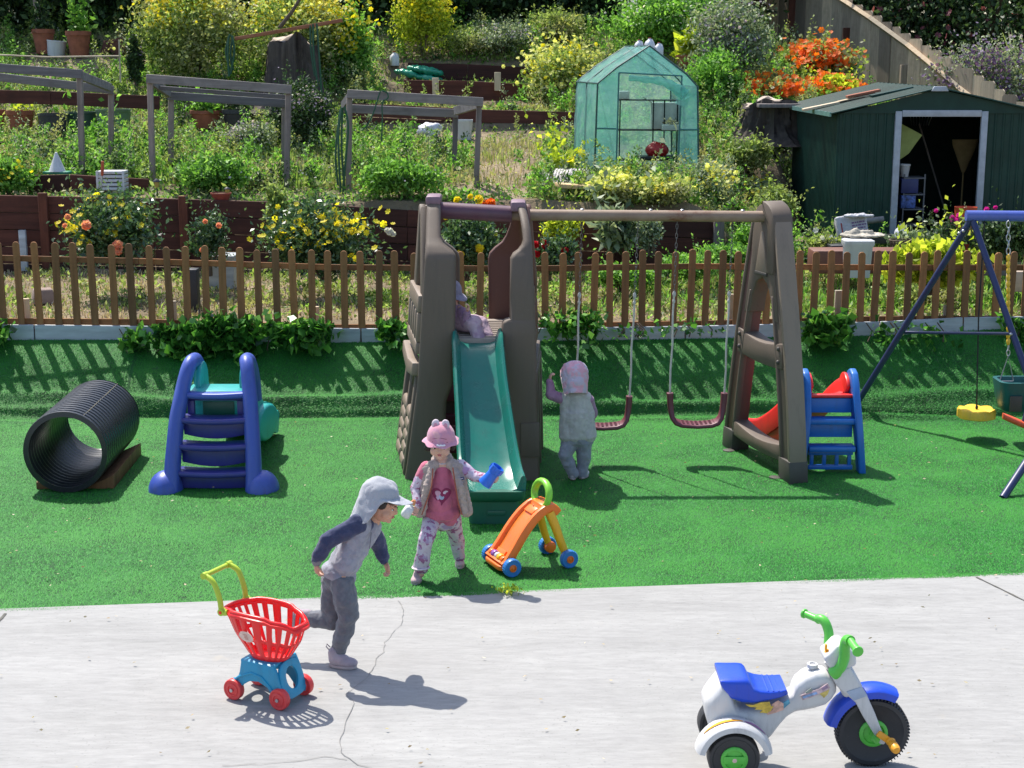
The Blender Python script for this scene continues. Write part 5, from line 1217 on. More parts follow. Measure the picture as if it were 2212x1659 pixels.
# ---- running boy on the concrete
def running_boy():
    gp = G(738, 1441); Y = gp.y; W = lambda u, v, dy=0.0: D(u, v, Y+dy)
    t = thing('person', 'running child in grey legionnaire hat, navy-sleeved grey sweatshirt and grey sweatpants', 'person', (gp.x, Y, 0.012))
    o = Vector(t.location); L = lambda u, v, dy=0.0: W(u, v, dy) - o
    hc = L(824, 1086, 0.0); M = basis((0.88,-0.28,-0.36), (0.35,0,0.9), hc)
    neck = L(800,1130,0.01); sN, sF = L(771,1133,-0.065), L(800,1138,0.075); hip = L(728,1232,0.01)
    eN, wN = L(705,1170,-0.11), L(684,1214,-0.10); eF, wF = L(822,1183,0.12), L(829,1210,0.10)
    hipN, hipF = L(738,1250,-0.05), L(722,1252,0.055); kn, an = L(752,1330,-0.05), L(731,1402,-0.01); kF, aF = L(716,1338,0.07), L(652,1335,0.09)
    body = MB(); head_prims(body, M, 1.0); limb(body, [hc + Vector((-0.02,0,-0.05)), neck], [0.038,0.036]); limb(body, [neck, hip], [0.05,0.055])
    limb(body, [sN, eN, wN], [0.030,0.025,0.017]); limb(body, [sF, eF, wF], [0.030,0.025,0.017]); limb(body, [neck, sN], [0.035,0.030]); limb(body, [neck, sF], [0.035,0.030])
    limb(body, [hipN, kn, an, an + Vector((0,0,-0.05))], [0.04,0.034,0.026,0.024]); limb(body, [hipF, kF, aF, aF + Vector((-0.03,0,0.0))], [0.04,0.034,0.026,0.024]); limb(body, [hip, hipN], [0.045,0.04]); limb(body, [hip, hipF], [0.045,0.04])
    hand_prims(body, wN + Vector((0,0,-0.008)), (-0.02,-0.1,-1), (0.6,0.3,0), 1.0, 1.15, 1); hand_prims(body, wF + Vector((0.006,0,-0.008)), (0.35,-0.1,-0.9), (-0.5,-0.3,0), 1.0, 0.8, -1)
    b = blob(body, 'body', M_skin, t, 0.0038, 3)
    face_bits(M, b, 1.0)
    mb = MB(); mb.ell((0,-0.016,0.030), (0.077,0.088,0.066), 18, 12, M); mb.ell((0,0.052,0.040), (0.055,0.028,0.020), 14, 8, M)
    for s in (-1,1): mb.ell((s*0.066,0.02,0.015), (0.014,0.03,0.03), 10, 8, M)
    blob(mb, 'hair', M_hair, b, 0.005, 2, 0.006, tex_soft)
    M_hatg = cloth('light_grey_hat_cotton', (0.36,0.37,0.40), (0.31,0.32,0.36), 8)
    hat(M @ T(0,-0.010,0.010) @ Matrix.Rotation(0.22,4,'X'), M_hatg, t, 0.95, brim=0.085, bdown=0.006, flap=0.145, flare=0.030, rx=0.090, ry=0.102, rz=0.092, z0=0.026, bx=2.4, blift=-0.004, fold=0.022, wave=0.12)
    M_gsw = cloth('heather_grey_sweatshirt', (0.30,0.30,0.345), (0.25,0.25,0.295), 30); M_nsw = cloth('navy_sweatshirt_sleeve', (0.040,0.048,0.10), (0.055,0.062,0.12), 30); M_gp = cloth('grey_sweatpants', (0.15,0.155,0.175), (0.125,0.13,0.15), 30)
    mb = MB(); mid = neck.lerp(hip, 0.55)
    limb(mb, [neck + Vector((-0.005,0,-0.02)), mid, hip + Vector((0.004,0,-0.02))], [0.060,0.088,0.075], 18); mb.ell((0,0,0), (0.095,0.10,0.055), 20, 10, basis((0,-1,0),(0.45,0,0.9), hip + Vector((0.012,0,-0.012)))); limb(mb, [sN.lerp(neck,0.3), L(748,1215,-0.035)], [0.055,0.072]); limb(mb, [sF.lerp(neck,0.3), L(748,1212,0.05)], [0.055,0.072]); 
    blob(mb, 'sweatshirt', M_gsw, t, 0.005, 6, 0.024)
    for s_, a_, c_ in ((sN, eN, wN), (sF, eF, wF)):
        mb = MB(); limb(mb, [neck + Vector((0,0,-0.012)), s_, s_.lerp(a_,0.5), a_, c_.lerp(a_,0.25), c_.lerp(a_, 0.06)], [0.046,0.055,0.047,0.041,0.036,0.029], 16); sl_ = blob(mb, 'sleeve', M_nsw, t, 0.005, 5, 0.022)
        mb = MB(); limb(mb, [c_.lerp(a_,0.12), c_], [0.027,0.025]); blob(mb, 'cuff', M_nsw if s_ is sF else cloth('grey_cuff', (0.20,0.205,0.22)), sl_, 0.004, 2)
    mb = MB(); limb(mb, [neck + Vector((-0.03,-0.03,0.0)), neck + Vector((-0.045,0.0,-0.01)), neck + Vector((-0.03,0.04,0.0))], [0.028,0.032,0.028]); blob(mb, 'hood', M_nsw, t, 0.005, 4, 0.010)
    for dy in (-0.055, -0.04):
        mb = MB(); p = L(802,1150,dy-0.02); mb.tube([p, p + Vector((-0.004,-0.006,-0.04)), p + Vector((-0.010,-0.003,-0.085))], 0.0025, 6); mb.build('drawstring', M_gp, t)
    mb = MB(); mb.ell(tuple(hip + Vector((0.006,0,-0.03))), (0.080,0.088,0.055)); limb(mb, [hip + Vector((0.0,0,-0.04)), hipN + Vector((0,0.01,-0.03)), hipN.lerp(kn,0.55), kn, kn.lerp(an,0.55), an.lerp(kn,0.04)], [0.070,0.066,0.068,0.057,0.050,0.042], 18)
    limb(mb, [hip + Vector((0,0,-0.04)), hipF + Vector((0,0,-0.01)), hipF.lerp(kF,0.5), kF, kF.lerp(aF,0.5), aF.lerp(kF,0.08)], [0.070,0.070,0.066,0.056,0.050,0.040], 18); blob(mb, 'sweatpants', M_gp, t, 0.005, 6, 0.028)
    M_sh = cloth('mauve_grey_knit_shoe', (0.40,0.34,0.37), (0.35,0.30,0.33), 20)
    heel = L(713,1437,-0.02); heel.z = 0.002; s1 = shoe(t, heel, (0.97,-0.22,0), 1.12, M_sh, M_sole)
    mb = MB(); q = heel + Vector((0.0,0,0.085)); mb.tube([q, q + Vector((-0.018,0,0.022)), q + Vector((-0.014,0,0.035)), q + Vector((0.004,0,0.018))], 0.003, 6); mb.build('pull_loop', M_sh, s1)
    shoe(t, aF + Vector((-0.045,0,0.045)), (-0.05,-0.1,-1), 1.1, M_sh, M_sole, up=Vector((-1,0,0)).cross(Vector((0,0,1))).cross(Vector((0,0,-1))) if False else Vector((1,0,0)))
running_boy()

# ---- girl in the pink hat
def print_cloth(name, base, c2, c3, scale=26):
    m, n, p = new_mat(name); co = coords(n); f = noise(n, co, scale, 2, 0.6); g = noise(n, co, scale*0.6, 2, 0.5)
    col = ramp(n, f, [base, base, c2], [0.0, 0.53, 0.60]); col = mixc(n, ramp(n, g, [(0,0,0),(1,1,1)], [0.60,0.66]), col, c3)
    n.links.new(col, p.inputs['Base Color']); p.inputs['Roughness'].default_value = 0.9; p.inputs['Specular IOR Level'].default_value = 0.2; return m
def pink_girl():
    gf = G(904, 1262); gb = G(992, 1226); Y = (gf.y+gb.y)/2; t = thing('person', 'toddler in pink eared bucket hat, beige fleece vest and pink heart shirt', 'person', ((gf.x+gb.x)/2, Y, 0))
    o = Vector(t.location); L = lambda u, v, dy=0.0: D(u, v, Y+dy) - o
    hc = L(952, 958, 0.0); M = basis((-0.06,-0.96,-0.22), (0,-0.3,0.95), hc)
    neck = L(955,1002,0.01); sL, sR = L(921,1012,0.0), L(995,1008,0.01); hip = L(955,1108,0.02)
    eL, wL = L(898,1056,-0.02), L(904,1092,-0.09); eR, wR = L(1024,1028,-0.02), L(1054,1036,-0.07)
    hL, hR = L(935,1120,0.01), L(975,1118,0.02); kL, kR = L(920,1168,gf.y-Y+0.0), L(987,1168,gb.y-Y-0.02); aL, aR = L(909,1226,gf.y-Y+0.02), L(992,1204,gb.y-Y)
    body = MB(); k = 0.92; head_prims(body, M, k); limb(body, [hc + Vector((0,0.01,-0.05)), neck], [0.036,0.034]); limb(body, [neck, hip], [0.05,0.068])
    limb(body, [neck, sL, eL, wL], [0.034,0.030,0.024,0.016]); limb(body, [neck, sR, eR, wR], [0.034,0.030,0.024,0.016]); limb(body, [hip, hL, kL, aL, aL+Vector((0,0,-0.04))], [0.06,0.05,0.036,0.024,0.022]); limb(body, [hip, hR, kR, aR, aR+Vector((0,0,-0.03))], [0.06,0.05,0.036,0.024,0.022])
    hand_prims(body, wL + Vector((-0.004,-0.004,-0.004)), (-0.45,-0.3,-0.8), (0.3,-0.9,0.1), 0.9, 0.9, 1); hand_prims(body, wR + Vector((0.008,-0.004,0)), (0.9,-0.25,-0.1), (0.1,-0.6,0.75), 0.9, 1.2, -1)
    b = blob(body, 'body', M_skin2, t, 0.0038, 3); face_bits(M, b, k)
    mb = MB(); mb.ell((0,-0.02,0.026), (0.076,0.084,0.070), 18, 12, M)
    for s, dz in ((-1,-0.02),(1,-0.02)): mb.ell((s*0.074,-0.004,-0.012), (0.018,0.024,0.036), 12, 8, M)
    mb.ell((0.078,0.0,-0.030), (0.024,0.022,0.026), 12, 8, M); blob(mb, 'hair', M_hair, b, 0.004, 2, 0.008, tex_soft)
    M_ph = cloth('pink_terry_hat', (0.60,0.27,0.34), (0.52,0.25,0.36), 12, c3=(0.62,0.33,0.36)); M_ear = cloth('pale_ear_plush', (0.66,0.55,0.60)); M_st = plain('embroidery_thread', (0.22,0.07,0.10), 0.8, bstr=0)
    h = hat(M @ T(0,-0.006,0.012) @ Matrix.Rotation(0.10,4,'X'), M_ph, t, k, rx=0.090, ry=0.098, rz=0.104, z0=0.016, all_round=0.027, wave=0.20, brim=0.004, bdown=0.004, flap=0, name='bucket_hat', fold=0.006)
    for s in (-1, 1):
        c = M @ (Vector((s*0.033,-0.012,0.128))*k); mb = MB(); Mr = basis((0,-1,0.1), (s*0.15,0,1), c); mb.ell((0,0,0.004), (0.025,0.014,0.031), 14, 10, Mr); e_ = blob(mb, 'ear', M_ear, h, 0.004, 2)
        mb = MB(); mb.ell((0,0.008,0), (0.013,0.008,0.018), 12, 8, Mr); mb.build('ear_lining', M_ph, e_)
    # stitched smile and eyes
    P = []
    for i in range(12):
        a = lerp(-0.62, 0.62, i/11); zz = 0.062 + 0.012*math.cos(a*2.4); rr_ = math.sqrt(max(0.05, 1-((zz-0.008)/0.10)**2)); P.append(M @ (Vector((0.094*math.sin(a)*rr_, 0.106*math.cos(a)*rr_-0.010, zz))*k))
    mb = MB(); mb.tube(P, 0.0016, 5); mb.build('stitched_line', M_st, h)
    for x in (-0.05, 0.045):
        mb = MB(); mb.ell((x*k, 0.078*k, 0.050*k), (0.003,0.004,0.003), 8, 6, M); mb.build('stitched_dot', M_st, h)
    mb = MB()
    for i in range(5): mb.ell(((-0.034+0.011*i)*k, (0.098-0.0015*abs(i-3))*k, (0.036 - 0.003*(i % 2))*k), (0.008,0.004,0.007), 10, 6, M)
    blob(mb, 'cloud_patch', cloth('patch_white', (0.70,0.72,0.78)), h, 0.003, 2)
    # shirt
    M_ps = cloth('rose_pink_shirt', (0.50,0.13,0.20), (0.43,0.11,0.175), 14); M_pr = print_cloth('floral_sleeve_print', (0.56,0.48,0.56), (0.32,0.12,0.20), (0.42,0.26,0.42), 34)
    mb = MB(); mid = neck.lerp(hip,0.5); limb(mb, [neck + Vector((0,0.005,-0.028)), mid + Vector((0,-0.01,0)), hip + Vector((0,0,-0.012))], [0.058,0.086,0.066], 18); limb(mb, [sL.lerp(neck,0.25)+Vector((0,0,-0.02)), hL.lerp(hip,0.3) + Vector((0,0,0.01))], [0.042,0.078]); limb(mb, [sR.lerp(neck,0.25)+Vector((0,0,-0.02)), hR.lerp(hip,0.3) + Vector((0,0,0.01))], [0.042,0.078]); mb.ell(tuple(L(952,1085,-0.035)), (0.075,0.062,0.085)); mb.ell(tuple(L(955,1104,0.0)), (0.112,0.092,0.06)); mb.ell(tuple(L(955,1112,0.0)), (0.106,0.088,0.035))
    sh = blob(mb, 'shirt', M_ps, t, 0.005, 5, 0.016)
    mb = MB(); mb.lathe([(0.040,0),(0.044,0.004),(0.040,0.010)], 20, basis((0,-1,0),(0,-0.35,1), neck + Vector((0,-0.006,0.006))), False); o_ = mb.build('collar_trim', cloth('white_trim',(0.65,0.63,0.63)), sh); o_.modifiers.new('s','SOLIDIFY').thickness = 0.004
    # the heart printed on the chest, bent round the belly
    c = L(955,1062,0); hp = []
    for i in range(40):
        a = 2*math.pi*i/40; hp.append((0.0036*16*math.sin(a)**3, 0.0036*(13*math.cos(a)-5*math.cos(2*a)-2*math.cos(3*a)-math.cos(4*a))))
    fy = lambda x, z: -0.092 - 0.004*math.cos(z*20) + 6.5*x*x*0.9 - 0.25*(-z)*0.25
    M_ht = cloth('dark_rose_heart_print', (0.26,0.035,0.09)); heart = MB(); n = len(hp)
    rings = []
    for f in (0.02, 0.35, 0.7, 1.0): rings.append([Vector((c.x + x*f, fy(x*f, z*f) - 0.0, c.z + z*f)) for x, z in hp])
    heart.ring(rings); ho = heart.build('heart_print', M_ht, sh, smooth=60); sw = ho.modifiers.new('wrap','SHRINKWRAP'); sw.target = sh; sw.offset = 0.0022; sw.wrap_method = 'PROJECT'; sw.use_project_y = True; sw.use_negative_direction = True; sw.use_positive_direction = True
    for dx, dz, r, m in ((-0.022,0.012,0.017,(0.62,0.36,0.45)),(0.026,0.012,0.016,(0.62,0.52,0.58)),(0.002,-0.008,0.016,(0.42,0.50,0.60)),(-0.02,-0.012,0.011,(0.60,0.42,0.50))):
        mb = MB(); mb.ring([[Vector((c.x+dx+r*f*math.cos(2*math.pi*i/20)*(1+0.12*math.sin(6*math.pi*i/20)), -0.12, c.z+dz+r*f*math.sin(2*math.pi*i/20))) for i in range(20)] for f in (0.05,0.6,1.0)]); q = mb.build('print_patch', cloth('print_tint', m), ho); sw = q.modifiers.new('wrap','SHRINKWRAP'); sw.target = sh; sw.offset = 0.0036; sw.wrap_method = 'PROJECT'; sw.use_project_y = True; sw.use_negative_direction = True; sw.use_positive_direction = True
    for s_, a_, c_ in ((sL, eL, wL), (sR, eR, wR)):
        mb = MB(); limb(mb, [s_ + Vector((0,0,0.0)), s_.lerp(a_,0.5), a_, c_.lerp(a_,0.3), c_.lerp(a_, 0.02)], [0.042,0.039,0.035,0.031,0.024], 14); q = blob(mb, 'sleeve', M_pr, t, 0.005, 4, 0.014)
        mb = MB(); limb(mb, [s_ + Vector((0,-0.003,0.002)), s_.lerp(a_,0.42)], [0.045,0.041], 14); blob(mb, 'upper_sleeve', M_ps if s_ is sL else M_pr, q, 0.005, 3, 0.010)
    # vest
    M_v = cloth('beige_fleece', (0.40,0.32,0.28), (0.33,0.27,0.24), 40); M_vd = cloth('rust_binding', (0.36,0.10,0.06))
    mb = MB()
    for s, sh_, hh, off in ((-1, sL, L(908,1105,-0.02), 0), (1, sR, L(1008,1103,-0.01), 0)):
        limb(mb, [sh_.lerp(neck,0.55) + Vector((0,-0.02,0.012)), sh_ + Vector((-s*0.006,-0.012,0.002)), sh_.lerp(hh,0.45) + Vector((-s*0.012,-0.018,0)), hh], [0.034,0.040,0.040,0.040], 12)
        limb(mb, [sh_.lerp(neck,0.4) + Vector((0,-0.045,0.0)), L(922 if s<0 else 994,1050,-0.085), L(913 if s<0 else 1003,1105,-0.075)], [0.022,0.024,0.024], 10)
    limb(mb, [neck + Vector((0,0.05,0)), hip + Vector((0,0.05,0.01))], [0.07,0.085], 14)
    v = blob(mb, 'vest', M_v, t, 0.0045, 3, 0.012, tex_soft)
    for s, pts in ((-1, [L(935,1012,-0.09),L(932,1050,-0.112),L(921,1085,-0.108),L(911,1112,-0.09)]), (1, [L(978,1010,-0.085),L(984,1050,-0.112),L(990,1085,-0.108),L(998,1112,-0.095)])):
        mb = MB(); mb.tube(smooth_path([tuple(p) for p in pts], 16), 0.0042, 6); mb.build('binding', M_vd, v)
    pc = L(997, 1034, -0.075); mb = MB(); mb.box((0,0,0), (0.032,0.004,0.018), Matrix.Translation(pc) @ Matrix.Rotation(-0.25, 4, 'Y')); lb = mb.build('chest_label', plain('navy_label', (0.03,0.04,0.11), 0.7, bstr=0), v, bevel=0.001)
    mb = MB(); mb.box((0,-0.0025,0.001), (0.020,0.001,0.004), Matrix.Translation(pc) @ Matrix.Rotation(-0.25, 4, 'Y')); mb.build('label_stitching', M_ear, lb, smooth=0)
    # patterned trousers
    M_pt = print_cloth('lilac_leaf_trousers', (0.52,0.46,0.52), (0.30,0.12,0.24), (0.36,0.28,0.42), 30)
    mb = MB(); limb(mb, [hip + Vector((0,0,-0.05)), hL, hL.lerp(kL,0.5), kL, kL.lerp(aL,0.55), aL.lerp(kL,0.05)], [0.064,0.060,0.053,0.046,0.046,0.048], 16); limb(mb, [hip + Vector((0,0,-0.05)), hR, hR.lerp(kR,0.5), kR, kR.lerp(aR,0.5), aR.lerp(kR,0.08)], [0.064,0.060,0.053,0.045,0.042,0.038], 16); tr = blob(mb, 'trousers', M_pt, t, 0.005, 4, 0.018)
    mb = MB(); mb.lathe([(0.050,0),(0.056,0.006),(0.050,0.014)], 20, T(*(aL + Vector((0,0,-0.004)))), False); q = mb.build('frilled_hem', M_ear, tr); q.modifiers.new('s','SOLIDIFY').thickness = 0.006
    M_gs = cloth('rose_beige_shoe', (0.50,0.36,0.36)); M_sock = cloth('grey_sock', (0.40,0.36,0.42))
    for a_, g_, d in ((aL, gf, (-0.18,-1,0)), (aR, gb, (0.05,-1,0))):
        h_ = Vector((g_.x - o.x, g_.y - o.y + 0.075, 0.006)); shoe(t, h_, d, 0.98, M_gs, M_sole); mb = MB(); limb(mb, [h_ + Vector((0,-0.02,0.05)), a_.lerp(h_, 0.25)], [0.026,0.026]); blob(mb, 'sock', M_sock, t, 0.004, 2)
    # what she holds
    bc = L(1062, 1026, -0.105) + o; cb = thing('stacking_cup', 'bright blue plastic cup held up in the hand of the child in pink', 'cup', bc)
    M_cup = plastic('cup_blue_plastic', (0.01,0.13,0.62), 0.3, 0.02); Mc = frame_from(Vector((-0.042,0.0,-0.055)), Vector((0.035,-0.008,0.045))) @ Matrix.Scale(1.2,4)
    mb = MB(); mb.lathe([(0.030,-0.002),(0.036,0.0),(0.036,0.006),(0.031,0.035),(0.028,0.060),(0.028,0.075),(0.033,0.079),(0.033,0.112),(0.029,0.112),(0.027,0.09),(0.024,0.08),(0.001,0.078)], 28, Mc); cu = mb.build('cup', M_cup, cb)
    for i in range(8):
        a = 2*math.pi*i/8; mb = MB(); mb.box((0.034*math.cos(a), 0.034*math.sin(a), 0.096), (0.006,0.006,0.026), Mc); mb.build('cup_ridge', M_cup, cu, bevel=0.001)
    wc = L(884, 1100, -0.16) + o; wb_ = thing('toy_bottle', 'small white rounded toy bottle held by the child in pink, beside the grey hat', 'toy', wc)
    M_wb2 = plastic('white_toy_plastic', (0.66,0.66,0.64), 0.35, 0.03); Mc = frame_from(Vector((-0.030,0,-0.045)), Vector((0.02,0,0.035))) @ Matrix.Scale(1.3,4)
    mb = MB(); mb.ring([[Mc @ Vector((x, y, z)) for x, y in rr(-w, w, -w*0.7, w*0.7, 0.012, 4)] for z, w in ((0,0.022),(0.008,0.031),(0.05,0.029),(0.058,0.020),(0.06,0.012),(0.074,0.011))]); mb.build('bottle', M_wb2, wb_, smooth=60)
    mb = MB(); mb.lathe([(0.012,0.070),(0.013,0.076),(0.008,0.090),(0.001,0.093)], 14, Mc); mb.build('nozzle', plastic('peach_plastic',(0.65,0.25,0.10),0.4,0.02), wb_)
pink_girl()

# ---- toddler seen from behind
def back_toddler():
    gp = G(1249, 1036); Y = gp.y; t = thing('person', 'toddler seen from behind in pale pink flap hat, cream vest and grey leggings', 'person', (gp.x, Y, 0)); o = Vector(t.location); L = lambda u, v, dy=0.0: D(u, v, Y+dy) - o
    hc = L(1240,812,0.0); M = basis((-0.25,0.9,-0.25), (0,0.1,1), hc); neck = L(1246,850,0.0); hip = L(1247,940,0.0)
    sL, sR = L(1219,862,0.0), L(1272,864,0.0); eL, wL = L(1190,853,0.03), L(1187,824,0.07); eR, wR = L(1280,895,0.05), L(1272,915,0.14)
    hL, hR = L(1234,950), L(1261,950); kL, kR = L(1221,982,-0.03), L(1262,988,0.02); aL, aR = L(1238,1024,0.0), L(1257,1024,0.03)
    body = MB(); k = 0.95; head_prims(body, M, k); limb(body, [hc + Vector((0,0,-0.05)), neck, hip], [0.04,0.05,0.07]); limb(body, [neck, sL, eL, wL], [0.034,0.03,0.026,0.018]); limb(body, [neck, sR, eR, wR], [0.034,0.03,0.026,0.018]); limb(body, [hip, hL, kL, aL, aL+Vector((0,0,-0.03))], [0.06,0.05,0.036,0.026,0.024]); limb(body, [hip, hR, kR, aR, aR+Vector((0,0,-0.03))], [0.06,0.05,0.036,0.026,0.024])
    hand_prims(body, wL, (0.15,0.15,1), (1,0.2,0), 0.95, 0.9, 1); hand_prims(body, wR, (-0.1,0.6,-0.5), (-1,0,0), 0.95, 0.9, 1); b = blob(body, 'body', M_skin2, t, 0.004, 3); face_bits(M, b, k)
    M_h = cloth('pink_patchwork_hat', (0.66,0.34,0.42), (0.56,0.42,0.50), 10, pos=(0.46,0.54), c3=(0.50,0.42,0.52)); hat(M, M_h, t, k, brim=0.06, bdown=0.02, flap=0.16, flare=-0.016, rx=0.104, ry=0.114, rz=0.092, z0=0.022, wave=0.15, bx=3.0, fold=0.024)
    M_v = cloth('cream_fleece_vest', (0.48,0.45,0.43), (0.42,0.39,0.38), 30); mb = MB(); limb(mb, [neck + Vector((0,0,-0.02)), neck.lerp(hip,0.5), hip + Vector((0,0,0.02))], [0.075,0.105,0.104], 18); limb(mb, [sL.lerp(neck,0.3), hL + Vector((-0.012,0,0.05))], [0.055,0.085]); limb(mb, [sR.lerp(neck,0.3), hR + Vector((0.014,0,0.05))], [0.055,0.085]); blob(mb, 'vest', M_v, t, 0.005, 4, 0.018)
    M_s = cloth('mauve_sleeve', (0.36,0.20,0.30), (0.31,0.17,0.27), 16); M_l = cloth('pale_grey_leggings', (0.30,0.30,0.35), (0.25,0.25,0.30), 22)
    for s_, a_, c_ in ((sL,eL,wL),(sR,eR,wR)): mb = MB(); limb(mb, [s_, a_, c_], [0.045,0.040,0.028]); blob(mb, 'sleeve', M_s, t, 0.005, 4, 0.014)
    mb = MB(); limb(mb, [hip + Vector((0,-0.01,-0.01)), hL, kL, kL.lerp(aL,0.6), aL], [0.088,0.074,0.055,0.045,0.040], 16); limb(mb, [hip, hR, kR, kR.lerp(aR,0.6), aR], [0.088,0.074,0.054,0.043,0.038], 16); blob(mb, 'leggings', M_l, t, 0.005, 4, 0.018)
    M_sh = cloth('white_toddler_shoe', (0.55,0.53,0.55)); 
    for a_, d in ((aL, (-0.1,1,0)), (aR, (0.35,1,0))): h_ = Vector((a_.x, a_.y - 0.03, 0.006)); shoe(t, h_, d, 0.95, M_sh, M_sole)
back_toddler()

# ---- child sitting at the top of the slide
def slide_child():
    Y = 11.24; s0 = L0 = D(1000, 735, Y); t = thing('person', 'small child in lilac clothes sitting at the top of the green slide', 'person', s0); o = Vector(s0); L = lambda u, v, dy=0.0: D(u, v, Y+dy) - o
    hc = L(973,632,0.10); M = basis((0.75,-0.55,-0.2), (0,0,1), hc); neck = L(980,665,0.08); hip = L(985,722,0.12); hip.z = 1.07 + 0.075 - o.z
    sR = L(1000,676,0.03); eR = L(1006,700,-0.02); wR = L(1009,672,-0.07); sL = L(962,676,0.10); eL = L(958,700,0.10); wL = L(975,712,0.0)
    kN, aN = L(1024,700,-0.05), L(1036,738,-0.10); kF, aF = L(1038,700,0.05), L(1058,734,-0.04)
    body = MB(); k = 0.92; head_prims(body, M, k); limb(body, [hc + Vector((0,0,-0.04)), neck, hip], [0.036,0.045,0.065]); limb(body, [neck, sR, eR, wR], [0.034,0.03,0.025,0.017]); limb(body, [neck, sL, eL, wL], [0.034,0.03,0.025,0.017]); limb(body, [hip, kN, aN], [0.055,0.04,0.026]); limb(body, [hip, kF, aF], [0.055,0.04,0.026])
    hand_prims(body, wR, (0.3,-0.3,0.9), (-0.8,-0.2,0), 0.92, 1.0, 1); hand_prims(body, wL, (0.8,-0.3,-0.3), (0,-0.5,-1), 0.92, 0.6, 1); b = blob(body, 'body', M_skin2, t, 0.004, 3); face_bits(M, b, k)
    mb = MB(); mb.ell((0,-0.012,0.03), (0.078,0.088,0.07), 16, 10, M); blob(mb, 'hair', M_hair, b, 0.005, 2)
    hat(M, cloth('lilac_grey_hat', (0.26,0.24,0.33)), t, k, brim=0.065, bdown=0.03, flap=0.13, flare=0.03, z0=0.008, bx=2.2, rx=0.09, ry=0.103, rz=0.1, fold=0.008)
    M_j = cloth('lilac_jacket', (0.34,0.21,0.31), (0.29,0.18,0.27), 20); mb = MB(); limb(mb, [neck + Vector((0,0,-0.02)), neck.lerp(hip,0.5), hip + Vector((0,0,0.01))], [0.06,0.085,0.085], 16); limb(mb, [sR, eR, wR.lerp(eR,0.1)], [0.045,0.040,0.028]); limb(mb, [sL, eL, wL.lerp(eL,0.1)], [0.045,0.040,0.028]); blob(mb, 'jacket', M_j, t, 0.005, 4, 0.018)
    M_tr = print_cloth('pale_pink_trousers', (0.48,0.36,0.42), (0.40,0.28,0.36), (0.36,0.24,0.33), 14); mb = MB(); limb(mb, [hip, kN, aN.lerp(kN,0.08)], [0.076,0.064,0.046], 16); limb(mb, [hip, kF, aF.lerp(kF,0.08)], [0.076,0.062,0.044], 16); blob(mb, 'trousers', M_tr, t, 0.005, 4, 0.02)
    M_sh = cloth('grey_white_shoe', (0.36,0.35,0.39))
    shoe(t, L(1028,752,-0.08) + Vector((0,0,0.0)), (0.75,-0.6,0.0), 0.92, M_sh, M_sole); shoe(t, L(1050,748,-0.02), (0.85,-0.5,0.0), 0.92, M_sh, M_sole)
slide_child()

# ---- child almost wholly outside the picture, holding the swing leg
def edge_child():
    pp = B2.lerp(F3, 0.86); t = thing('person', 'child at the right picture edge, only a pale hand gripping the navy swing leg', 'person', (pp.x+0.42, pp.y+0.1, 0)); o = Vector(t.location)
    h = pp - o; V_ = Vector; hc = V_((0.02,0,0.80)); M = basis((-0.9,-0.3,-0.2), (0,0,1), hc); neck = V_((0.02,0,0.70)); hip = V_((0.03,0,0.42))
    wr = h + V_((0.055,-0.02,0.005)); el = V_((-0.10,-0.06,0.42)); wr2 = V_((0.05,0.12,0.42)); body = MB(); head_prims(body, M, 0.93); limb(body, [hc, neck, hip], [0.04,0.05,0.07]); limb(body, [neck, V_((0,-0.09,0.67)), el, wr], [0.034,0.03,0.025,0.018]); limb(body, [neck, V_((0,0.09,0.67)), V_((0.03,0.13,0.55)), wr2], [0.034,0.03,0.025,0.018])
    for s in (-1,1): limb(body, [hip, V_((0.0,s*0.06,0.36)), V_((-0.02,s*0.07,0.2)), V_((0.0,s*0.07,0.05))], [0.06,0.05,0.036,0.026])
    hand_prims(body, wr, (-1,0.0,0.05), (0.1,1,0.1), 1.0, 1.1, 1); hand_prims(body, wr2, (0,0,-1), (-1,0,0), 0.95, 0.8, 1); b = blob(body, 'body', M_skin2, t, 0.004, 3); face_bits(M, b, 0.93)
    mb = MB(); mb.ell((0,-0.015,0.028), (0.08,0.09,0.075), 16, 10, M); blob(mb, 'hair', M_hair, b, 0.005, 2, 0.006, tex_soft)
    Mj = cloth('pale_jacket', (0.45,0.42,0.45)); mb = MB(); limb(mb, [neck + V_((0,0,-0.02)), hip], [0.08,0.10], 16); limb(mb, [V_((0,-0.09,0.67)), el, wr.lerp(el,0.25)], [0.045,0.04,0.03]); limb(mb, [V_((0,0.09,0.67)), V_((0.03,0.13,0.55)), wr2.lerp(V_((0.03,0.13,0.55)),0.1)], [0.045,0.04,0.03]); blob(mb, 'jacket', Mj, t, 0.005, 4, 0.014)
    mb = MB()
    for s in (-1,1): limb(mb, [hip, V_((0.0,s*0.06,0.36)), V_((-0.02,s*0.07,0.2)), V_((0.0,s*0.07,0.07))], [0.085,0.072,0.055,0.045])
    blob(mb, 'trousers', cloth('dark_trousers', (0.10,0.10,0.14)), t, 0.005, 4, 0.014)
    for s in (-1,1): shoe(t, V_((0.03,s*0.07,0.006)), (-1,0,0), 0.98, cloth('grey_shoe',(0.3,0.3,0.32)), M_sole)
edge_child()
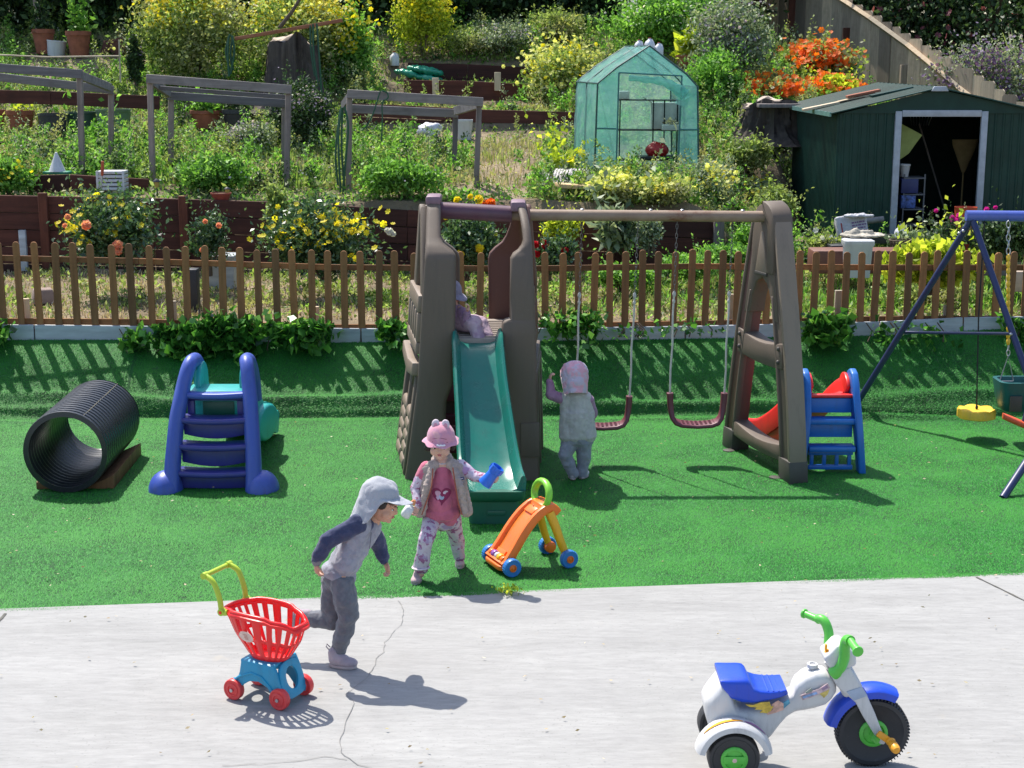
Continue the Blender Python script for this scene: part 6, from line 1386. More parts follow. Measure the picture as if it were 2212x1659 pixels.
# ------------------------------------------------------------ leaf materials
L_weed = leafmat('weed_leaves', [(0.035,0.065,0.016),(0.085,0.155,0.030),(0.16,0.26,0.05),(0.25,0.36,0.09),(0.38,0.46,0.20)], 0.45, patch=(0.38,0.34,0.18), pscale=0.55)
L_fresh = leafmat('fresh_leaves', [(0.035,0.09,0.018),(0.095,0.23,0.035),(0.18,0.38,0.06),(0.30,0.50,0.13)], 0.45)
L_dark = leafmat('dark_leaves', [(0.010,0.024,0.010),(0.022,0.050,0.016),(0.045,0.09,0.025),(0.09,0.15,0.05)], 0.22)
L_blue = leafmat('grey_green_leaves', [(0.05,0.08,0.05),(0.12,0.17,0.09),(0.24,0.30,0.17),(0.42,0.46,0.33)], 0.3)
L_yel = leafmat('yellow_green_leaves', [(0.13,0.18,0.015),(0.28,0.36,0.025),(0.45,0.52,0.05),(0.60,0.60,0.08)], 0.45)
L_rose = leafmat('rose_leaves', [(0.012,0.035,0.014),(0.03,0.075,0.028),(0.07,0.14,0.05),(0.17,0.25,0.12)], 0.28, rough=0.32, spec=0.6)
L_ivy = leafmat('ivy_leaves', [(0.015,0.055,0.014),(0.045,0.14,0.028),(0.10,0.28,0.045),(0.22,0.44,0.09)], 0.42, rough=0.3, spec=0.5)
L_dry = leafmat('dry_stems', [(0.18,0.13,0.08),(0.34,0.26,0.16),(0.48,0.39,0.26),(0.60,0.52,0.38)], 0.25)
L_flax = leafmat('flax_leaves', [(0.06,0.09,0.03),(0.14,0.20,0.06),(0.30,0.36,0.13),(0.45,0.46,0.22)], 0.3, rough=0.35)
def petal(name, c, c2=None, trans=0.5): return leafmat(name, [c2 or tuple(x*0.75 for x in c), c], trans, rough=0.6)
F_yel = petal('yellow_petals', (0.85,0.66,0.03), (0.80,0.52,0.02)); F_pale = petal('pale_yellow_petals', (0.80,0.76,0.30), (0.78,0.68,0.14)); F_or = petal('orange_petals', (0.85,0.20,0.015), (0.80,0.11,0.01))
F_wh = petal('white_petals', (0.70,0.68,0.72), (0.5,0.47,0.55)); F_lil = petal('lilac_petals', (0.42,0.34,0.48), (0.30,0.22,0.36)); F_red = petal('red_petals', (0.55,0.01,0.02), (0.38,0.008,0.015))
F_peach = petal('peach_petals', (0.80,0.38,0.24), (0.72,0.28,0.17)); F_mag = petal('magenta_petals', (0.70,0.03,0.45)); F_pur = petal('purple_petals', (0.16,0.09,0.22), (0.10,0.05,0.14)); F_dpink = petal('dusky_pink_petals', (0.30,0.09,0.12), (0.2,0.06,0.08))
M_bark = wood('twig_bark', (0.07,0.05,0.035), (0.16,0.12,0.085), scale=30, per=False); M_stem = plain('green_stem', (0.08,0.13,0.04), 0.7)

def shrub(name, label, cat, base, w, h, n, leaf, mat, flowers=(), aspect=0.5, clumps=14, depth=None, stems=5, up=0.35, group=None, low=-0.75, lift=0.5, spread=0.30, lname='leaves', sup=None):
    """w, h: width and height; flowers: (count, size, material, where, part name)"""
    t = thing(name, label, cat, base, 0, group); d = depth or w*0.8
    c = (0, 0, h*lift); r = (w*0.36, d*0.36, h*(1-lift)*0.72)
    P, U = in_ell(n, c, r, clumps, spread, low); P[:, 2] = np.maximum(P[:, 2], 0.01)
    V, F = leaves(P, leaf, aspect, up); npmesh(lname, V, F, mat, t)
    if stems:
        mb = MB()
        for i in range(stems):
            a = rnd.uniform(0, 6.28); q = Vector((math.cos(a)*w*0.28*rnd.random(), math.sin(a)*d*0.28*rnd.random(), h*rnd.uniform(0.5, 0.8)))
            mb.tube([Vector((rnd.uniform(-.03,.03), rnd.uniform(-.03,.03), -0.03)), q*0.5 + Vector((rnd.uniform(-.04,.04), 0, 0)), q], [0.014, 0.010, 0.004], 5)
        mb.build('stem', M_bark, t)['kind'] = 'stuff'
    ns = int(6 + w*h*16); sp = []
    for k in range(ns):
        a = rnd.uniform(0, 6.28); e = rnd.uniform(0.15, 1.3); dd = Vector((math.cos(a)*math.cos(e)*r[0], math.sin(a)*math.cos(e)*r[1], math.sin(e)*r[2])); p0 = Vector(c) + dd*0.9; q = p0 + dd.normalized()*leaf*rnd.uniform(1.5, 5.0) + Vector((0,0,leaf*rnd.uniform(0.5,3)))
        m_ = rnd.randint(5, 11); sp += [tuple(p0.lerp(q, j/m_) + Vector((rnd.uniform(-1,1), rnd.uniform(-1,1), 0))*leaf*0.25) for j in range(m_+1)]
    V2, F2 = leaves(np.array(sp), leaf*0.75, aspect, up); npmesh('sprays', V2, F2, mat, t)['kind'] = 'stuff'
    for cnt, size, fm, where, nm in flowers:
        Q, U = in_ell(int(cnt*3), c, r, clumps, spread, low)
        ok = (U[:, 2] > where) & (Q[:, 2] > 0.02); key = U[:, 2]*0.8 - U[:, 1]*0.9
        Q, key = Q[ok], key[ok]; Q = Q[np.argsort(-key)][:cnt]; Q = Q + unit(Q - np.array(c))*size*0.8
        V, F = petals(Q, size); o = npmesh(nm, V, F, fm, t); o['kind'] = 'stuff'
    return t
def at(u, v): return Hh(u, v)
def px(y): return (y*math.cos(PITCH) + 1.0*math.sin(PITCH))/FPX          # metres per picture unit at a distance

# ------------------------------------------------------------ ground cover of the hillside, as one mass each
def cover(name, N, y0, y1, leaf, mat, hmax, dens=None, aspect=0.45, up=0.5, kind='leaf', xlim=None, blade=(0.15, 0.008)):
    y = y0 + (y1-y0)*rng.uniform(0, 1, N)**1.15; xr = 0.345*y + 0.6; x = rng.uniform(-1, 1, N)*xr
    p = dens(x, y) if dens is not None else np.ones(N); keep = rng.uniform(0, 1, N) < p; x, y = x[keep], y[keep]
    k = np.clip(0.5 + 0.5*vnoise(x, y, 2.2, 1.0), 0.12, 1); z = hz(x, y)
    k = k*np.clip(0.55 + 0.6*vnoise(x*2.1, y*1.9, 2.7, 4.0), 0.2, 1.3)
    P = np.stack([x, y, z + rng.uniform(0, 1, len(x))**1.4*hmax*k], 1)
    if kind == 'leaf': V, F = leaves(P, leaf, aspect, up, jitter=0.6)
    elif kind == 'blade': P[:, 2] = z; V, F = bent(P, blade[0]*(0.5+k), blade[1], 0.6)
    else: V, F = petals(P, leaf, 5)
    npmesh(name, V, F, mat, kind='stuff')
def gpt(u, v): p = at(u, v); return p.x, p.y
sx_, sy_ = gpt(1110, 350); sx2, sy2 = gpt(1080, 390)
straw = lambda x, y: np.exp(-(((x-sx_)/0.62)**2 + ((y-sy_)/1.6)**2)**1.5)*1.3 + np.exp(-(((x-sx2)/0.6)**2 + ((y-sy2)/0.6)**2)) + 0.9*np.exp(-(((x+3.0)/0.7)**2 + ((y-19.3)/0.8)**2)) + 0.8*np.exp(-(((x-3.0)/0.35)**2 + ((y-19.3)/1.2)**2))
CLEAR = []
for u, v, wp, dp in ((47,292,66,1.1),(116,300,70,1.1),(178,296,70,1.1),(248,296,84,1.1),(447,277,74,0.9),(512,285,66,0.9),(1003,302,50,0.9),(928,296,60,0.8),(96,116,52,1.0),(121,122,50,1.0),(172,122,58,1.0),(240,118,80,0.8),(328,98,40,0.8),(628,236,120,1.2),(905,172,110,0.8),(1000,200,180,0.7),(852,142,30,0.7),(1660,304,150,1.3),(1484,142,60,0.8),(1560,196,50,0.7),(1000,262,260,0.35),(1000,246,480,1.2),(1020,208,320,1.2),(1020,172,320,0.9)):
    q_ = Hh(u, v); CLEAR.append((q_.x, q_.y, wp*q_.y/FPX*0.55, dp))
def hillok(x, y):
    k = base_ok(x, y)
    for cx, cy, hw, dp in CLEAR: k = np.where((np.abs(x-cx) < hw) & (y > cy-dp) & (y < cy+0.15), 0.0, k)
    return np.where((y < 17.85) & (x < 0.2), 0.0, k)
def base_ok(x, y):
    shed = (x > 3.05) & (y > 17.8) & (y < 21.2); gh = (x > 0.8) & (x < 2.35) & (y > 18.9) & (y < 20.4); wall = (y > 16.9) & (y < 17.08)
    return np.where(shed | gh | wall, 0.0, 1.0)
def clumps_cover(name, K, per, y0, y1, leaf, mat, hr, seed=0, wr=(0.05,0.16), spike=0.0, dens=None, aspect=0.45):
    y = y0 + (y1-y0)*rng.uniform(0,1,K)**1.1; x = rng.uniform(-1,1,K)*(0.345*y+0.4); ok = hillok(x, y) > 0
    if dens is not None: ok &= rng.uniform(0,1,K) < dens(x, y)
    x, y = x[ok], y[ok]; K = len(x); H = rng.uniform(hr[0], hr[1], K)*rng.uniform(0.5,1,K); W = rng.uniform(wr[0], wr[1], K); i = np.repeat(np.arange(K), per); N = len(i)
    t = rng.uniform(0,1,N)**0.8; rad = W[i]*(1-0.6*t)*np.sqrt(rng.uniform(0,1,N)) ; a = rng.uniform(0,2*np.pi,N); lx = rng.normal(size=K)*0.25
    P = np.stack([x[i] + rad*np.cos(a) + lx[i]*H[i]*t, y[i] + rad*np.sin(a), hz(x, y)[i] + t*H[i]], 1); V, F = leaves(P, leaf*(1.15-0.5*t), aspect, 0.5); npmesh(name, V, F, mat, kind='stuff')
notstraw = lambda x, y: 1 - np.clip(straw(x, y)*1.3, 0, 1)
clumps_cover('tall_weeds', 1500, 60, 17.15, 27, 0.070, L_fresh, (0.15, 0.62), dens=notstraw)
clumps_cover('tall_olive_weeds', 1500, 60, 17.15, 27, 0.060, L_weed, (0.15, 0.70), dens=notstraw)
clumps_cover('tall_grey_weeds', 600, 55, 17.15, 27, 0.050, L_blue, (0.2, 0.8), wr=(0.04,0.12), dens=notstraw)
clumps_cover('dark_weeds', 700, 60, 17.15, 27, 0.065, L_dark, (0.12, 0.5), wr=(0.08,0.22), dens=notstraw)
cover('low_weeds', 50000, 17.1, 27, 0.045, L_fresh, 0.08, lambda x, y: base_ok(x, y)*(1-np.clip(straw(x, y), 0, 1)))
cover('weed_leaves', 150000, 17.05, 34, 0.058, L_weed, 0.30, lambda x, y: base_ok(x, y)*(0.25+0.75*hillok(x, y))*(1-0.85*np.clip(straw(x, y), 0, 1)))
cover('fresh_weed_leaves', 70000, 17.05, 32, 0.062, L_fresh, 0.36, lambda x, y: hillok(x, y)*(vnoise(x, y, 1.5, 3.0) > 0.05)*(1-np.clip(straw(x, y)*1.3, 0, 1)))
cover('wild_grass', 60000, 17.05, 32, 0.2, L_weed, 0.2, lambda x, y: hillok(x, y)*(vnoise(x, y, 1.1, 5.0) > -0.2), kind='blade', blade=(0.20, 0.010))
cover('dry_stalks', 26000, 17.05, 30, 0.2, L_dry, 0.2, lambda x, y: hillok(x, y)*np.clip(straw(x, y)*1.4 + 0.18*(vnoise(x, y, 1.6, 2.0) > 0.2) + 0.06, 0, 1), kind='blade', blade=(0.13, 0.011))
cover('pale_wildflowers', 9000, 17.05, 30, 0.026, F_wh, 0.50, lambda x, y: hillok(x, y)*np.clip(vnoise(x, y, 1.7, 6.0)*2, 0, 1)*0.55, kind='flower')
cover('yellow_wildflowers', 3500, 17.05, 30, 0.028, F_pale, 0.48, lambda x, y: hillok(x, y)*np.clip(vnoise(x, y, 1.9, 8.0)*2, 0, 1)*0.35, kind='flower')
bedk = lambda x, y: np.clip(0.55 + 0.8*vnoise(x, y, 3.0, 2.0) + 0.08*x, 0.1, 1)*np.where(y < 14.55, 0.35, 1)
cover('bed_weeds', 60000, 14.0, 16.95, 0.050, L_weed, 0.18, bedk); cover('bed_fresh_weeds', 34000, 13.98, 16.9, 0.048, L_fresh, 0.20, lambda x, y: np.clip(0.12*x + 0.15 + 0.6*vnoise(x, y, 2.3, 4.0), 0.0, 1)*0.9*np.where(y < 14.55, 0.3, 1))
cover('bed_grass', 16000, 14.0, 16.9, 0.1, L_fresh, 0.2, lambda x, y: np.clip(-0.05 + 0.16*x + 0.5*vnoise(x, y, 2.0, 7.0), 0, 1)*(y > 14.6), kind='blade', blade=(0.20, 0.009)); cover('bed_dry_litter', 22000, 14.0, 16.9, 0.1, L_dry, 0.1, lambda x, y: np.clip(0.45 - 0.08*x, 0.12, 1), kind='blade', blade=(0.07, 0.010))

# ------------------------------------------------------------ grey timber frames
def frame(label, Yf, Yr, fl, fr, rl, rr_, posts, extra=()):
    """fl, fr, rl, rr_: picture places of the beam ends (middle of the beam)"""
    A_, B_, C_, D_ = D(*fl, Yf), D(*fr, Yf), D(*rl, Yr), D(*rr_, Yr); o = Vector(((A_.x+B_.x)/2, Yf, hzf((A_.x+B_.x)/2, Yf))); t = thing('timber_frame', label, 'garden frame', o, 0, 'grey timber garden frames')
    def bm_(a, b, name, th=0.045, hh=0.10, e=0.03):
        d = (b-a).normalized()*e; a, b = a-d-o, b+d-o; mb = MB(); L = (b-a).length; up = Vector((0,0,1)); M = frame_from(a, b, up)
        mb.box((0,0,L/2), (th, hh, L), M); mb.build(name, M_grey, t, bevel=0.004, seg=1)
    bm_(A_, B_, 'beam'); bm_(C_, D_, 'beam'); bm_(A_ + Vector((0.0,0.05,-0.02)), C_ + Vector((0,-0.05,0.03)), 'side_beam', e=0); bm_(B_ + Vector((0,0.05,-0.02)), D_ + Vector((0,-0.05,0.03)), 'side_beam', e=0)
    for a, b in extra: bm_(a, b, 'ledger', 0.04, 0.05)
    for u, v, Y, vb in posts:
        p = D(u, v, Y); q = D(vb, v + 100, Y); x2 = p.x + (D(vb, v, Y).x - p.x); zb = hzf(p.x, Y) - 0.08; mb = MB(); mb.beam(Vector((x2, Y+0.05, zb))-o, Vector((p.x, Y+0.05, p.z))-o, 0.062, 0.062, Vector((0,1,0))); mb.build('post', M_greyv, t, bevel=0.004, seg=1)
    return t
frame('grey timber frame at the left edge, cut off by the picture border', 18.1, 19.2, (-110,138), (172,160), (-60,160), (240,194), [(-105,150,18.1,-106),(170,168,18.1,162),(238,200,19.2,228)])
frame('middle grey timber frame in front of the tall stump', 17.9, 19.0, (322,170), (624,193), (368,207), (622,224), [(322,178,17.9,317),(622,200,17.9,610),(368,212,19.0,359),(614,228,19.0,606)], [(D(345,190,18.3), D(622,210,18.3))])
frame('right grey timber frame with a green hose looped over it', 17.7, 18.7, (756,203), (1038,220), (742,234), (984,245), [(754,212,17.7,747),(1035,226,17.7,1027),(984,248,18.7,979)], [])

# ------------------------------------------------------------ walk-in greenhouse of teal film
def greenhouse():
    Y0, Y1 = 19.0, 20.25; o = D(1395, 372, Y0); t = thing('greenhouse', 'small walk-in greenhouse covered in teal mesh film with its door rolled up', 'greenhouse', o); q = lambda u, v, Y=Y0: D(u, v, Y) - o
    m, n, p = new_mat('teal_film'); co = coords(n); f = noise(n, co, 5, 5); wv = noise(n, co, 180, 2)
    col = ramp(n, f, [(0.20,0.52,0.48),(0.60,0.85,0.80)], [0.3,0.7]); n.links.new(col, p.inputs['Base Color']); p.inputs['Roughness'].default_value = 0.42; bump(n, p, f, 0.8, 0.04)
    tl = node(n, 'ShaderNodeBsdfTranslucent'); n.links.new(col, tl.inputs[0]); tr = node(n, 'ShaderNodeBsdfTransparent'); tr.inputs[0].default_value = (0.55,0.85,0.80,1)
    m1 = node(n, 'ShaderNodeMixShader'); m1.inputs[0].default_value = 0.5; n.links.new(p.outputs[0], m1.inputs[1]); n.links.new(tl.outputs[0], m1.inputs[2])
    m2 = node(n, 'ShaderNodeMixShader'); m2.inputs[0].default_value = 0.56; n.links.new(m1.outputs[0], m2.inputs[1]); n.links.new(tr.outputs[0], m2.inputs[2]); n.links.new(m2.outputs[0], n.nodes['Material Output'].inputs[0])
    M_film = m; M_pole = plain('dark_teal_pole', (0.02,0.07,0.07), 0.5); M_bind = plain('film_binding', (0.05,0.17,0.17), 0.6)
    sh = Vector((-0.20, 0, 0)); dY = Vector((0, Y1-Y0, 0)) + sh
    ol = [q(1284,372), q(1286,290), q(1291,180), q(1332,146), q(1403,99), q(1483,160), q(1507,187), q(1509,290), q(1509,368)]
    zb = ol[0].z; ol[-1].z = zb
    # side walls and roof: a gently sagging sheet
    def sheet(a, b, name, nx=10, ny=10, sag=0.03, seed=0):
        mb = MB(); vs = []
        for j in range(ny+1):
            for i in range(nx+1):
                P = a.lerp(b, i/nx) + dY*(j/ny); k = sag*math.sin(math.pi*i/nx)*(0.4+0.6*math.sin(math.pi*j/ny*1.0)) + 0.010*math.sin(i*1.9+j*2.3+seed)
                nrm = (b-a).cross(dY).normalized(); P = P + nrm*k*0.8; vs.append(P)
        fs = [(j*(nx+1)+i, j*(nx+1)+i+1, (j+1)*(nx+1)+i+1, (j+1)*(nx+1)+i) for j in range(ny) for i in range(nx)]; mb.add(vs, fs); return mb.build(name, M_film, t, smooth=80)
    sheet(ol[0], ol[2], 'side_panel', sag=0.05); sheet(ol[2], ol[3], 'roof_panel', 4, 10, 0.0, 1); sheet(ol[3], ol[4], 'roof_panel', 8, 10, 0.012, 2); sheet(ol[4], ol[5], 'roof_panel', 8, 10, 0.012, 3); sheet(ol[5], ol[6], 'roof_panel', 4, 10, 0, 5); sheet(ol[6], ol[8], 'side_panel', sag=0.03, seed=4)
    back = [p + dY for p in ol]; mb = MB(); mb.add([back[i] for i in (0,2,3,4,5,6,8)], [(0,1,2,3,4,5,6)]); mb.build('back_panel', M_film, t, smooth=0)
    dl, dr = [q(1337,157), q(1331,372)], [q(1473,164), q(1464,368)]
    mb = MB(); mb.add([ol[0], dl[1], dl[0], ol[3], ol[2]], [(0,1,2,3,4)]); mb.build('front_panel', M_film, t, smooth=0)
    mb = MB(); mb.add([ol[8], ol[6], ol[5], dr[0], dr[1]], [(0,1,2,3,4)]); mb.build('front_panel', M_film, t, smooth=0)
    mb = MB(); mb.add([dl[0] + Vector((0,-0.004,0)), dr[0] + Vector((0,-0.004,0)), ol[5], ol[4], ol[3]], [(0,1,2,3,4)]); mb.build('gable_panel', M_film, t, smooth=0)
    for off, nm in ((Vector(), 'front_hoop'), (dY, 'rear_hoop'), (dY*0.5, 'middle_hoop')): mb = MB(); mb.tube([ol[i] + off for i in (0,2,3,4,5,6,8)], 0.011, 6); mb.build(nm, M_pole, t)
    for i in (2, 4, 6): mb = MB(); mb.tube([ol[i], ol[i]+dY], 0.010, 6); mb.build('rail', M_pole, t)
    for a, b in ((dl[0], dl[1]), (dr[0], dr[1]), (dl[0], dr[0]), (q(1285,277), q(1331,278)), (q(1285,346), q(1331,347)), (q(1466,280), q(1509,280))): mb = MB(); mb.tube([a, b], 0.010, 6); mb.build('door_edge', M_bind, t)
    rp = smooth_path([tuple(q(1358,168)), tuple(q(1395,172)), tuple(q(1430,176)), tuple(q(1458,190)), tuple(q(1478,205))], 20); mb = MB(); mb.tube([Vector(p) + Vector((0,-0.06,0)) for p in rp], [0.032 + 0.045*(i/19)**1.4 + 0.006*math.sin(i*1.7) for i in range(20)], 12); mb.build('rolled_door', M_film, t, smooth=60)
    mb = MB(); a = q(1478,205) + Vector((0,-0.08,0)); mb.add([a + Vector((-0.06,0,0.06)), a + Vector((0.08,0,0.02)), a + Vector((0.02,0,-0.15)), a + Vector((-0.12,0,-0.10))], [(0,1,2,3)]); mb.build('door_flap', M_film, t, smooth=0)
    # shelves inside, and the things standing on them
    M_wire = plain('black_wire', (0.012,0.012,0.014), 0.5, metal=0.3)
    rk = thing('wire_rack', 'black wire shelving inside the teal greenhouse', 'shelf', q(1400,280,19.9) + o); ro = Vector(rk.location) - o
    for v in (216, 281, 346):
        a, b = q(1336,v,19.75) - ro, q(1466,v+1,19.75) - ro; mb = MB()
        for dy in (0, 0.12, 0.24): mb.tube([a + Vector((0,dy,0)), b + Vector((0,dy,0))], 0.008, 5)
        for k in range(9): mb.tube([a.lerp(b,k/8), a.lerp(b,k/8) + Vector((0,0.24,0))], 0.004, 4)
        mb.build('shelf', M_wire, rk)
    for u in (1340, 1412, 1436, 1464): mb = MB(); mb.tube([q(u,216,19.75)-ro, q(u-3,368,19.75)-ro], 0.009, 5); mb.build('upright', M_wire, rk)
    def carton(name, label, cat, u0, u1, v0, v1, Y, mat, taper=0.92):
        a, b = D(u0, v1, Y), D(u1, v0, Y); c = ((a.x+b.x)/2, Y, a.z); t_ = thing(name, label, cat, c); mb = MB(); mb.box((0,0.13,(b.z-a.z)/2), (b.x-a.x, 0.26, b.z-a.z), None, 1/taper if False else 1.0); mb.build('body', mat, t_, bevel=0.008); return t_, (b.x-a.x), b.z-a.z
    M_cw = plain('off_white_card', (0.52,0.50,0.46), 0.8)
    t_, w_, h_ = carton('storage_box', 'large off-white box with open flaps on the greenhouse shelf', 'box', 1408, 1470, 222, 279, 19.78, M_cw)
    for s in (-1, 1): mb = MB(); mb.box((0,0,0.07), (0.004,0.24,0.14), T(s*w_/2, 0.13, h_) @ Matrix.Rotation(s*1.0, 4, 'Y')); mb.build('flap', M_cw, t_)
    carton('small_carton', 'small pale carton on the top greenhouse shelf', 'box', 1338, 1360, 197, 214, 19.78, M_cw)
    t_ = thing('red_bag', 'crumpled red bag on the low tray inside the greenhouse', 'bag', D(1420,336,19.6)); mb = MB(); mb.ell((0,0.1,0.06), (0.155,0.12,0.10), 16, 10); mb.ell((-0.03,0.08,0.10), (0.08,0.08,0.075), 14, 8); blob(mb, 'bag', plain('red_film', (0.50,0.012,0.015), 0.35, bscale=30, bstr=0.8, dist=0.02), t_, 0.012, 2, 0.03, tex_fold)
    t_ = thing('seed_tray', 'shallow black tray under the red bag in the greenhouse', 'tray', D(1420,345,19.55)); mb = MB(); mb.box((0,0.12,0.02), (0.50,0.34,0.045)); mb.build('tray', M_wire, t_, bevel=0.01)
    t_ = thing('clear_tray', 'see-through tray of seedlings on the middle greenhouse shelf', 'tray', D(1450,281,19.6)); mb = MB(); mb.box((0,0.1,0.03), (0.22,0.2,0.07)); mb.build('tray', M_cw, t_, bevel=0.01); P, _ = in_ell(60, (0,0.1,0.09), (0.10,0.08,0.04)); V, F = leaves(P, 0.05); npmesh('seedlings', V, F, L_dry, t_)['kind'] = 'stuff'
greenhouse()

# ------------------------------------------------------------ green metal shed
def shed():
    Y = 18.0; o = D(2030, 540, Y); t = thing('garden_shed', 'dark green corrugated metal garden shed with its white-framed doorway standing open', 'shed', o); q = lambda u, v, y=Y: D(u, v, y) - o
    M_g = plain('dark_green_sheet_metal', (0.003,0.036,0.026), 0.45, var=0.18, scale=3, bstr=0.05, spec=0.3); M_gw = plain('white_door_trim', (0.36,0.39,0.44), 0.45); M_in = plain('shed_inside', (0.015,0.03,0.028), 0.8)
    zb = q(1808,545).z; x0 = q(1808,400).x; xd0, xd1 = q(1932,400).x, q(2116,400).x; x1 = q(2255,400).x; ze = q(1808,245).z; zd = q(2030,240).z
    def ribbed(p0, p1, z0, z1, pitch, dep, name, nrm, prof=(0.0,0.30,0.42,0.58,0.70,1.0), hs=(0,0,1,1,0,0)):
        L = (p1-p0).length; n = max(1, int(L/pitch)); d = (p1-p0).normalized(); xs = []
        for i in range(n):
            for a, h in zip(prof[:-1], hs[:-1]): xs.append(((i+a)*L/n, h*dep))
        xs.append((L, 0)); mb = MB(); k = len(xs)
        vs = [p0 + d*x + nrm*h + Vector((0,0,z0 - p0.z)) for x, h in xs] + [p0 + d*x + nrm*h + Vector((0,0,z1 - p0.z)) for x, h in xs]
        mb.add(vs, [(i, i+1, k+i+1, k+i) for i in range(k-1)]); return mb.build(name, M_g, t, smooth=0)
    V0 = lambda x, y: Vector((x, y, zb)); fr = Vector((0,-1,0)); dB = Vector((-0.02, 2.75, 0))
    ribbed(V0(x0,0), V0(xd0,0), zb, ze, 0.085, 0.010, 'front_wall', fr); ribbed(V0(xd1,0), V0(x1,0), zb, ze, 0.085, 0.010, 'front_wall', fr)
    ribbed(V0(x0,0), V0(x0,0)+dB, zb, ze, 0.075, 0.022, 'side_wall', Vector((-1,0,0)), (0,0.2,0.35,0.65,0.8,1.0), (0,0,1,1,0,0)); ribbed(V0(x1,0), V0(x1,0)+dB, zb, ze, 0.09, 0.014, 'side_wall', Vector((1,0,0)))
    mb = MB(); mb.box(((x0+x1)/2, dB.y, (zb+ze)/2), (x1-x0, 0.01, ze-zb)); mb.build('rear_wall', M_in, t, smooth=0); mb = MB(); mb.box(((x0+x1)/2, dB.y/2, zb+0.01), (x1-x0, dB.y, 0.02)); mb.build('floor', M_in, t, smooth=0)
    apx, apz = q(2026,190).x, q(2026,193).z
    mb = MB(); mb.prism([(x0,ze),(x1,ze),(apx,apz)], 0.012, Matrix(((1,0,0,0),(0,0,-1,-0.014),(0,1,0,0),(0,0,0,1)))); mb.build('gable', M_g, t)
    mb = MB(); mb.prism([(xd0-0.02,ze-0.005),(xd1+0.02,ze-0.005),(xd1+0.02,zd+0.03),(xd0-0.02,zd+0.03)], 0.014, Matrix(((1,0,0,0),(0,0,-1,-0.02),(0,1,0,0),(0,0,0,1)))) if False else None
    el, er = q(1792,246).x, x1 + 0.09
    for s, (xa, za) in ((-1, (el, ze-0.0)), (1, (er, ze-0.02))):
        a, b = Vector((xa,-0.06,za)), Vector((apx,-0.06,apz+0.02)); n_ = 14; mb = MB(); dd = Vector((-0.02,2.9,0)); nn = (b-a).cross(dd).normalized(); nn = nn if nn.z > 0 else -nn
        vs = []; ys = [i/n_ for i in range(n_+1)]
        for i in range(n_):
            for f, h in ((0,0),(0.6,0),(0.72,0.018),(0.88,0.018)): vs += [a + dd*((i+f)/n_) + nn*h, b + dd*((i+f)/n_) + nn*h]
        k = len(vs)//2; mb.add(vs, [(2*i, 2*i+1, 2*i+3, 2*i+2) for i in range(k-1)]); mb.build('roof_sheet', M_g, t, smooth=0)
        mb = MB(); mb.beam(a + Vector((0,-0.012,0.0)), b + Vector((0,-0.012,0.0)), 0.012, 0.045, Vector((0,1,0))); mb.build('roof_trim', M_g, t)
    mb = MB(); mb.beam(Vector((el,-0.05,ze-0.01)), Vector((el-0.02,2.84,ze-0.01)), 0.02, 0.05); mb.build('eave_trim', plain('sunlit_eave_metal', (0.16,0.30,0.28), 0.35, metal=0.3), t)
    mb = MB(); mb.prism([(apx-0.10,apz-0.02),(apx+0.10,apz-0.02),(apx+0.07,apz+0.035),(apx-0.07,apz+0.035)], 0.03, Matrix(((1,0,0,0),(0,0,-1,-0.08),(0,1,0,0),(0,0,0,1)))); mb.build('ridge_cap', M_gw, t, bevel=0.006)
    for xc, w_ in ((xd0, 0.075), (xd1, 0.075)):
        mb = MB(); mb.box((xc, -0.025, (zb+zd)/2), (w_, 0.05, zd-zb)); mb.build('door_jamb', M_gw, t, bevel=0.006)
    mb = MB(); mb.box(((xd0+xd1)/2, -0.028, zd-0.025), (xd1-xd0-0.08, 0.05, 0.075)); mb.build('door_header', M_gw, t, bevel=0.006)
    # inside: shelves and stored things
    def put(name, label, cat, u, v, Yp, prims, mat): t_ = thing(name, label, cat, D(u, v, Yp)); mb = MB(); prims(mb); mb.build(name.split('_')[-1], mat, t_, bevel=0.006); return t_
    M_shg = plain('dull_shelf_grey', (0.12,0.12,0.13), 0.6)
    sh_ = thing('storage_shelves', 'grey wire shelves just inside the left of the shed doorway', 'shelf', D(1962,520,18.35))
    for v in (383, 418, 450, 485):
        a = D(1962, v, 18.35) - Vector(sh_.location); mb = MB(); mb.box((0,0,a.z), (0.26,0.30,0.014)); mb.build('shelf', M_shg, sh_)
    for dx in (-0.12,0.12): mb = MB(); mb.box((dx,-0.14,0.35), (0.015,0.015,0.9)); mb.build('upright', M_shg, sh_)
    put('white_flowerpot', 'white flowerpot on the top shelf inside the shed', 'flowerpot', 1953, 382, 18.3, lambda m: m.lathe([(0.045,0),(0.065,0.13),(0.07,0.13),(0.07,0.15),(0.06,0.15),(0.04,0.02)], 16), M_cwhite)
    put('storage_bin', 'dark blue box on the second shelf inside the shed', 'box', 1960, 416, 18.3, lambda m: m.box((0,0,0.085), (0.20,0.2,0.17)), plain('navy_box', (0.02,0.03,0.13), 0.5))
    put('detergent_box', 'blue and white box on the third shelf inside the shed', 'box', 1957, 449, 18.3, lambda m: m.box((0,0,0.08), (0.17,0.2,0.15)), plain('blue_white_box', (0.05,0.10,0.32), 0.5, var=0.8, scale=22))
    put('tarp_bundle', 'yellow-green folded sheet hanging inside the shed doorway', 'sheet', 1955, 310, 18.4, lambda m: m.prism([(-0.09,0.25),(0.20,0.10),(0.05,-0.12),(-0.09,-0.22)], 0.05, Matrix(((1,0,0,0),(0,0,1,0),(0,1,0,0),(0,0,0,1)))), plain('yellow_green_sheet', (0.33,0.40,0.12), 0.7))
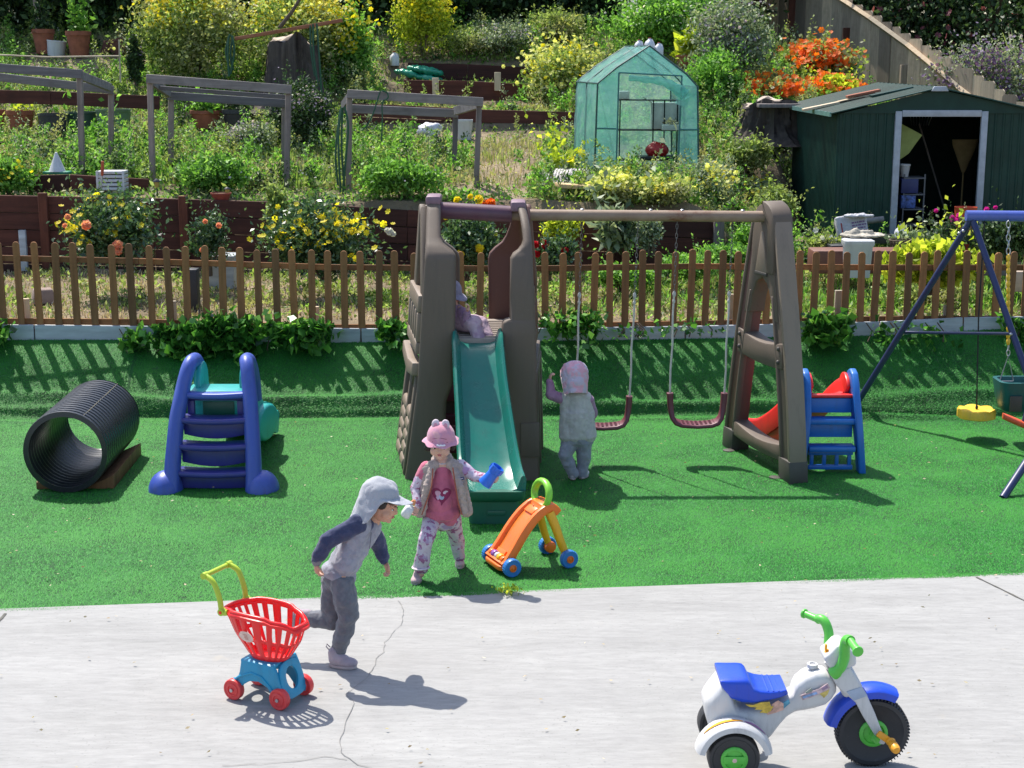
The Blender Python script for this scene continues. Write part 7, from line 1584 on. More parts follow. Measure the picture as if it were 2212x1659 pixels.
    b_ = put('straw_broom', 'straw broom standing upside down at the back of the shed', 'broom', 2073, 500, 18.9, lambda m: m.tube([(0,0,0.0),(0,0,0.75)], 0.012, 8), M_dryb)
    mb = MB(); mb.lathe([(0.02,0.72),(0.07,0.85),(0.15,1.05),(0.16,1.12),(0.001,1.12)], 14, Matrix.Scale(0.4,4,Vector((0,1,0)))); mb.build('bristles', M_dryb, b_)
    b_ = put('rake', 'long-handled rake leaning inside the dark shed', 'rake', 2000, 470, 19.2, lambda m: m.tube([(0.3,0,-0.1),(-0.12,0.1,1.15)], 0.012, 8), M_greyv)
    mb = MB(); 
    for i in range(8): mb.tube([(-0.22+i*0.03,0.08,1.13),(-0.26+i*0.04,0.02,1.28)], 0.004, 4)
    mb.build('tines', M_steel, b_)
    # boards lying on the roof
    for (u, v, L_, ang, m_, d) in ((1800,234,0.75,0.20,M_pale,'pale board lying lowest on the left shed roof'),(1850,222,0.45,0.22,M_oldrail,'short board lying on the shed roof behind the pale one'),(1864,212,0.40,0.20,M_terra,'reddish tile on the shed roof'),(1925,209,0.5,0.2,M_g,'green strip of metal near the ridge of the shed')):
        p = D(u, v, 18.9 if u != 1925 else 18.6) + Vector((0,0,0.055)); mb = MB(); mb.box((0,0,0), (L_,0.14,0.03), Matrix.Rotation(-ang, 4, 'Y')); tag(mb.build('roof_board', m_, bevel=0.004, loc=p), d, 'board')
M_cwhite = plastic('white_pot_plastic', (0.55,0.56,0.58), 0.45, 0.05); M_dryb = plain('broom_straw', (0.22,0.15,0.06), 0.9); M_terra = plain('terracotta', (0.30,0.10,0.055), 0.85, var=0.2, bscale=30, bstr=0.3)
shed()
# ------------------------------------------------------------ pots, buckets and odds and ends
M_dkpot = plastic('black_pot_plastic', (0.022,0.024,0.03), 0.5, 0.08); M_gpot = plastic('sage_pot_plastic', (0.10,0.20,0.11), 0.5, 0.1); M_dgpot = plastic('dark_green_pot_plastic', (0.02,0.07,0.05), 0.5, 0.08); M_bpot = plain('brown_clay', (0.13,0.055,0.045), 0.85, var=0.2)
def pot(label, u, v0, v1, wpx, mat, plant=None, tilt=0, name='flowerpot', cat='flowerpot', rim=True, n=140, leaf=0.10, ph=0.25):
    """u, top v0, bottom v1, width in picture units"""
    b = at(u, v1); s = px(b.y); w = wpx*s/2; h = (v1-v0)*s*1.02; t = thing(name, label, cat, b); M = Matrix.Rotation(tilt, 4, 'Y')
    prof = [(w*0.68,0),(w*0.92,h*0.80),(w*0.94,h*0.80),(w,h*0.82),(w,h),(w*0.90,h),(w*0.86,h*0.80),(w*0.6,h*0.1)] if rim else [(w*0.82,0),(w*0.97,h*0.9),(w,h*0.92),(w,h),(w*0.93,h),(w*0.8,h*0.1)]
    mb = MB(); mb.lathe(prof, 24, M); mb.build('pot', mat, t, smooth=30)
    mb = MB(); mb.lathe([(w*0.86,h*0.88),(w*0.4,h*0.92),(0.001,h*0.93)], 18, M, False); mb.build('potting_soil', M_soil, t)
    if plant is not None:
        P, _ = in_ell(n, tuple(M @ Vector((0,0,h+ph*0.4))), (w*0.8,w*0.8,ph*0.6), 8, 0.35, -0.6); V, F = leaves(P, leaf, 0.6); npmesh('leaves', V, F, plant, t)
    return t
pot('terracotta pot at the left edge beneath the left grey frame', 47, 240, 292, 60, M_terra, L_yel, n=40, leaf=0.07, ph=0.1)
pot('terracotta pot sliver cut off by the left picture edge', -6, 240, 285, 40, M_terra)
pot('wide navy-black planter between the terracotta pot and the grey post', 116, 247, 300, 62, M_dkpot, rim=False)
pot('dark green planter half behind the grey frame post', 178, 243, 296, 66, M_dgpot, rim=False)
pot('sage green planter, largest of the row, right of the grey post', 248, 238, 296, 76, M_gpot, rim=False)
pot('terracotta pot seen through the middle grey frame', 447, 240, 277, 70, M_terra, L_fresh, n=160)
pot('black pot with broad leaves right of a terracotta pot, through middle frame', 512, 238, 285, 62, M_dkpot, L_dark, n=120, ph=0.2)
pot('tall terracotta pot at top left, left of the white bucket', 96, 66, 116, 48, M_terra, L_dark, n=260, ph=0.8)
pot('tall terracotta pot at top left, right of the white bucket', 172, 70, 122, 54, M_terra, L_fresh, n=420, ph=0.9)
pot('white bucket tilted between two tall terracotta pots', 121, 90, 122, 42, M_cwhite, name='bucket', cat='bucket', rim=False, tilt=0.12)
pot('small brown clay pot lying at top left, left of a pair', 226, 92, 116, 26, M_bpot, tilt=0.5); pot('round brown clay pot, right of a pair at top left', 258, 86, 118, 44, M_bpot, tilt=-0.2)
pot('tall leaning terracotta pot beside the yellow daisy mass', 328, 52, 98, 34, M_terra, tilt=0.25)
pot('terracotta planter at the wall top beneath the middle frame', 478, 417, 434, 46, plain('red_planter', (0.28,0.045,0.03), 0.6)); pot('white and blue plastic tub behind the right frame post', 1003, 260, 302, 38, M_cwhite, rim=False, name='tub', cat='tub')
pot('white and blue bucket among flowers before the greenhouse', 1420, 378, 402, 40, M_cwhite, rim=False, name='bucket', cat='bucket')
pot('terracotta trough with spiky leaves up the hill right of greenhouse', 1484, 120, 142, 50, M_terra, L_yel, n=120, leaf=0.22, ph=0.35); pot('red-brown planter box on the hill above the orange flowers', 1560, 166, 196, 48, M_bpot, rim=False)
pot('small terracotta pot between two milk jugs on the right stump', 1692, 196, 217, 26, M_terra, None)
pot('small black pot on the right stump, left of the jugs', 1649, 190, 212, 22, M_dkpot)
def jug(label, u, v0, v1, Y=None, cap=(0.5,0.03,0.03), group=None, mat=None):
    b = at(u, v1) if Y is None else D(u, v1, Y); s = px(b.y); h = (v1-v0)*s; w = h*0.30; t = thing('milk_jug', label, 'jug', b, rnd.uniform(0,1), group)
    mb = MB(); mb.ring([[Vector((x, y, z)) for x, y in rr(-a, a, -a, a, a*0.4, 3)] for z, a in ((0,w*0.92),(h*0.05,w),(h*0.55,w),(h*0.70,w*0.82),(h*0.82,w*0.45),(h*0.88,w*0.28),(h*0.94,w*0.28))]); mb.build('jug', mat or M_jug, t, smooth=50)
    mb = MB(); mb.lathe([(w*0.32,h*0.93),(w*0.32,h*1.0),(0.001,h*1.0)], 12); mb.build('cap', plain('jug_cap', cap, 0.4, bstr=0), t)
    mb = MB(); mb.tube(smooth_path([(w*0.3,0,h*0.86),(w*0.8,0,h*0.84),(w*1.05,0,h*0.66),(w*0.98,0,h*0.5)], 8), w*0.11, 6); mb.build('handle', mat or M_jug, t)
M_jug = plastic('milky_jug_plastic', (0.62,0.62,0.66), 0.4, 0.02)
for u, v0, v1, d in ((1380,86,108,'left of the three jugs behind the greenhouse roof'),(1403,82,106,'middle and highest of the three jugs behind the greenhouse roof'),(1423,92,113,'right of the three jugs behind the greenhouse roof')): jug('white milk jug, ' + d, u, v0, v1 + 6, 21.2)
jug('white milk jug on the hill beside the green sacks', 852, 112, 142)
jug('white milk jug on the right stump, left of the small pot', 1674, 183, 214); jug('white milk jug on the right stump, right of the small pot', 1714, 183, 216)
jug('large milk jug with a blue cap behind the right end of the picket fence', 1945, 484, 522, 16.6, (0.08,0.06,0.4))
jug('spray bottle sized white and blue jug on the bench plank', 1317, 374, 400, 17.6, (0.5,0.05,0.03), mat=plain('pale_blue_plastic', (0.35,0.42,0.55), 0.5))
# white cone on a green plate
b = D(124, 374, 17.75); t = thing('garden_cloche', 'pointed white cone standing on a green plate at the left', 'cone', b); mb = MB(); mb.lathe([(0.098,0.02),(0.092,0.03),(0.012,0.235),(0.001,0.24)], 24); mb.build('cone', M_cwhite, t, smooth=40); mb = MB(); mb.box((0,0,0.008), (0.30,0.16,0.03)); mb.build('plate', plastic('green_plate', (0.02,0.25,0.14)), t, bevel=0.012)
b = D(245, 412, 17.4); t = thing('plastic_crate', 'white slatted crate on the wall top left of the middle frame', 'crate', b); 
for k in range(5): mb = MB(); mb.box((0,0,0.03+k*0.045), (0.30,0.22,0.032)); mb.build('slat', M_cwhite, t, bevel=0.004)
for s in (-1,1): mb = MB(); mb.box((s*0.145,-0.112,0.115), (0.025,0.012,0.23)); mb.build('corner_post', M_cwhite, t, bevel=0.003)
b = D(218, 405, 17.2); t = thing('garden_trowel', 'tool with a red-orange handle stuck upright by the white crate', 'tool', b); mb = MB(); mb.tube([(0,0,-0.05),(0.02,0,0.14)], 0.008, 8); mb.build('shaft', M_steel, t); mb = MB(); mb.tube([(0.02,0,0.13),(0.028,0,0.20),(0.035,0,0.29)], [0.014,0.019,0.016], 10); mb.build('handle', plain('red_orange_grip', (0.45,0.08,0.03), 0.5), t)
for u, v0, v1, d in ((340,386,428,'left, beside the middle frame post'),(492,404,432,'right, beside the red planter')):
    b = D(u, v1, 17.15); s = px(17.15); h = (v1-v0)*s; t = thing('solar_lantern', 'small black solar path lantern, ' + d, 'lantern', b, 0, 'solar path lanterns'); mb = MB(); mb.tube([(0,0,-0.05),(0,0,h*0.55)], 0.008, 6); mb.build('stake', M_dkpot, t); mb = MB(); mb.lathe([(0.022,h*0.55),(0.030,h*0.85),(0.001,h*0.86)], 4 if False else 8); mb.build('lens', plain('amber_lens', (0.45,0.33,0.08), 0.3), t); mb = MB(); mb.lathe([(0.042,h*0.84),(0.040,h*0.88),(0.012,h),(0.001,h)], 12); mb.build('lid', M_dkpot, t)
# plank bench, corrugated sheet, hoses, sacks
t = thing('plank_bench', 'raw timber plank on a black leg before the greenhouse', 'bench', D(1256,455,17.25)); o = Vector(t.location)
a, b = D(1205, 400, 17.3) - o, D(1370, 410, 17.5) - o; mb = MB(); mb.box((0,0,(b-a).length/2), (0.30, 0.045, (b-a).length), frame_from(a, b, Vector((0,0,1))) @ rotz(R(90)) @ rotz(R(-90))); mb.build('plank', M_plank if 'M_plank' in globals() else wood('new_plank', (0.50,0.34,0.18), (0.66,0.48,0.28), along='x', per=False), t, bevel=0.005)
mb = MB(); mb.box((0,0.0,(D(1256,413,17.25).z-o.z)/2), (0.06,0.05,(D(1256,413,17.25).z-o.z))); mb.build('leg', M_dkpot, t, bevel=0.004)
p0 = D(1215, 392, 17.9); n = 15; mb = MB(); vs = []
for i in range(n*2+1): x = i*0.5/(n*2); h = 0.010*(i % 2); vs += [(x-0.25, -0.16, h-0.02), (x-0.17, 0.20, h+0.13)]
mb.add(vs, [(2*i, 2*i+2, 2*i+3, 2*i+1) for i in range(n*2)]); o_ = mb.build('corrugated_sheet', plain('pale_roof_sheet', (0.50,0.46,0.44), 0.5), smooth=0, loc=p0); o_.modifiers.new('s','SOLIDIFY').thickness = 0.004; tag(o_, 'pale corrugated sheet lying behind the timber plank bench', 'roofing sheet')
M_hose = plastic('green_hose', (0.008,0.075,0.035), 0.45, 0.03)
def hose(label, paths, Y, r=0.011):
    p0 = D(*paths[0][0], Y); t = thing('garden_hose', label, 'hose', p0)
    for i, p in enumerate(paths): mb = MB(); mb.tube([Vector(q) - p0 for q in smooth_path([tuple(D(u, v, Y + 0.02*i)) for u, v in p], 18)], r, 6); mb.build('loop', M_hose, t)
hose('bundle of green hose hanging from the left end of the red beam', [[(494,78),(492,120),(495,165)],[(500,76),(506,110),(498,160)],[(497,74),(488,110),(496,150)],[(503,78),(498,118),(503,152)]], 22.6, 0.016)
hose('green hose strands hanging over the right of the tall stump', [[(676,52),(678,120),(686,180)],[(684,50),(690,130),(696,228)],[(670,55),(672,110),(680,165)]], 22.5, 0.014)
hose('loop of green hose slung over the right grey frame', [[(822,196),(816,214),(808,240),(795,268),(782,282)],[(824,196),(836,200),(838,212),(826,222),(826,260),(824,305)]], 17.62, 0.009)
hose('coil of green hose hanging on the left post of the right frame', [[(738,232),(731,300),(736,420)],[(744,230),(752,270),(748,330),(740,420)],[(740,232),(738,320),(746,425)],[(735,238),(725,330),(730,400)]], 17.55, 0.012)
t = thing('garden_sacks', 'two shiny green plastic sacks draped on the terrace wall', 'sacks', D(905,170,24.9)); M_sk = plain('green_sack_film', (0.015,0.26,0.16), 0.22, bscale=14, bstr=0.9, dist=0.03)
for c, r in (((0.08,0,0.14),(0.30,0.18,0.07)),((-0.18,-0.05,0.05),(0.22,0.15,0.06)),((0.16,-0.08,0.03),(0.26,0.16,0.06))): mb = MB(); mb.ell(c, r, 18, 10, Matrix.Rotation(0.18,4,'Y')); blob(mb, 'sack', M_sk, t, 0.02, 1, 0.05, tex_fold)
t = thing('plastic_bag', 'crumpled white plastic bag lying behind the right grey frame', 'bag', at(928,296)); mb = MB(); mb.ell((0,0,0.08), (0.17,0.12,0.11)); mb.ell((0.1,0,0.12), (0.09,0.08,0.07)); blob(mb, 'bag', plain('white_film', (0.62,0.62,0.68), 0.4, bscale=20, bstr=0.9, dist=0.02), t, 0.015, 1, 0.06, tex_fold)
# beam across the stump
a, b = D(508, 84, 22.8), D(740, 44, 22.9); mb = MB(); L = (b-a).length; mb.box((0,0,L/2), (0.05, 0.09, L), frame_from(a, b, Vector((0,1,0)))); tag(mb.build('timber_beam', wood('red_stained_beam', (0.25,0.09,0.05), (0.42,0.18,0.10), along='x', per=False), bevel=0.005), 'long red-stained beam lying tilted across the tall stump', 'beam')
a, b = D(604, 60, 22.7), D(655, -14, 22.7); mb = MB(); mb.tube([a, a.lerp(b,0.5)+Vector((0.02,0,0)), b], [0.03,0.026,0.02], 8); tag(mb.build('dead_branch', M_bark), 'bare stick rising from the red-stained beam', 'branch')
def stump(label, base, w, h, tilt=0.0, cutmat=None, seed=1):
    t = thing('tree_stump', label, 'tree stump', base); m = wood('stump_bark_%d' % seed, (0.030,0.024,0.022), (0.12,0.095,0.08), scale=14, bstr=1.0, per=False); rs = random.Random(seed)
    mb = MB(); N = 56; rings = []; ph = [rs.uniform(0,6.28) for _ in range(6)]
    for j in range(15):
        z = j/14; rad = w/2*(1.0 - 0.28*z**0.7 + 0.20*(1-z)**4); ring_ = []
        for i in range(N):
            a = 2*math.pi*i/N; rr0 = rad*(1 + 0.14*math.sin(3*a+ph[0]) + 0.10*math.sin(7*a+ph[1]+z*2) + 0.07*math.sin(13*a+ph[2]-z*3) + 0.05*math.sin(23*a+ph[3]) + 0.05*rs.uniform(-1,1) + 0.35*(1-z)**5); ring_.append(Vector((rr0*math.cos(a) + tilt*z*h, rr0*math.sin(a)*0.8, z*h*(1 + (0.10*math.sin(2*a+ph[4]) + 0.06*math.sin(5*a+ph[5]))*max(0, z-0.6)*2.5) - 0.05)))
        rings.append(ring_)
    mb.ring(rings); mb.build('trunk', m, t, smooth=18)
    top = rings[-1]; c = sum(top, Vector())/N; mb = MB(); mb.add([c + (p-c)*0.9 + Vector((0,0,0.012)) for p in top[::2]], [tuple(range(N//2))]); mb.build('cut_face', cutmat or wood('cut_wood', (0.30,0.24,0.18), (0.50,0.43,0.36), per=False), t)
b = at(628, 236); stump('tall weathered grey-brown stump under the tilted red beam', b, 135*px(b.y), (D(628,84,b.y).z - b.z), 0.02, seed=3)
b = at(1660, 304); stump('squat dark rough stump left of the green shed', b, 150*px(b.y), (D(1660,214,b.y).z - b.z), 0.03, seed=5)
a, c = D(1640, 222, b.y-0.35), D(1725, 224, b.y-0.2); mb = MB(); mb.box((0,0,0), ((c-a).length, 0.30, 0.05)); tag(mb.build('old_plank', M_greyv, bevel=0.005, loc=(a+c)/2 + Vector((0,0,-0.03))), 'weathered plank lying on the squat right stump', 'plank')
# things behind the left part of the fence
b = at(428, 652) if False else D(416, 655, 14.6); t = thing('black_planter', 'tall narrow black planter behind the fence, left of the white one', 'planter', (b.x, 14.6, hzf(b.x,14.6))); mb = MB(); mb.box((0,0,0.20), (0.13,0.14,0.42)); mb.build('planter', M_dkpot, t, bevel=0.01)
b = D(478, 612, 15.8); t = thing('white_planter', 'white weathered box planter behind the fence under a thin rose', 'planter', (b.x, 15.8, hzf(b.x,15.8))); zt = D(478,552,15.8).z - t.location.z; mb = MB(); mb.box((0,0,zt/2), (0.30,0.26,zt), None, 1.08); mb.build('planter', M_white, t, bevel=0.01); mb = MB(); mb.box((0,-0.01,zt), (0.345,0.30,0.03)); mb.build('rim', M_white, t, bevel=0.006)
b = D(52, 560, 16.85); mb = MB(); zt = D(52,497,16.85).z; zb = D(52,585,16.85).z; mb.box((b.x,16.85,(zt+zb)/2), (0.075,0.05,zt-zb)); tag(mb.build('white_post', M_white, bevel=0.004), 'white post leaning on the red-brown wall at far left', 'post')
b = D(455, 540, 16.85); mb = MB(); zt = D(455,505,16.85).z; zb = D(455,570,16.85).z; mb.box((b.x,16.85,(zt+zb)/2), (0.06,0.05,zt-zb)); tag(mb.build('white_post', M_white, bevel=0.004), 'white post on the wall behind the thin bare rose', 'post')
b = D(92, 622, 14.9); mb = MB(); mb.box((0,0,0.05), (0.22,0.2,0.14), Matrix.Rotation(0.4,4,'Z'), 0.8); tag(mb.build('stone_block', plain('pinkish_stone', (0.26,0.19,0.16), 0.9, bscale=20, bstr=0.6), bevel=0.015, loc=(b.x,14.9,hzf(b.x,14.9)+0.03)), 'pinkish stone block behind the far left pickets', 'stone')
b = D(600, 590, 15.5); 
# things behind the right part of the fence
def sackbox():
    t = thing('paper_sack', 'white paper sack with red and violet print leaning on the green shed', 'sack', D(1846,530,17.0)); m = plain('white_sack_paper', (0.44,0.44,0.47), 0.6, bscale=16, bstr=0.7, dist=0.02); mb = MB()
    Mx = Matrix.Rotation(-0.16,4,'Y') @ Matrix.Rotation(-0.25,4,'X'); mb.box((0,0,0.17), (0.34,0.12,0.34)); mb.v = [tuple(Mx @ Vector(v)) for v in mb.v]; s_ = mb.build('sack', m, t, bevel=0.025, seg=3)
    mr = plain('dark_red_print', (0.33,0.03,0.03), 0.6, bstr=0); mv = plain('violet_print', (0.16,0.08,0.22), 0.6, bstr=0); yy = -0.064
    def q_(x0, x1, z0, z1, mat, nm): mb = MB(); mb.box(((x0+x1)/2, yy, (z0+z1)/2), (x1-x0, 0.003, z1-z0)); mb.v = [tuple(Mx @ Vector(v)) for v in mb.v]; mb.build(nm, mat, s_, smooth=0)
    q_(-0.125,-0.112,0.05,0.26,mr,'print_frame'); q_(-0.125,-0.02,0.045,0.057,mr,'print_frame')
    for r in range(5):
        x = -0.005
        while x < 0.14: w_ = rnd.uniform(0.012,0.035); q_(x, min(x+w_,0.15), 0.235-r*0.032, 0.25-r*0.032, mv, 'printed_word'); x += w_+0.008
    mb = MB(); mb.ell((0.02,-0.04,0.33), (0.17,0.05,0.025)); blob(mb, 'crumpled_top', m, s_, 0.008, 1, 0.05, tex_fold)
sackbox()
b = D(1855, 480, 17.5); mb = MB(); mb.tube([(-0.28,0,-0.03),(0.28,0,0.035)], 0.035, 14); tag(mb.build('grey_pipe', plain('grey_pipe_plastic', (0.16,0.16,0.16), 0.6), loc=b), 'grey pipe resting on the paper sack by the green shed', 'pipe')
b = D(1851, 572, 15.4); t = thing('white_tub', 'upturned white plastic tub just behind the right pickets', 'tub', (b.x, 15.4, b.z-0.12)); mb = MB(); mb.ring([[Vector((x,y,z)) for x,y in rr(-w,w,-w*0.8,w*0.8,0.04,4)] for z, w in ((0,0.12),(0.30,0.135),(0.33,0.15),(0.37,0.15),(0.38,0.13))]); mb.build('tub', M_cwhite, t, smooth=40)
mb = MB(); mb.ell((0.03,0,0.012), (0.23,0.15,0.022)); mb.cone((-0.06,0,0.02),(-0.03,0,0.085),0.085,0.012); mb.cone((-0.12,0,0.01),(0.12,0,0.03),0.04,0.03); tag(blob(mb, 'dust_sheet', plain('cream_cloth', (0.42,0.38,0.31), 0.85), None, 0.008, 2, 0.05, tex_fold), 'crumpled cream sheet draped on top of the white tub', 'cloth').location = (b.x+0.05, 15.55, b.z+0.27)
b = D(1790, 575, 15.8); mb = MB(); mb.box((0.38,0,0.06), (1.15,0.32,0.24)); tag(mb.build('brown_trough', plain('red_brown_plastic_trough', (0.16,0.06,0.04), 0.6), bevel=0.02, loc=b), 'long red-brown trough planter behind the right pickets', 'planter')
b = D(1810, 545, 16.2); t = thing('black_tray', 'stack of black nursery trays left of the white tub', 'trays', b)
for k in range(2): mb = MB(); mb.box((0.06*k,0,0.02+0.05*k), (0.34,0.25,0.035), Matrix.Rotation(0.1*k,4,'Z')); mb.build('tray', M_dkpot, t, bevel=0.008)
b = D(1944, 545, 16.2); t = thing('wicker_basket', 'small brown lattice basket under the big milk jug', 'basket', b); mb = MB()
for k in range(16):
    a = 2*math.pi*k/16
    for s in (-1, 1): mb.tube([(0.09*math.cos(a), 0.09*math.sin(a), 0), (0.115*math.cos(a+s*0.4), 0.115*math.sin(a+s*0.4), 0.13)], 0.006, 4)
mb.build('lattice', M_bark, t); mb = MB(); mb.tube([(0.115*math.cos(2*math.pi*k/20), 0.115*math.sin(2*math.pi*k/20), 0.13) for k in range(20)], 0.009, 6, closed=True); mb.build('rim', M_bark, t)
for u, v, m_, d, h in ((2083,505,plain('orange_bucket',(0.50,0.07,0.02),0.5),'orange-red bucket in front of the shed doorway',0.30),(2072,545,plain('red_bucket',(0.36,0.03,0.02),0.5),'darker red pot below the orange bucket by the shed',0.22)):
    b = D(u, v, 17.2); t = thing('bucket', d, 'bucket', b); mb = MB(); mb.lathe([(0.09,0),(0.125,h),(0.132,h),(0.118,h),(0.08,0.02)], 20); mb.build('bucket', m_, t)
a, c = D(1880, 512, 16.9), D(2260, 520, 16.9); mb = MB(); mb.box((0,0,0), ((c-a).length, 0.04, 0.10)); tag(mb.build('dark_rail', plain('dark_plank', (0.03,0.035,0.03), 0.8), bevel=0.004, loc=(a+c)/2), 'dark horizontal plank in front of the green shed', 'plank')
a, c = D(2060, 585, 15.6), D(2260, 588, 15.6); mb = MB(); mb.box((0,0,0), ((c-a).length, 0.20, 0.06)); tag(mb.build('weathered_plank', M_greyv, bevel=0.006, loc=(a+c)/2), 'weathered grey plank behind the rightmost pickets', 'plank')
b = D(2212, 610, 14.8); mb = MB(); mb.box((0,0,0.02), (0.30,0.2,0.20)); tag(mb.build('paving_block', plain('beige_block', (0.42,0.33,0.25), 0.9), bevel=0.015, loc=b), 'beige block behind the last picket at the right edge', 'block')
# string line at top left
mb = MB(); a, c = D(-60,116,21.5), D(262,121,21.5); mb.tube([a, a.lerp(c,0.5)+Vector((0,0,-0.03)), c], 0.012, 5); mb.tube([c + Vector((-0.03,0,-0.35)), c + Vector((-0.02,0,0.22))], 0.012, 5); tag(mb.build('bamboo_rail', M_pale), 'thin pale cane rail at the upper left above the grey frame', 'cane')

# ------------------------------------------------------------ plants one can tell apart
def sh(label, u, vb, vt, wpx, n, leaf, mat, flowers=(), name='shrub', cat='shrub', Y=None, **k):
    b = at(u, vb) if Y is None else D(u, vb, Y); s = px(b.y); return shrub(name, label, cat, b, wpx*s, (vb-vt)*s, n, leaf, mat, flowers, **k)
sh('dark ivy-like growth covering the foot of the tall stump', 640, 320, 165, 130, 5200, 0.06, L_dark, ((70,0.03,F_lil,-0.2,'lilac_flowers'),), name='dark_shrub', clumps=34, lift=0.5, depth=0.8)
# top of the hill
sh('huge mass of yellow daisies at the top, left of the stump', 430, 185, -55, 300, 11000, 0.07, L_weed, ((1000,0.055,F_yel,0.15,'yellow_flowers'),(900,0.048,F_pale,-0.6,'pale_flowers')), name='daisy_bush', cat='flowering bush', clumps=40, lift=0.42, depth=1.8)
sh('yellow daisies rising behind the tall stump', 640, 170, -50, 250, 9500, 0.07, L_weed, ((900,0.055,F_yel,0.15,'yellow_flowers'),(700,0.048,F_pale,-0.6,'pale_flowers')), name='daisy_bush', cat='flowering bush', clumps=34, lift=0.42, depth=1.6)
sh('yellow daisies right of the tall stump, lower end of mass', 760, 165, 10, 110, 3000, 0.085, L_fresh, ((260,0.085,F_yel,-0.2,'yellow_flowers'),), name='daisy_bush', cat='flowering bush', clumps=16, lift=0.42)
sh('bright yellow-green upright bush at the top centre', 912, 128, -70, 150, 7500, 0.06, L_yel, ((700,0.045,F_yel,-0.3,'yellow_flowers'),), clumps=40, lift=0.5, up=1.2, spread=0.25, depth=0.9)
sh('yellow daisy bush left of the teal greenhouse', 1215, 238, 78, 190, 8000, 0.065, L_weed, ((650,0.058,F_pale,-0.3,'pale_flowers'),(160,0.058,F_yel,-0.1,'yellow_flowers')), name='daisy_bush', cat='flowering bush', clumps=36, lift=0.42, depth=1.2)
sh('brown-grey dry bush at the top centre', 1085, 120, 48, 170, 4500, 0.05, L_blue, ((120,0.03,F_lil,-0.2,'lilac_flowers'),), clumps=26)
sh('olive bush behind the yellow daisies at the top', 1200, 95, 25, 170, 4200, 0.06, L_weed, ((60,0.05,F_pale,0,'pale_flowers'),), clumps=26)
sh('low grey-brown bush just right of the yellow-green bush', 1010, 125, 60, 120, 2800, 0.05, L_weed, clumps=20)
sh('large bright green bush at the top right of centre', 1440, 105, -30, 260, 9500, 0.075, L_fresh, ((260,0.045,F_wh,-0.2,'white_flowers'),), clumps=46, lift=0.45, depth=1.6)
sh('green bush with pale lilac bloom left of the wooden fence', 1580, 170, -5, 210, 7500, 0.065, L_blue, ((420,0.045,F_lil,-0.3,'lilac_flowers'),), clumps=34, lift=0.45, depth=1.4)
sh('fresh green bush under the lilac one on the hill', 1545, 215, 110, 150, 3800, 0.065, L_fresh, (), clumps=20)
sh('orange nasturtiums spilling below the wooden fence, upper clump', 1765, 185, 88, 190, 4200, 0.075, L_weed, ((360,0.10,F_or,-0.4,'orange_flowers'),), name='nasturtium', cat='flowers', clumps=26, aspect=0.9)
sh('orange nasturtiums behind the roof of the shed, right clump', 1790, 232, 165, 150, 2200, 0.075, L_yel, ((240,0.10,F_or,-0.5,'orange_flowers'),), name='nasturtium', cat='flowers', clumps=20, aspect=0.9)
sh('orange nasturtiums trailing left towards the squat stump', 1650, 225, 165, 150, 2200, 0.07, L_weed, ((220,0.10,F_or,-0.5,'orange_flowers'),), name='nasturtium', cat='flowers', clumps=18, aspect=0.9)
sh('leafy dark bush with thin lilac bloom right of the tall stump', 665, 330, 190, 130, 4200, 0.05, L_dark, ((150,0.035,F_lil,-0.2,'lilac_flowers'),), clumps=24)
sh('grey-lilac flowering weeds inside the middle frame, low left', 545, 335, 262, 120, 2400, 0.05, L_blue, ((170,0.032,F_lil,-0.3,'lilac_flowers'),), name='wildflower_clump', cat='wildflowers', clumps=20)
sh('narrow dark twining plant right of the leaning terracotta pot', 297, 215, 60, 40, 2600, 0.05, L_dark, ((60,0.035,F_lil,0.2,'lilac_flowers'),), clumps=24, spread=0.2, lift=0.5)
sh('broad green leaves left of the middle frame behind the wall', 205, 330, 280, 90, 700, 0.11, L_fresh, name='leafy_plant', cat='plant', clumps=10, aspect=0.7)
sh('green bushy weeds inside the middle grey frame', 470, 420, 335, 170, 5200, 0.055, L_fresh, ((60,0.03,F_wh,-0.2,'white_flowers'),), name='pea_plants', cat='plant', clumps=30, depth=0.7)
sh('leafy green weeds inside the right grey frame', 870, 430, 345, 200, 5600, 0.055, L_fresh, ((50,0.03,F_wh,0,'white_flowers'),), name='pea_plants', cat='plant', clumps=30, depth=0.7)
sh('bright broad leaves beside the straw patch', 1195, 385, 325, 90, 700, 0.09, L_yel, ((5,0.16,F_yel,0.1,'yellow_flowers'),), name='squash_plant', cat='plant', clumps=10, aspect=0.8)
sh('weeds climbing behind the wall at the left edge, with yellow flowers', 20, 425, 345, 120, 2600, 0.06, L_fresh, ((70,0.05,F_yel,-0.2,'yellow_flowers'),), name='weed_clump', cat='plant', clumps=16)
for i, (u, vb, vt, w_, d) in enumerate(((1330,445,372,110,'left, over the bench plank'),(1430,450,385,130,'middle, in front of the greenhouse door'),(1535,445,355,120,'right, between greenhouse and shed'),(1640,450,385,110,'rightmost, beside the green shed'))):
    sh('yellow mustard flowers behind the wall, ' + d, u, vb, vt, w_, 3400, 0.05, L_weed if i < 2 else L_blue, ((150,0.055,F_pale,-0.1,'yellow_flowers'),(90,0.04,F_yel,-0.1,'small_flowers')), name='mustard_plant', cat='flowers', clumps=24, depth=0.7)
sh('green weeds at the left corner of the green shed', 1690, 330, 262, 60, 1500, 0.06, L_fresh, clumps=12); sh('tall grass clump on the slope left of the shed', 1610, 380, 300, 130, 3000, 0.06, L_weed, name='weed_clump', cat='plant', clumps=20)
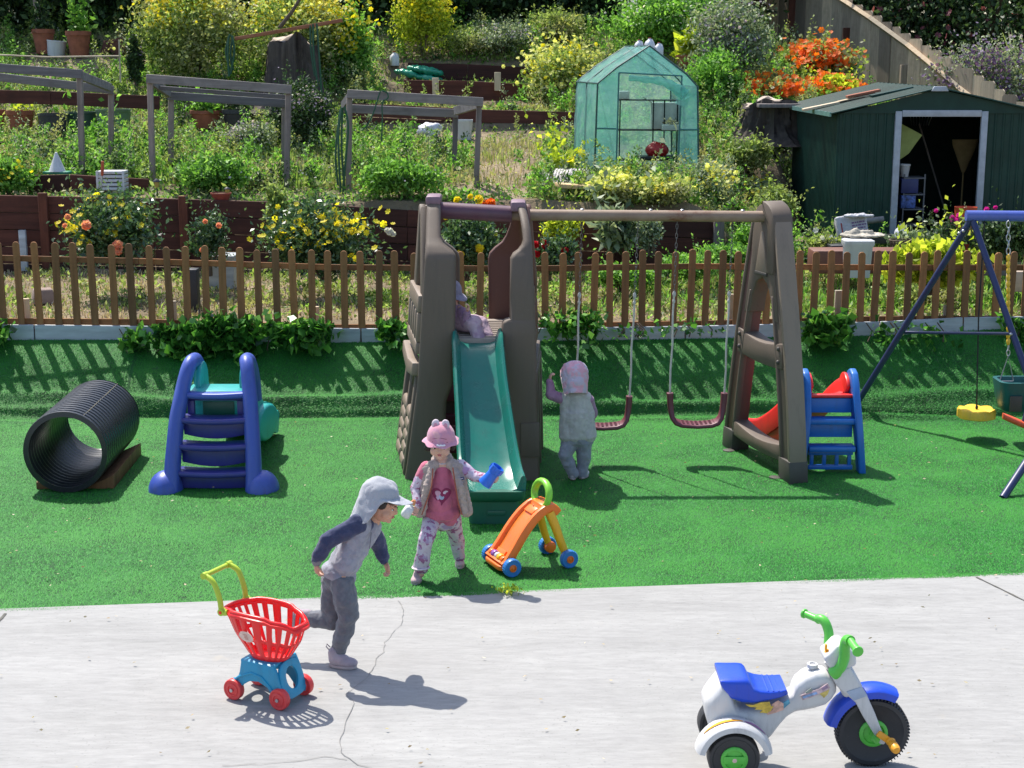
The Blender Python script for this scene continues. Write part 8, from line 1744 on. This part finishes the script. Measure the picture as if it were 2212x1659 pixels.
sh('green clump at the foot of the swing frame head, behind the fence', 1680, 545, 470, 110, 2600, 0.055, L_fresh, Y=16.4, name='weed_clump', cat='plant', clumps=16); sh('low green weeds under the end post of the wall', 1560, 575, 530, 150, 2600, 0.05, L_fresh, Y=15.8, name='weed_clump', cat='plant', clumps=18)
sh('rough weeds on the bank between the mustard flowers and the shed', 1668, 500, 395, 110, 2600, 0.055, L_weed, Y=17.8, name='weed_clump', cat='plant', clumps=18); sh('green weeds at the shed corner beside the wall end post', 1640, 560, 480, 130, 2400, 0.055, L_fresh, Y=16.9, name='weed_clump', cat='plant', clumps=18)
# roses and flowers between fence and wall
def dots(t, pts, size, mat, nm='bloom', Y=14.9):
    o = Vector(t.location)
    for u, v, s in pts:
        p = D(u, v, Y) - o; r = s*px(Y)/2; mb = MB(); 
        K = 26; P = np.zeros((K, 3)); nr = rng.normal(size=(K, 3)); nr[:, 1] = -np.abs(nr[:, 1]) - 0.2; nr = unit(nr); V, F = petals(np.asarray(p)[None, :] + nr*r*0.55, r*1.3, 4, 0.6, nr); npmesh(nm, V, F, mat, t)
t = sh('rose bush with yellow daisies and peach roses, left of the red wall post', 245, 585, 405, 230, 7500, 0.055, L_rose, ((60,0.075,F_yel,-0.3,'yellow_flowers'),), Y=15.3, name='rose_bush', cat='rose bush', clumps=38, lift=0.5, depth=0.8); dots(t, [(187,486,24),(255,543,20),(146,468,16),(140,487,12),(254,530,26)], 1, F_peach); dots(t, [(146,467,13)], 1, F_red)
t = sh('thin rose with few leaves before the red-brown wall', 450, 590, 440, 130, 1500, 0.05, L_rose, (), Y=15.5, name='rose_bush', cat='rose bush', clumps=20, stems=9, spread=0.2); dots(t, [(473,487,14),(443,478,12),(436,540,12)], 1, F_peach)
t = sh('bush full of bright yellow daisies before the red-brown wall', 700, 600, 432, 280, 8500, 0.055, L_rose, ((130,0.07,F_yel,-0.5,'yellow_flowers'),), Y=15.3, name='daisy_bush', cat='flowering bush', clumps=44, depth=0.8); dots(t, [(842,500,18),(849,505,14),(836,497,12)], 1, F_wh)
sh('olive conifer sprig standing at the wall beside the yellow daisies', 600, 500, 405, 60, 1500, 0.05, L_weed, Y=16.2, clumps=14, up=1.0)
t = sh('dark leafy plant with round yellow marigolds seen through the tower', 1010, 600, 452, 150, 4500, 0.055, L_rose, ((10,0.06,F_yel,-0.5,'small_flowers'),), Y=15.2, name='marigold_bush', cat='flowering bush', clumps=26, depth=0.7); dots(t, [(1035,536,22),(993,549,22),(963,466,18),(1020,459,14)], 1, F_yel)
b = at(1000, 450); t = thing('poppies', 'orange and yellow poppies at the wall top behind the crossbar', 'flowers', b); dots(t, [(988,432,18),(1034,431,22),(1016,424,14)], 1, F_yel, Y=16.8); dots(t, [(1060,438,22),(1050,440,18)], 1, F_or, Y=16.8); P, _ = in_ell(300, (0,0,0.05), (0.45,0.1,0.08)); V, F = leaves(P, 0.06); npmesh('leaves', V, F, L_fresh, t)
t = sh('plant with red blooms right of the climbing tower', 1188, 600, 500, 110, 2200, 0.05, L_rose, (), Y=15.0, name='geranium', cat='flowers', clumps=16); dots(t, [(1157,528,18),(1178,533,18),(1160,548,18),(1213,543,20),(1222,540,14),(1175,522,12)], 1, F_red)
sh('yellowish feathery plant hanging over the wall right of the tower', 1215, 520, 455, 90, 2200, 0.045, L_yel, Y=16.6, clumps=18); sh('blue-green artichoke leaves against the red-brown wall', 1330, 530, 465, 100, 700, 0.16, L_blue, Y=16.4, name='artichoke', cat='plant', clumps=12, aspect=0.4); sh('grey-green hanging plant before the wall', 1405, 545, 470, 60, 1500, 0.045, L_blue, Y=16.2, clumps=14)
sh('small rose-leaved bush behind the right swing rope', 1500, 600, 545, 150, 2600, 0.05, L_fresh, Y=15.4, clumps=18); sh('green grassy weeds behind the pickets right of centre', 1340, 625, 565, 170, 2800, 0.05, L_fresh, Y=15.3, name='weed_clump', cat='plant', clumps=20)
# ivy over the fence foot and white board
def ivy(label, u0, u1, v0, v1, n, leaf=0.085, Y=13.74, dens=1.0):
    c = D((u0+u1)/2, (v0+v1)/2, Y); t = thing('ivy', label, 'ivy', c); w_ = (u1-u0)*px(Y)/2; h_ = (v1-v0)*px(Y)/2
    K = max(5, int((u1-u0)/16)); cs = rng.uniform(-1, 1, (K, 2))*np.array([w_, h_*0.55]); i = rng.integers(0, K, n); P = np.zeros((n, 3)); P[:, 0] = cs[i, 0] + rng.normal(size=n)*h_*0.45; P[:, 2] = cs[i, 1] + rng.normal(size=n)*h_*0.36; P[:, 1] = rng.normal(size=n)*0.06 - 0.03 - 0.10*np.clip(-P[:, 2]/h_, 0, 1)
    zz = lawnz(P[:, 0] + c.x, P[:, 1] + c.y) - c.z; ok = P[:, 1] + c.y < 13.80; P[:, 2] = np.where(ok, np.maximum(P[:, 2], zz + 0.01), P[:, 2])
    V, F = leaves(P, leaf, 0.95, -0.1, dirs=np.tile(np.array([[0, -0.8, 0.1]]), (n, 1))); npmesh('leaves', V, F, L_ivy, t)
    mb = MB()
    for k in range(max(3, K//2)): a = rng.uniform(-1, 1, 3); mb.tube([(a[0]*w_, 0.02, h_*0.6), (a[0]*w_ + 0.05, -0.03, 0), (a[0]*w_*1.05 + 0.02, -0.07, -h_*0.7)], 0.006, 5)
    mb.build('stem', M_bark, t)['kind'] = 'stuff'
ivy('big ivy mound hanging over the fence foot behind the blue ladder slide', 385, 640, 684, 768, 1700, 0.085); ivy('sparse ivy trailing left of the big ivy mound', 250, 390, 700, 752, 420); ivy('small ivy tuft right of the big ivy mound', 640, 710, 690, 745, 330); ivy('ivy sprig at the far left end of the white board', -30, 14, 690, 745, 160); ivy('ivy just left of the climbing tower', 830, 880, 688, 735, 260)
ivy('leafy tangle at the fence foot right of the climbing tower', 1160, 1300, 665, 728, 380, 0.07); ivy('thin ivy shoots below the fence near the swings', 1300, 1600, 690, 732, 90, 0.06); ivy('ivy clump right of the brown swing frame', 1725, 1815, 672, 735, 480); ivy('scattered ivy sprigs hanging on the board near the blue swing', 1840, 2050, 685, 745, 130, 0.065); ivy('ivy at the right edge by the navy leg', 2170, 2260, 680, 730, 200, 0.065)
sh('yellow-green shrub leaning through the right pickets', 2010, 630, 528, 200, 3000, 0.085, L_yel, Y=14.15, clumps=30, depth=0.5, aspect=0.7, lift=0.6); sh('dark green weeds beneath the yellow-green shrub', 2010, 665, 600, 240, 3000, 0.05, L_weed, Y=14.9, name='weed_clump', cat='plant', clumps=24)
t = sh('wiry plant with magenta flowers before the shed doorway', 2050, 560, 462, 130, 900, 0.05, L_dark, (), Y=16.0, name='flowering_plant', cat='flowers', clumps=16, stems=12); dots(t, [(2063,478,20),(2072,466,14),(2057,470,12),(2022,455,10),(2131,452,12),(2150,448,10)], 1, F_mag, Y=16.0)
sh('leafy plants at the right edge before the shed', 2180, 560, 470, 140, 2600, 0.06, L_dark, Y=16.3, clumps=20); sh('pale green leaves around the buckets by the shed', 1990, 545, 500, 150, 1300, 0.07, L_blue, Y=16.4, name='leafy_plant', cat='plant', clumps=14); sh('small plant in the trays left of the shed corner', 1775, 545, 495, 90, 900, 0.05, L_weed, ((4,0.06,F_wh,0,'pale_flower'),), Y=16.4, name='leafy_plant', cat='plant', clumps=10)
t = thing('fallen_petals', 'small heap of yellow-green clippings at the edge of the concrete', 'clippings', G(1097,1283,0.02)); P, _ = in_ell(90, (0,0,0.02), (0.07,0.05,0.02)); V, F = leaves(P, 0.025); npmesh('clippings', V, F, L_yel, t)

# ------------------------------------------------------------ wooden boundary fence, hedge, flax and what stands beyond
def side_fence():
    t = thing('board_fence', 'weathered grey wooden board fence stepping down the hill at upper right', 'fence', (6, 25, 2)); o = Vector(t.location)
    # picture places of the board tops and how far away they are
    tops = [(1560,-150,30.6),(1640,-110,29.6),(1720,-70,28.6),(1820,-8,27.3),(1900,38,26.3),(1990,92,25.3),(2090,150,24.2),(2212,226,23.0),(2330,300,21.9)]
    U = [a for a, _, _ in tops]; fv = lambda u: float(np.interp(u, U, [b for _, b, _ in tops])); fY = lambda u: float(np.interp(u, U, [c for _, _, c in tops])); u = 1600.0; first = None
    while u < 2330:
        Y = fY(u); p = D(u, fv(u), Y); w_ = 0.32; x = p.x; zb = hzf(x, Y) - 0.1; zb = min(zb, p.z - 1.7); 
        du = w_*0.40/px(Y)*1.28; mb = MB(); hh = p.z - zb
        if first is None:
            mb.prism([(-0.155,0),(0.155,0),(0.155,1-0.02),(0.12,1),(-0.12,1),(-0.155,1-0.02)], 0.018, Matrix(((1,0,0,0),(0,0,-1,0.009),(0,1,0,0),(0,0,0,1)))); first = mb.build('board', M_oldfence, t); ob = first
        else: ob = link('board', first.data, t)
        ob.location = Vector((x, Y + rnd.uniform(-0.02,0.02), zb)) - o; ob.scale = (1, 1, hh + rnd.uniform(-0.015,0.015)); ob.rotation_euler = (0, rnd.uniform(-0.010,0.010), -1.15); u += du
    rl = [(1700,-70),(1810,-6),(1880,40),(1960,98),(2040,164),(2070,190),(2212,300),(2330,380)]
    for i in range(len(rl)-1):
        a, b_ = D(*rl[i], fY(rl[i][0])-0.09), D(*rl[i+1], fY(rl[i+1][0])-0.09); mb = MB(); mb.box((0,0,(b_-a).length/2), (0.085, 0.07, (b_-a).length+0.02), frame_from(a-o, b_-o, Vector((0,1,0))) @ rotz(R(90))); mb.build('rail', M_oldrail, t, bevel=0.004, seg=1)
    for u, vt in ((1640,-120),(1713,-68),(1828,60),(1952,140),(2075,240)):
        Y = fY(u) - 0.07; p = D(u, vt, Y); zb = hzf(p.x, Y) - 0.2; mb = MB(); mb.box((p.x-o.x, Y-o.y-0.03, (p.z+zb)/2-o.z), (0.115, 0.09, p.z-zb)); mb.build('post', M_redpost if u < 1900 else M_oldfence, t, bevel=0.004, seg=1)
side_fence()
def tree(label, u, vb, Y, w_, h_, n, leaf, mat, trunkmat=None, th=None, fl=(), name='tree', cat='tree', lift=0.62, low=-0.9, clumps=46):
    b = D(u, vb, Y); b.z = hzf(b.x, Y); t = thing(name, label, cat, b); hh = h_; c = (0,0,hh*lift); r = (w_*0.38, w_*0.30, hh*(1-lift)*0.85 if lift > 0.5 else hh*0.4)
    P, U = in_ell(n, c, r, clumps, 0.28, low); P[:, 2] = np.maximum(P[:, 2], 0.05); V, F = leaves(P, leaf, 0.55, 0.1); npmesh('crown', V, F, mat, t)
    mb = MB(); mb.tube([(0,0,-0.2),(0.05,0,hh*0.25),(-0.04,0,hh*0.5),(0.0,0,hh*0.7)], [0.11,0.095,0.07,0.03], 10)
    for k in range(6): a = rnd.uniform(0,6.28); mb.tube([(0,0,hh*(0.22+0.05*k)), (math.cos(a)*w_*0.15, math.sin(a)*w_*0.15, hh*(0.34+0.06*k)), (math.cos(a)*w_*0.3, math.sin(a)*w_*0.3, hh*(0.46+0.06*k))], [0.05,0.03,0.012], 6)
    mb.build('trunk', trunkmat or M_bark, t)
    for cnt, size, fm, nm in fl:
        Q, UU = in_ell(cnt*3, c, r, clumps, 0.28, low); Q = Q[UU[:, 1] < 0.1][:cnt]; Q = Q + unit(Q-np.array(c))*0.06; V, F = petals(Q, size); npmesh(nm, V, F, fm, t)['kind'] = 'stuff'
    return t
for (u, Y, w_, h_, d, m_) in ((-60,26.9,3.0,3.0,'leftmost, cut off',L_dark),(70,27.4,2.8,3.2,'behind the two grey trunks',L_dark),(200,27.0,2.6,2.6,'above the tall pots',L_dark),(320,27.6,3.0,3.2,'behind the daisy mass',L_dark),(520,28.5,3.4,3.4,'far one behind the daisies',L_dark),(790,27.6,3.0,3.0,'between daisies and yellow-green bush',L_dark),(1010,27.8,3.2,2.8,'right of the yellow-green bush',L_dark),(1180,28.2,3.2,2.8,'dark one at the top centre',L_dark),(1330,28.0,3.2,2.8,'before the dark house',L_dark),(1560,28.5,3.6,3.4,'behind the lilac bush',L_dark)):
    tree('dense dark green tree at the top of the hill, ' + d, u, 100, Y, w_, h_, 7000, 0.13, m_, name='tree', lift=0.40)
for u, v0, d, w_ in ((45,-60,'left and thicker',0.17),(80,-60,'right and thinner',0.10)):
    b = at(u + (4 if u > 60 else 0), 92 if u > 60 else 66); b = Vector((b.x, min(b.y, 26.5), 0)); b.z = hzf(b.x, b.y); mb = MB(); mb.tube([b + Vector((0.03,0,-0.1)), b + Vector((-0.02,0,1.2)), b + Vector((-0.03,0,2.6))], [w_/1.6, w_/1.9, w_/2], 12); tag(mb.build('wooden_pole', M_greyv), 'grey weathered pole at the top left, ' + d, 'pole', 'grey poles at the top left')
N = 16000; yy = rng.uniform(30.5, 33, N); P = np.stack([rng.uniform(-16, 18, N), yy, 1.0 + rng.uniform(0, 1, N)*6.4], 1); V, F = leaves(P, 0.34, 0.7, 0.0)
npmesh('far_dark_foliage', V, F, L_dark, kind='stuff')
N = 420; x = rng.uniform(-4, 4, N); y = rng.uniform(5.5, 13, N); P = np.stack([x, y, np.maximum(lawnz(x, np.maximum(y, 8)), 0.012) + 0.016], 1); V, F = leaves(P, 0.022, 0.5, 0.0, dirs=np.tile([[1.0, 0, 0]], (N, 1))); V[:, 2] = np.clip(V[:, 2], np.repeat(P[:, 2], 4) - 0.004, np.repeat(P[:, 2], 4) + 0.008)
npmesh('dry_leaf_litter', V, F, L_dry, kind='stuff')
# house beyond the hilltop, mostly behind the trees
def far_house():
    o = Vector((3.0, 36, hzf(3, 36))); t = thing('house', 'blue-grey house wall mostly hidden behind the dark trees at the top', 'house', o); m = plain('slate_blue_wall', (0.10,0.12,0.16), 0.8); mb = MB(); mb.box((0,2.5,2.0), (13,5,4.4)); mb.build('wall', m, t, smooth=0)
    mb = MB(); mb.prism([(-6.8,4.2),(6.8,4.2),(6.8,4.4),(0,6.2),(-6.8,4.4)], 5.6, Matrix(((1,0,0,0),(0,0,-1,5.3),(0,1,0,0),(0,0,0,1)))); mb.build('roof', plain('dark_shingle', (0.05,0.05,0.055), 0.9), t, smooth=0)
    for x in (-4.2,-1.4,1.4,4.2):
        mb = MB(); mb.box((x,-0.03,2.2), (1.1,0.08,1.2)); f = mb.build('window', M_white, t); mb = MB(); mb.box((x,-0.075,2.2), (0.96,0.02,1.06)); mb.build('pane', plain('dark_glass', (0.02,0.03,0.04), 0.1, bstr=0), f)
far_house()
tree('dark bush with dusky pink flowers beyond the wooden fence, left one', 1960, 60, 30, 4.0, 4.4, 9000, 0.11, L_dark, fl=((170,0.11,F_dpink,'pink_flowers'),), name='flowering_hedge', cat='hedge', lift=0.5); tree('dark bush with dusky pink flowers beyond the fence, behind the flax', 2140, 60, 29, 4.2, 4.2, 9000, 0.11, L_dark, fl=((150,0.11,F_dpink,'pink_flowers'),), name='flowering_hedge', cat='hedge', lift=0.5); tree('dark bush beyond the fence near the top rail', 1830, 60, 31.5, 3.4, 4.4, 6500, 0.12, L_dark, fl=((60,0.11,F_dpink,'pink_flowers'),), name='flowering_hedge', cat='hedge', lift=0.5)
b = D(2215, 190, 26.0); b.z = hzf(b.x, 26)+0.3; t = thing('flax_plant', 'spiky yellow-green flax beyond the fence in the upper right corner', 'plant', b); K = 130; az = rng.uniform(0, 2*np.pi, K); P0 = np.stack([rng.normal(size=K)*0.16, rng.normal(size=K)*0.16, np.zeros(K)], 1); Hh_ = rng.uniform(1.1, 2.2, K)[:, None]; ln = rng.uniform(0.15, 0.85, K)[:, None]; dr = np.stack([np.cos(az), np.sin(az), np.zeros(K)], 1); sd = np.stack([-np.sin(az), np.cos(az), np.zeros(K)], 1); parts = []
for i in range(2):
    pass
m1 = P0 + dr*Hh_*ln*0.45 + np.array([[0,0,1.0]])*Hh_*0.55; tp = P0 + dr*Hh_*ln + np.array([[0,0,1.0]])*Hh_*(1-ln*0.35); V = np.stack([P0-sd*0.03, P0+sd*0.03, m1+sd*0.045, m1-sd*0.045, tp+sd*0.004, tp-sd*0.004], 1).reshape(-1, 3); bb = np.arange(K)[:, None]*6; npmesh('leaves', V, np.concatenate([bb+np.array([[0,1,2,3]]), bb+np.array([[3,2,4,5]])]), L_flax, t)
b = D(2140, 255, 23.9); t = shrub('lilac_shrub', 'purple-flowered shrub leaning over the fence right of the shed roof', 'shrub', Vector((b.x+0.3, 24.8, b.z-0.2)), 2.6, 1.45, 8000, 0.06, L_blue, ((900,0.06,F_pur,-0.5,'purple_flowers'),(250,0.05,F_lil,-0.3,'lilac_flowers')), clumps=44, depth=1.2, lift=0.45)
b = D(2050, 170, 25.6); shrub('lilac_shrub', 'smaller purple-grey shrub just above the pickets behind the shed ridge', 'shrub', Vector((b.x, 26.0, b.z-0.6)), 1.6, 1.0, 3500, 0.06, L_blue, ((380,0.06,F_pur,-0.5,'purple_flowers'),), clumps=24, lift=0.45)
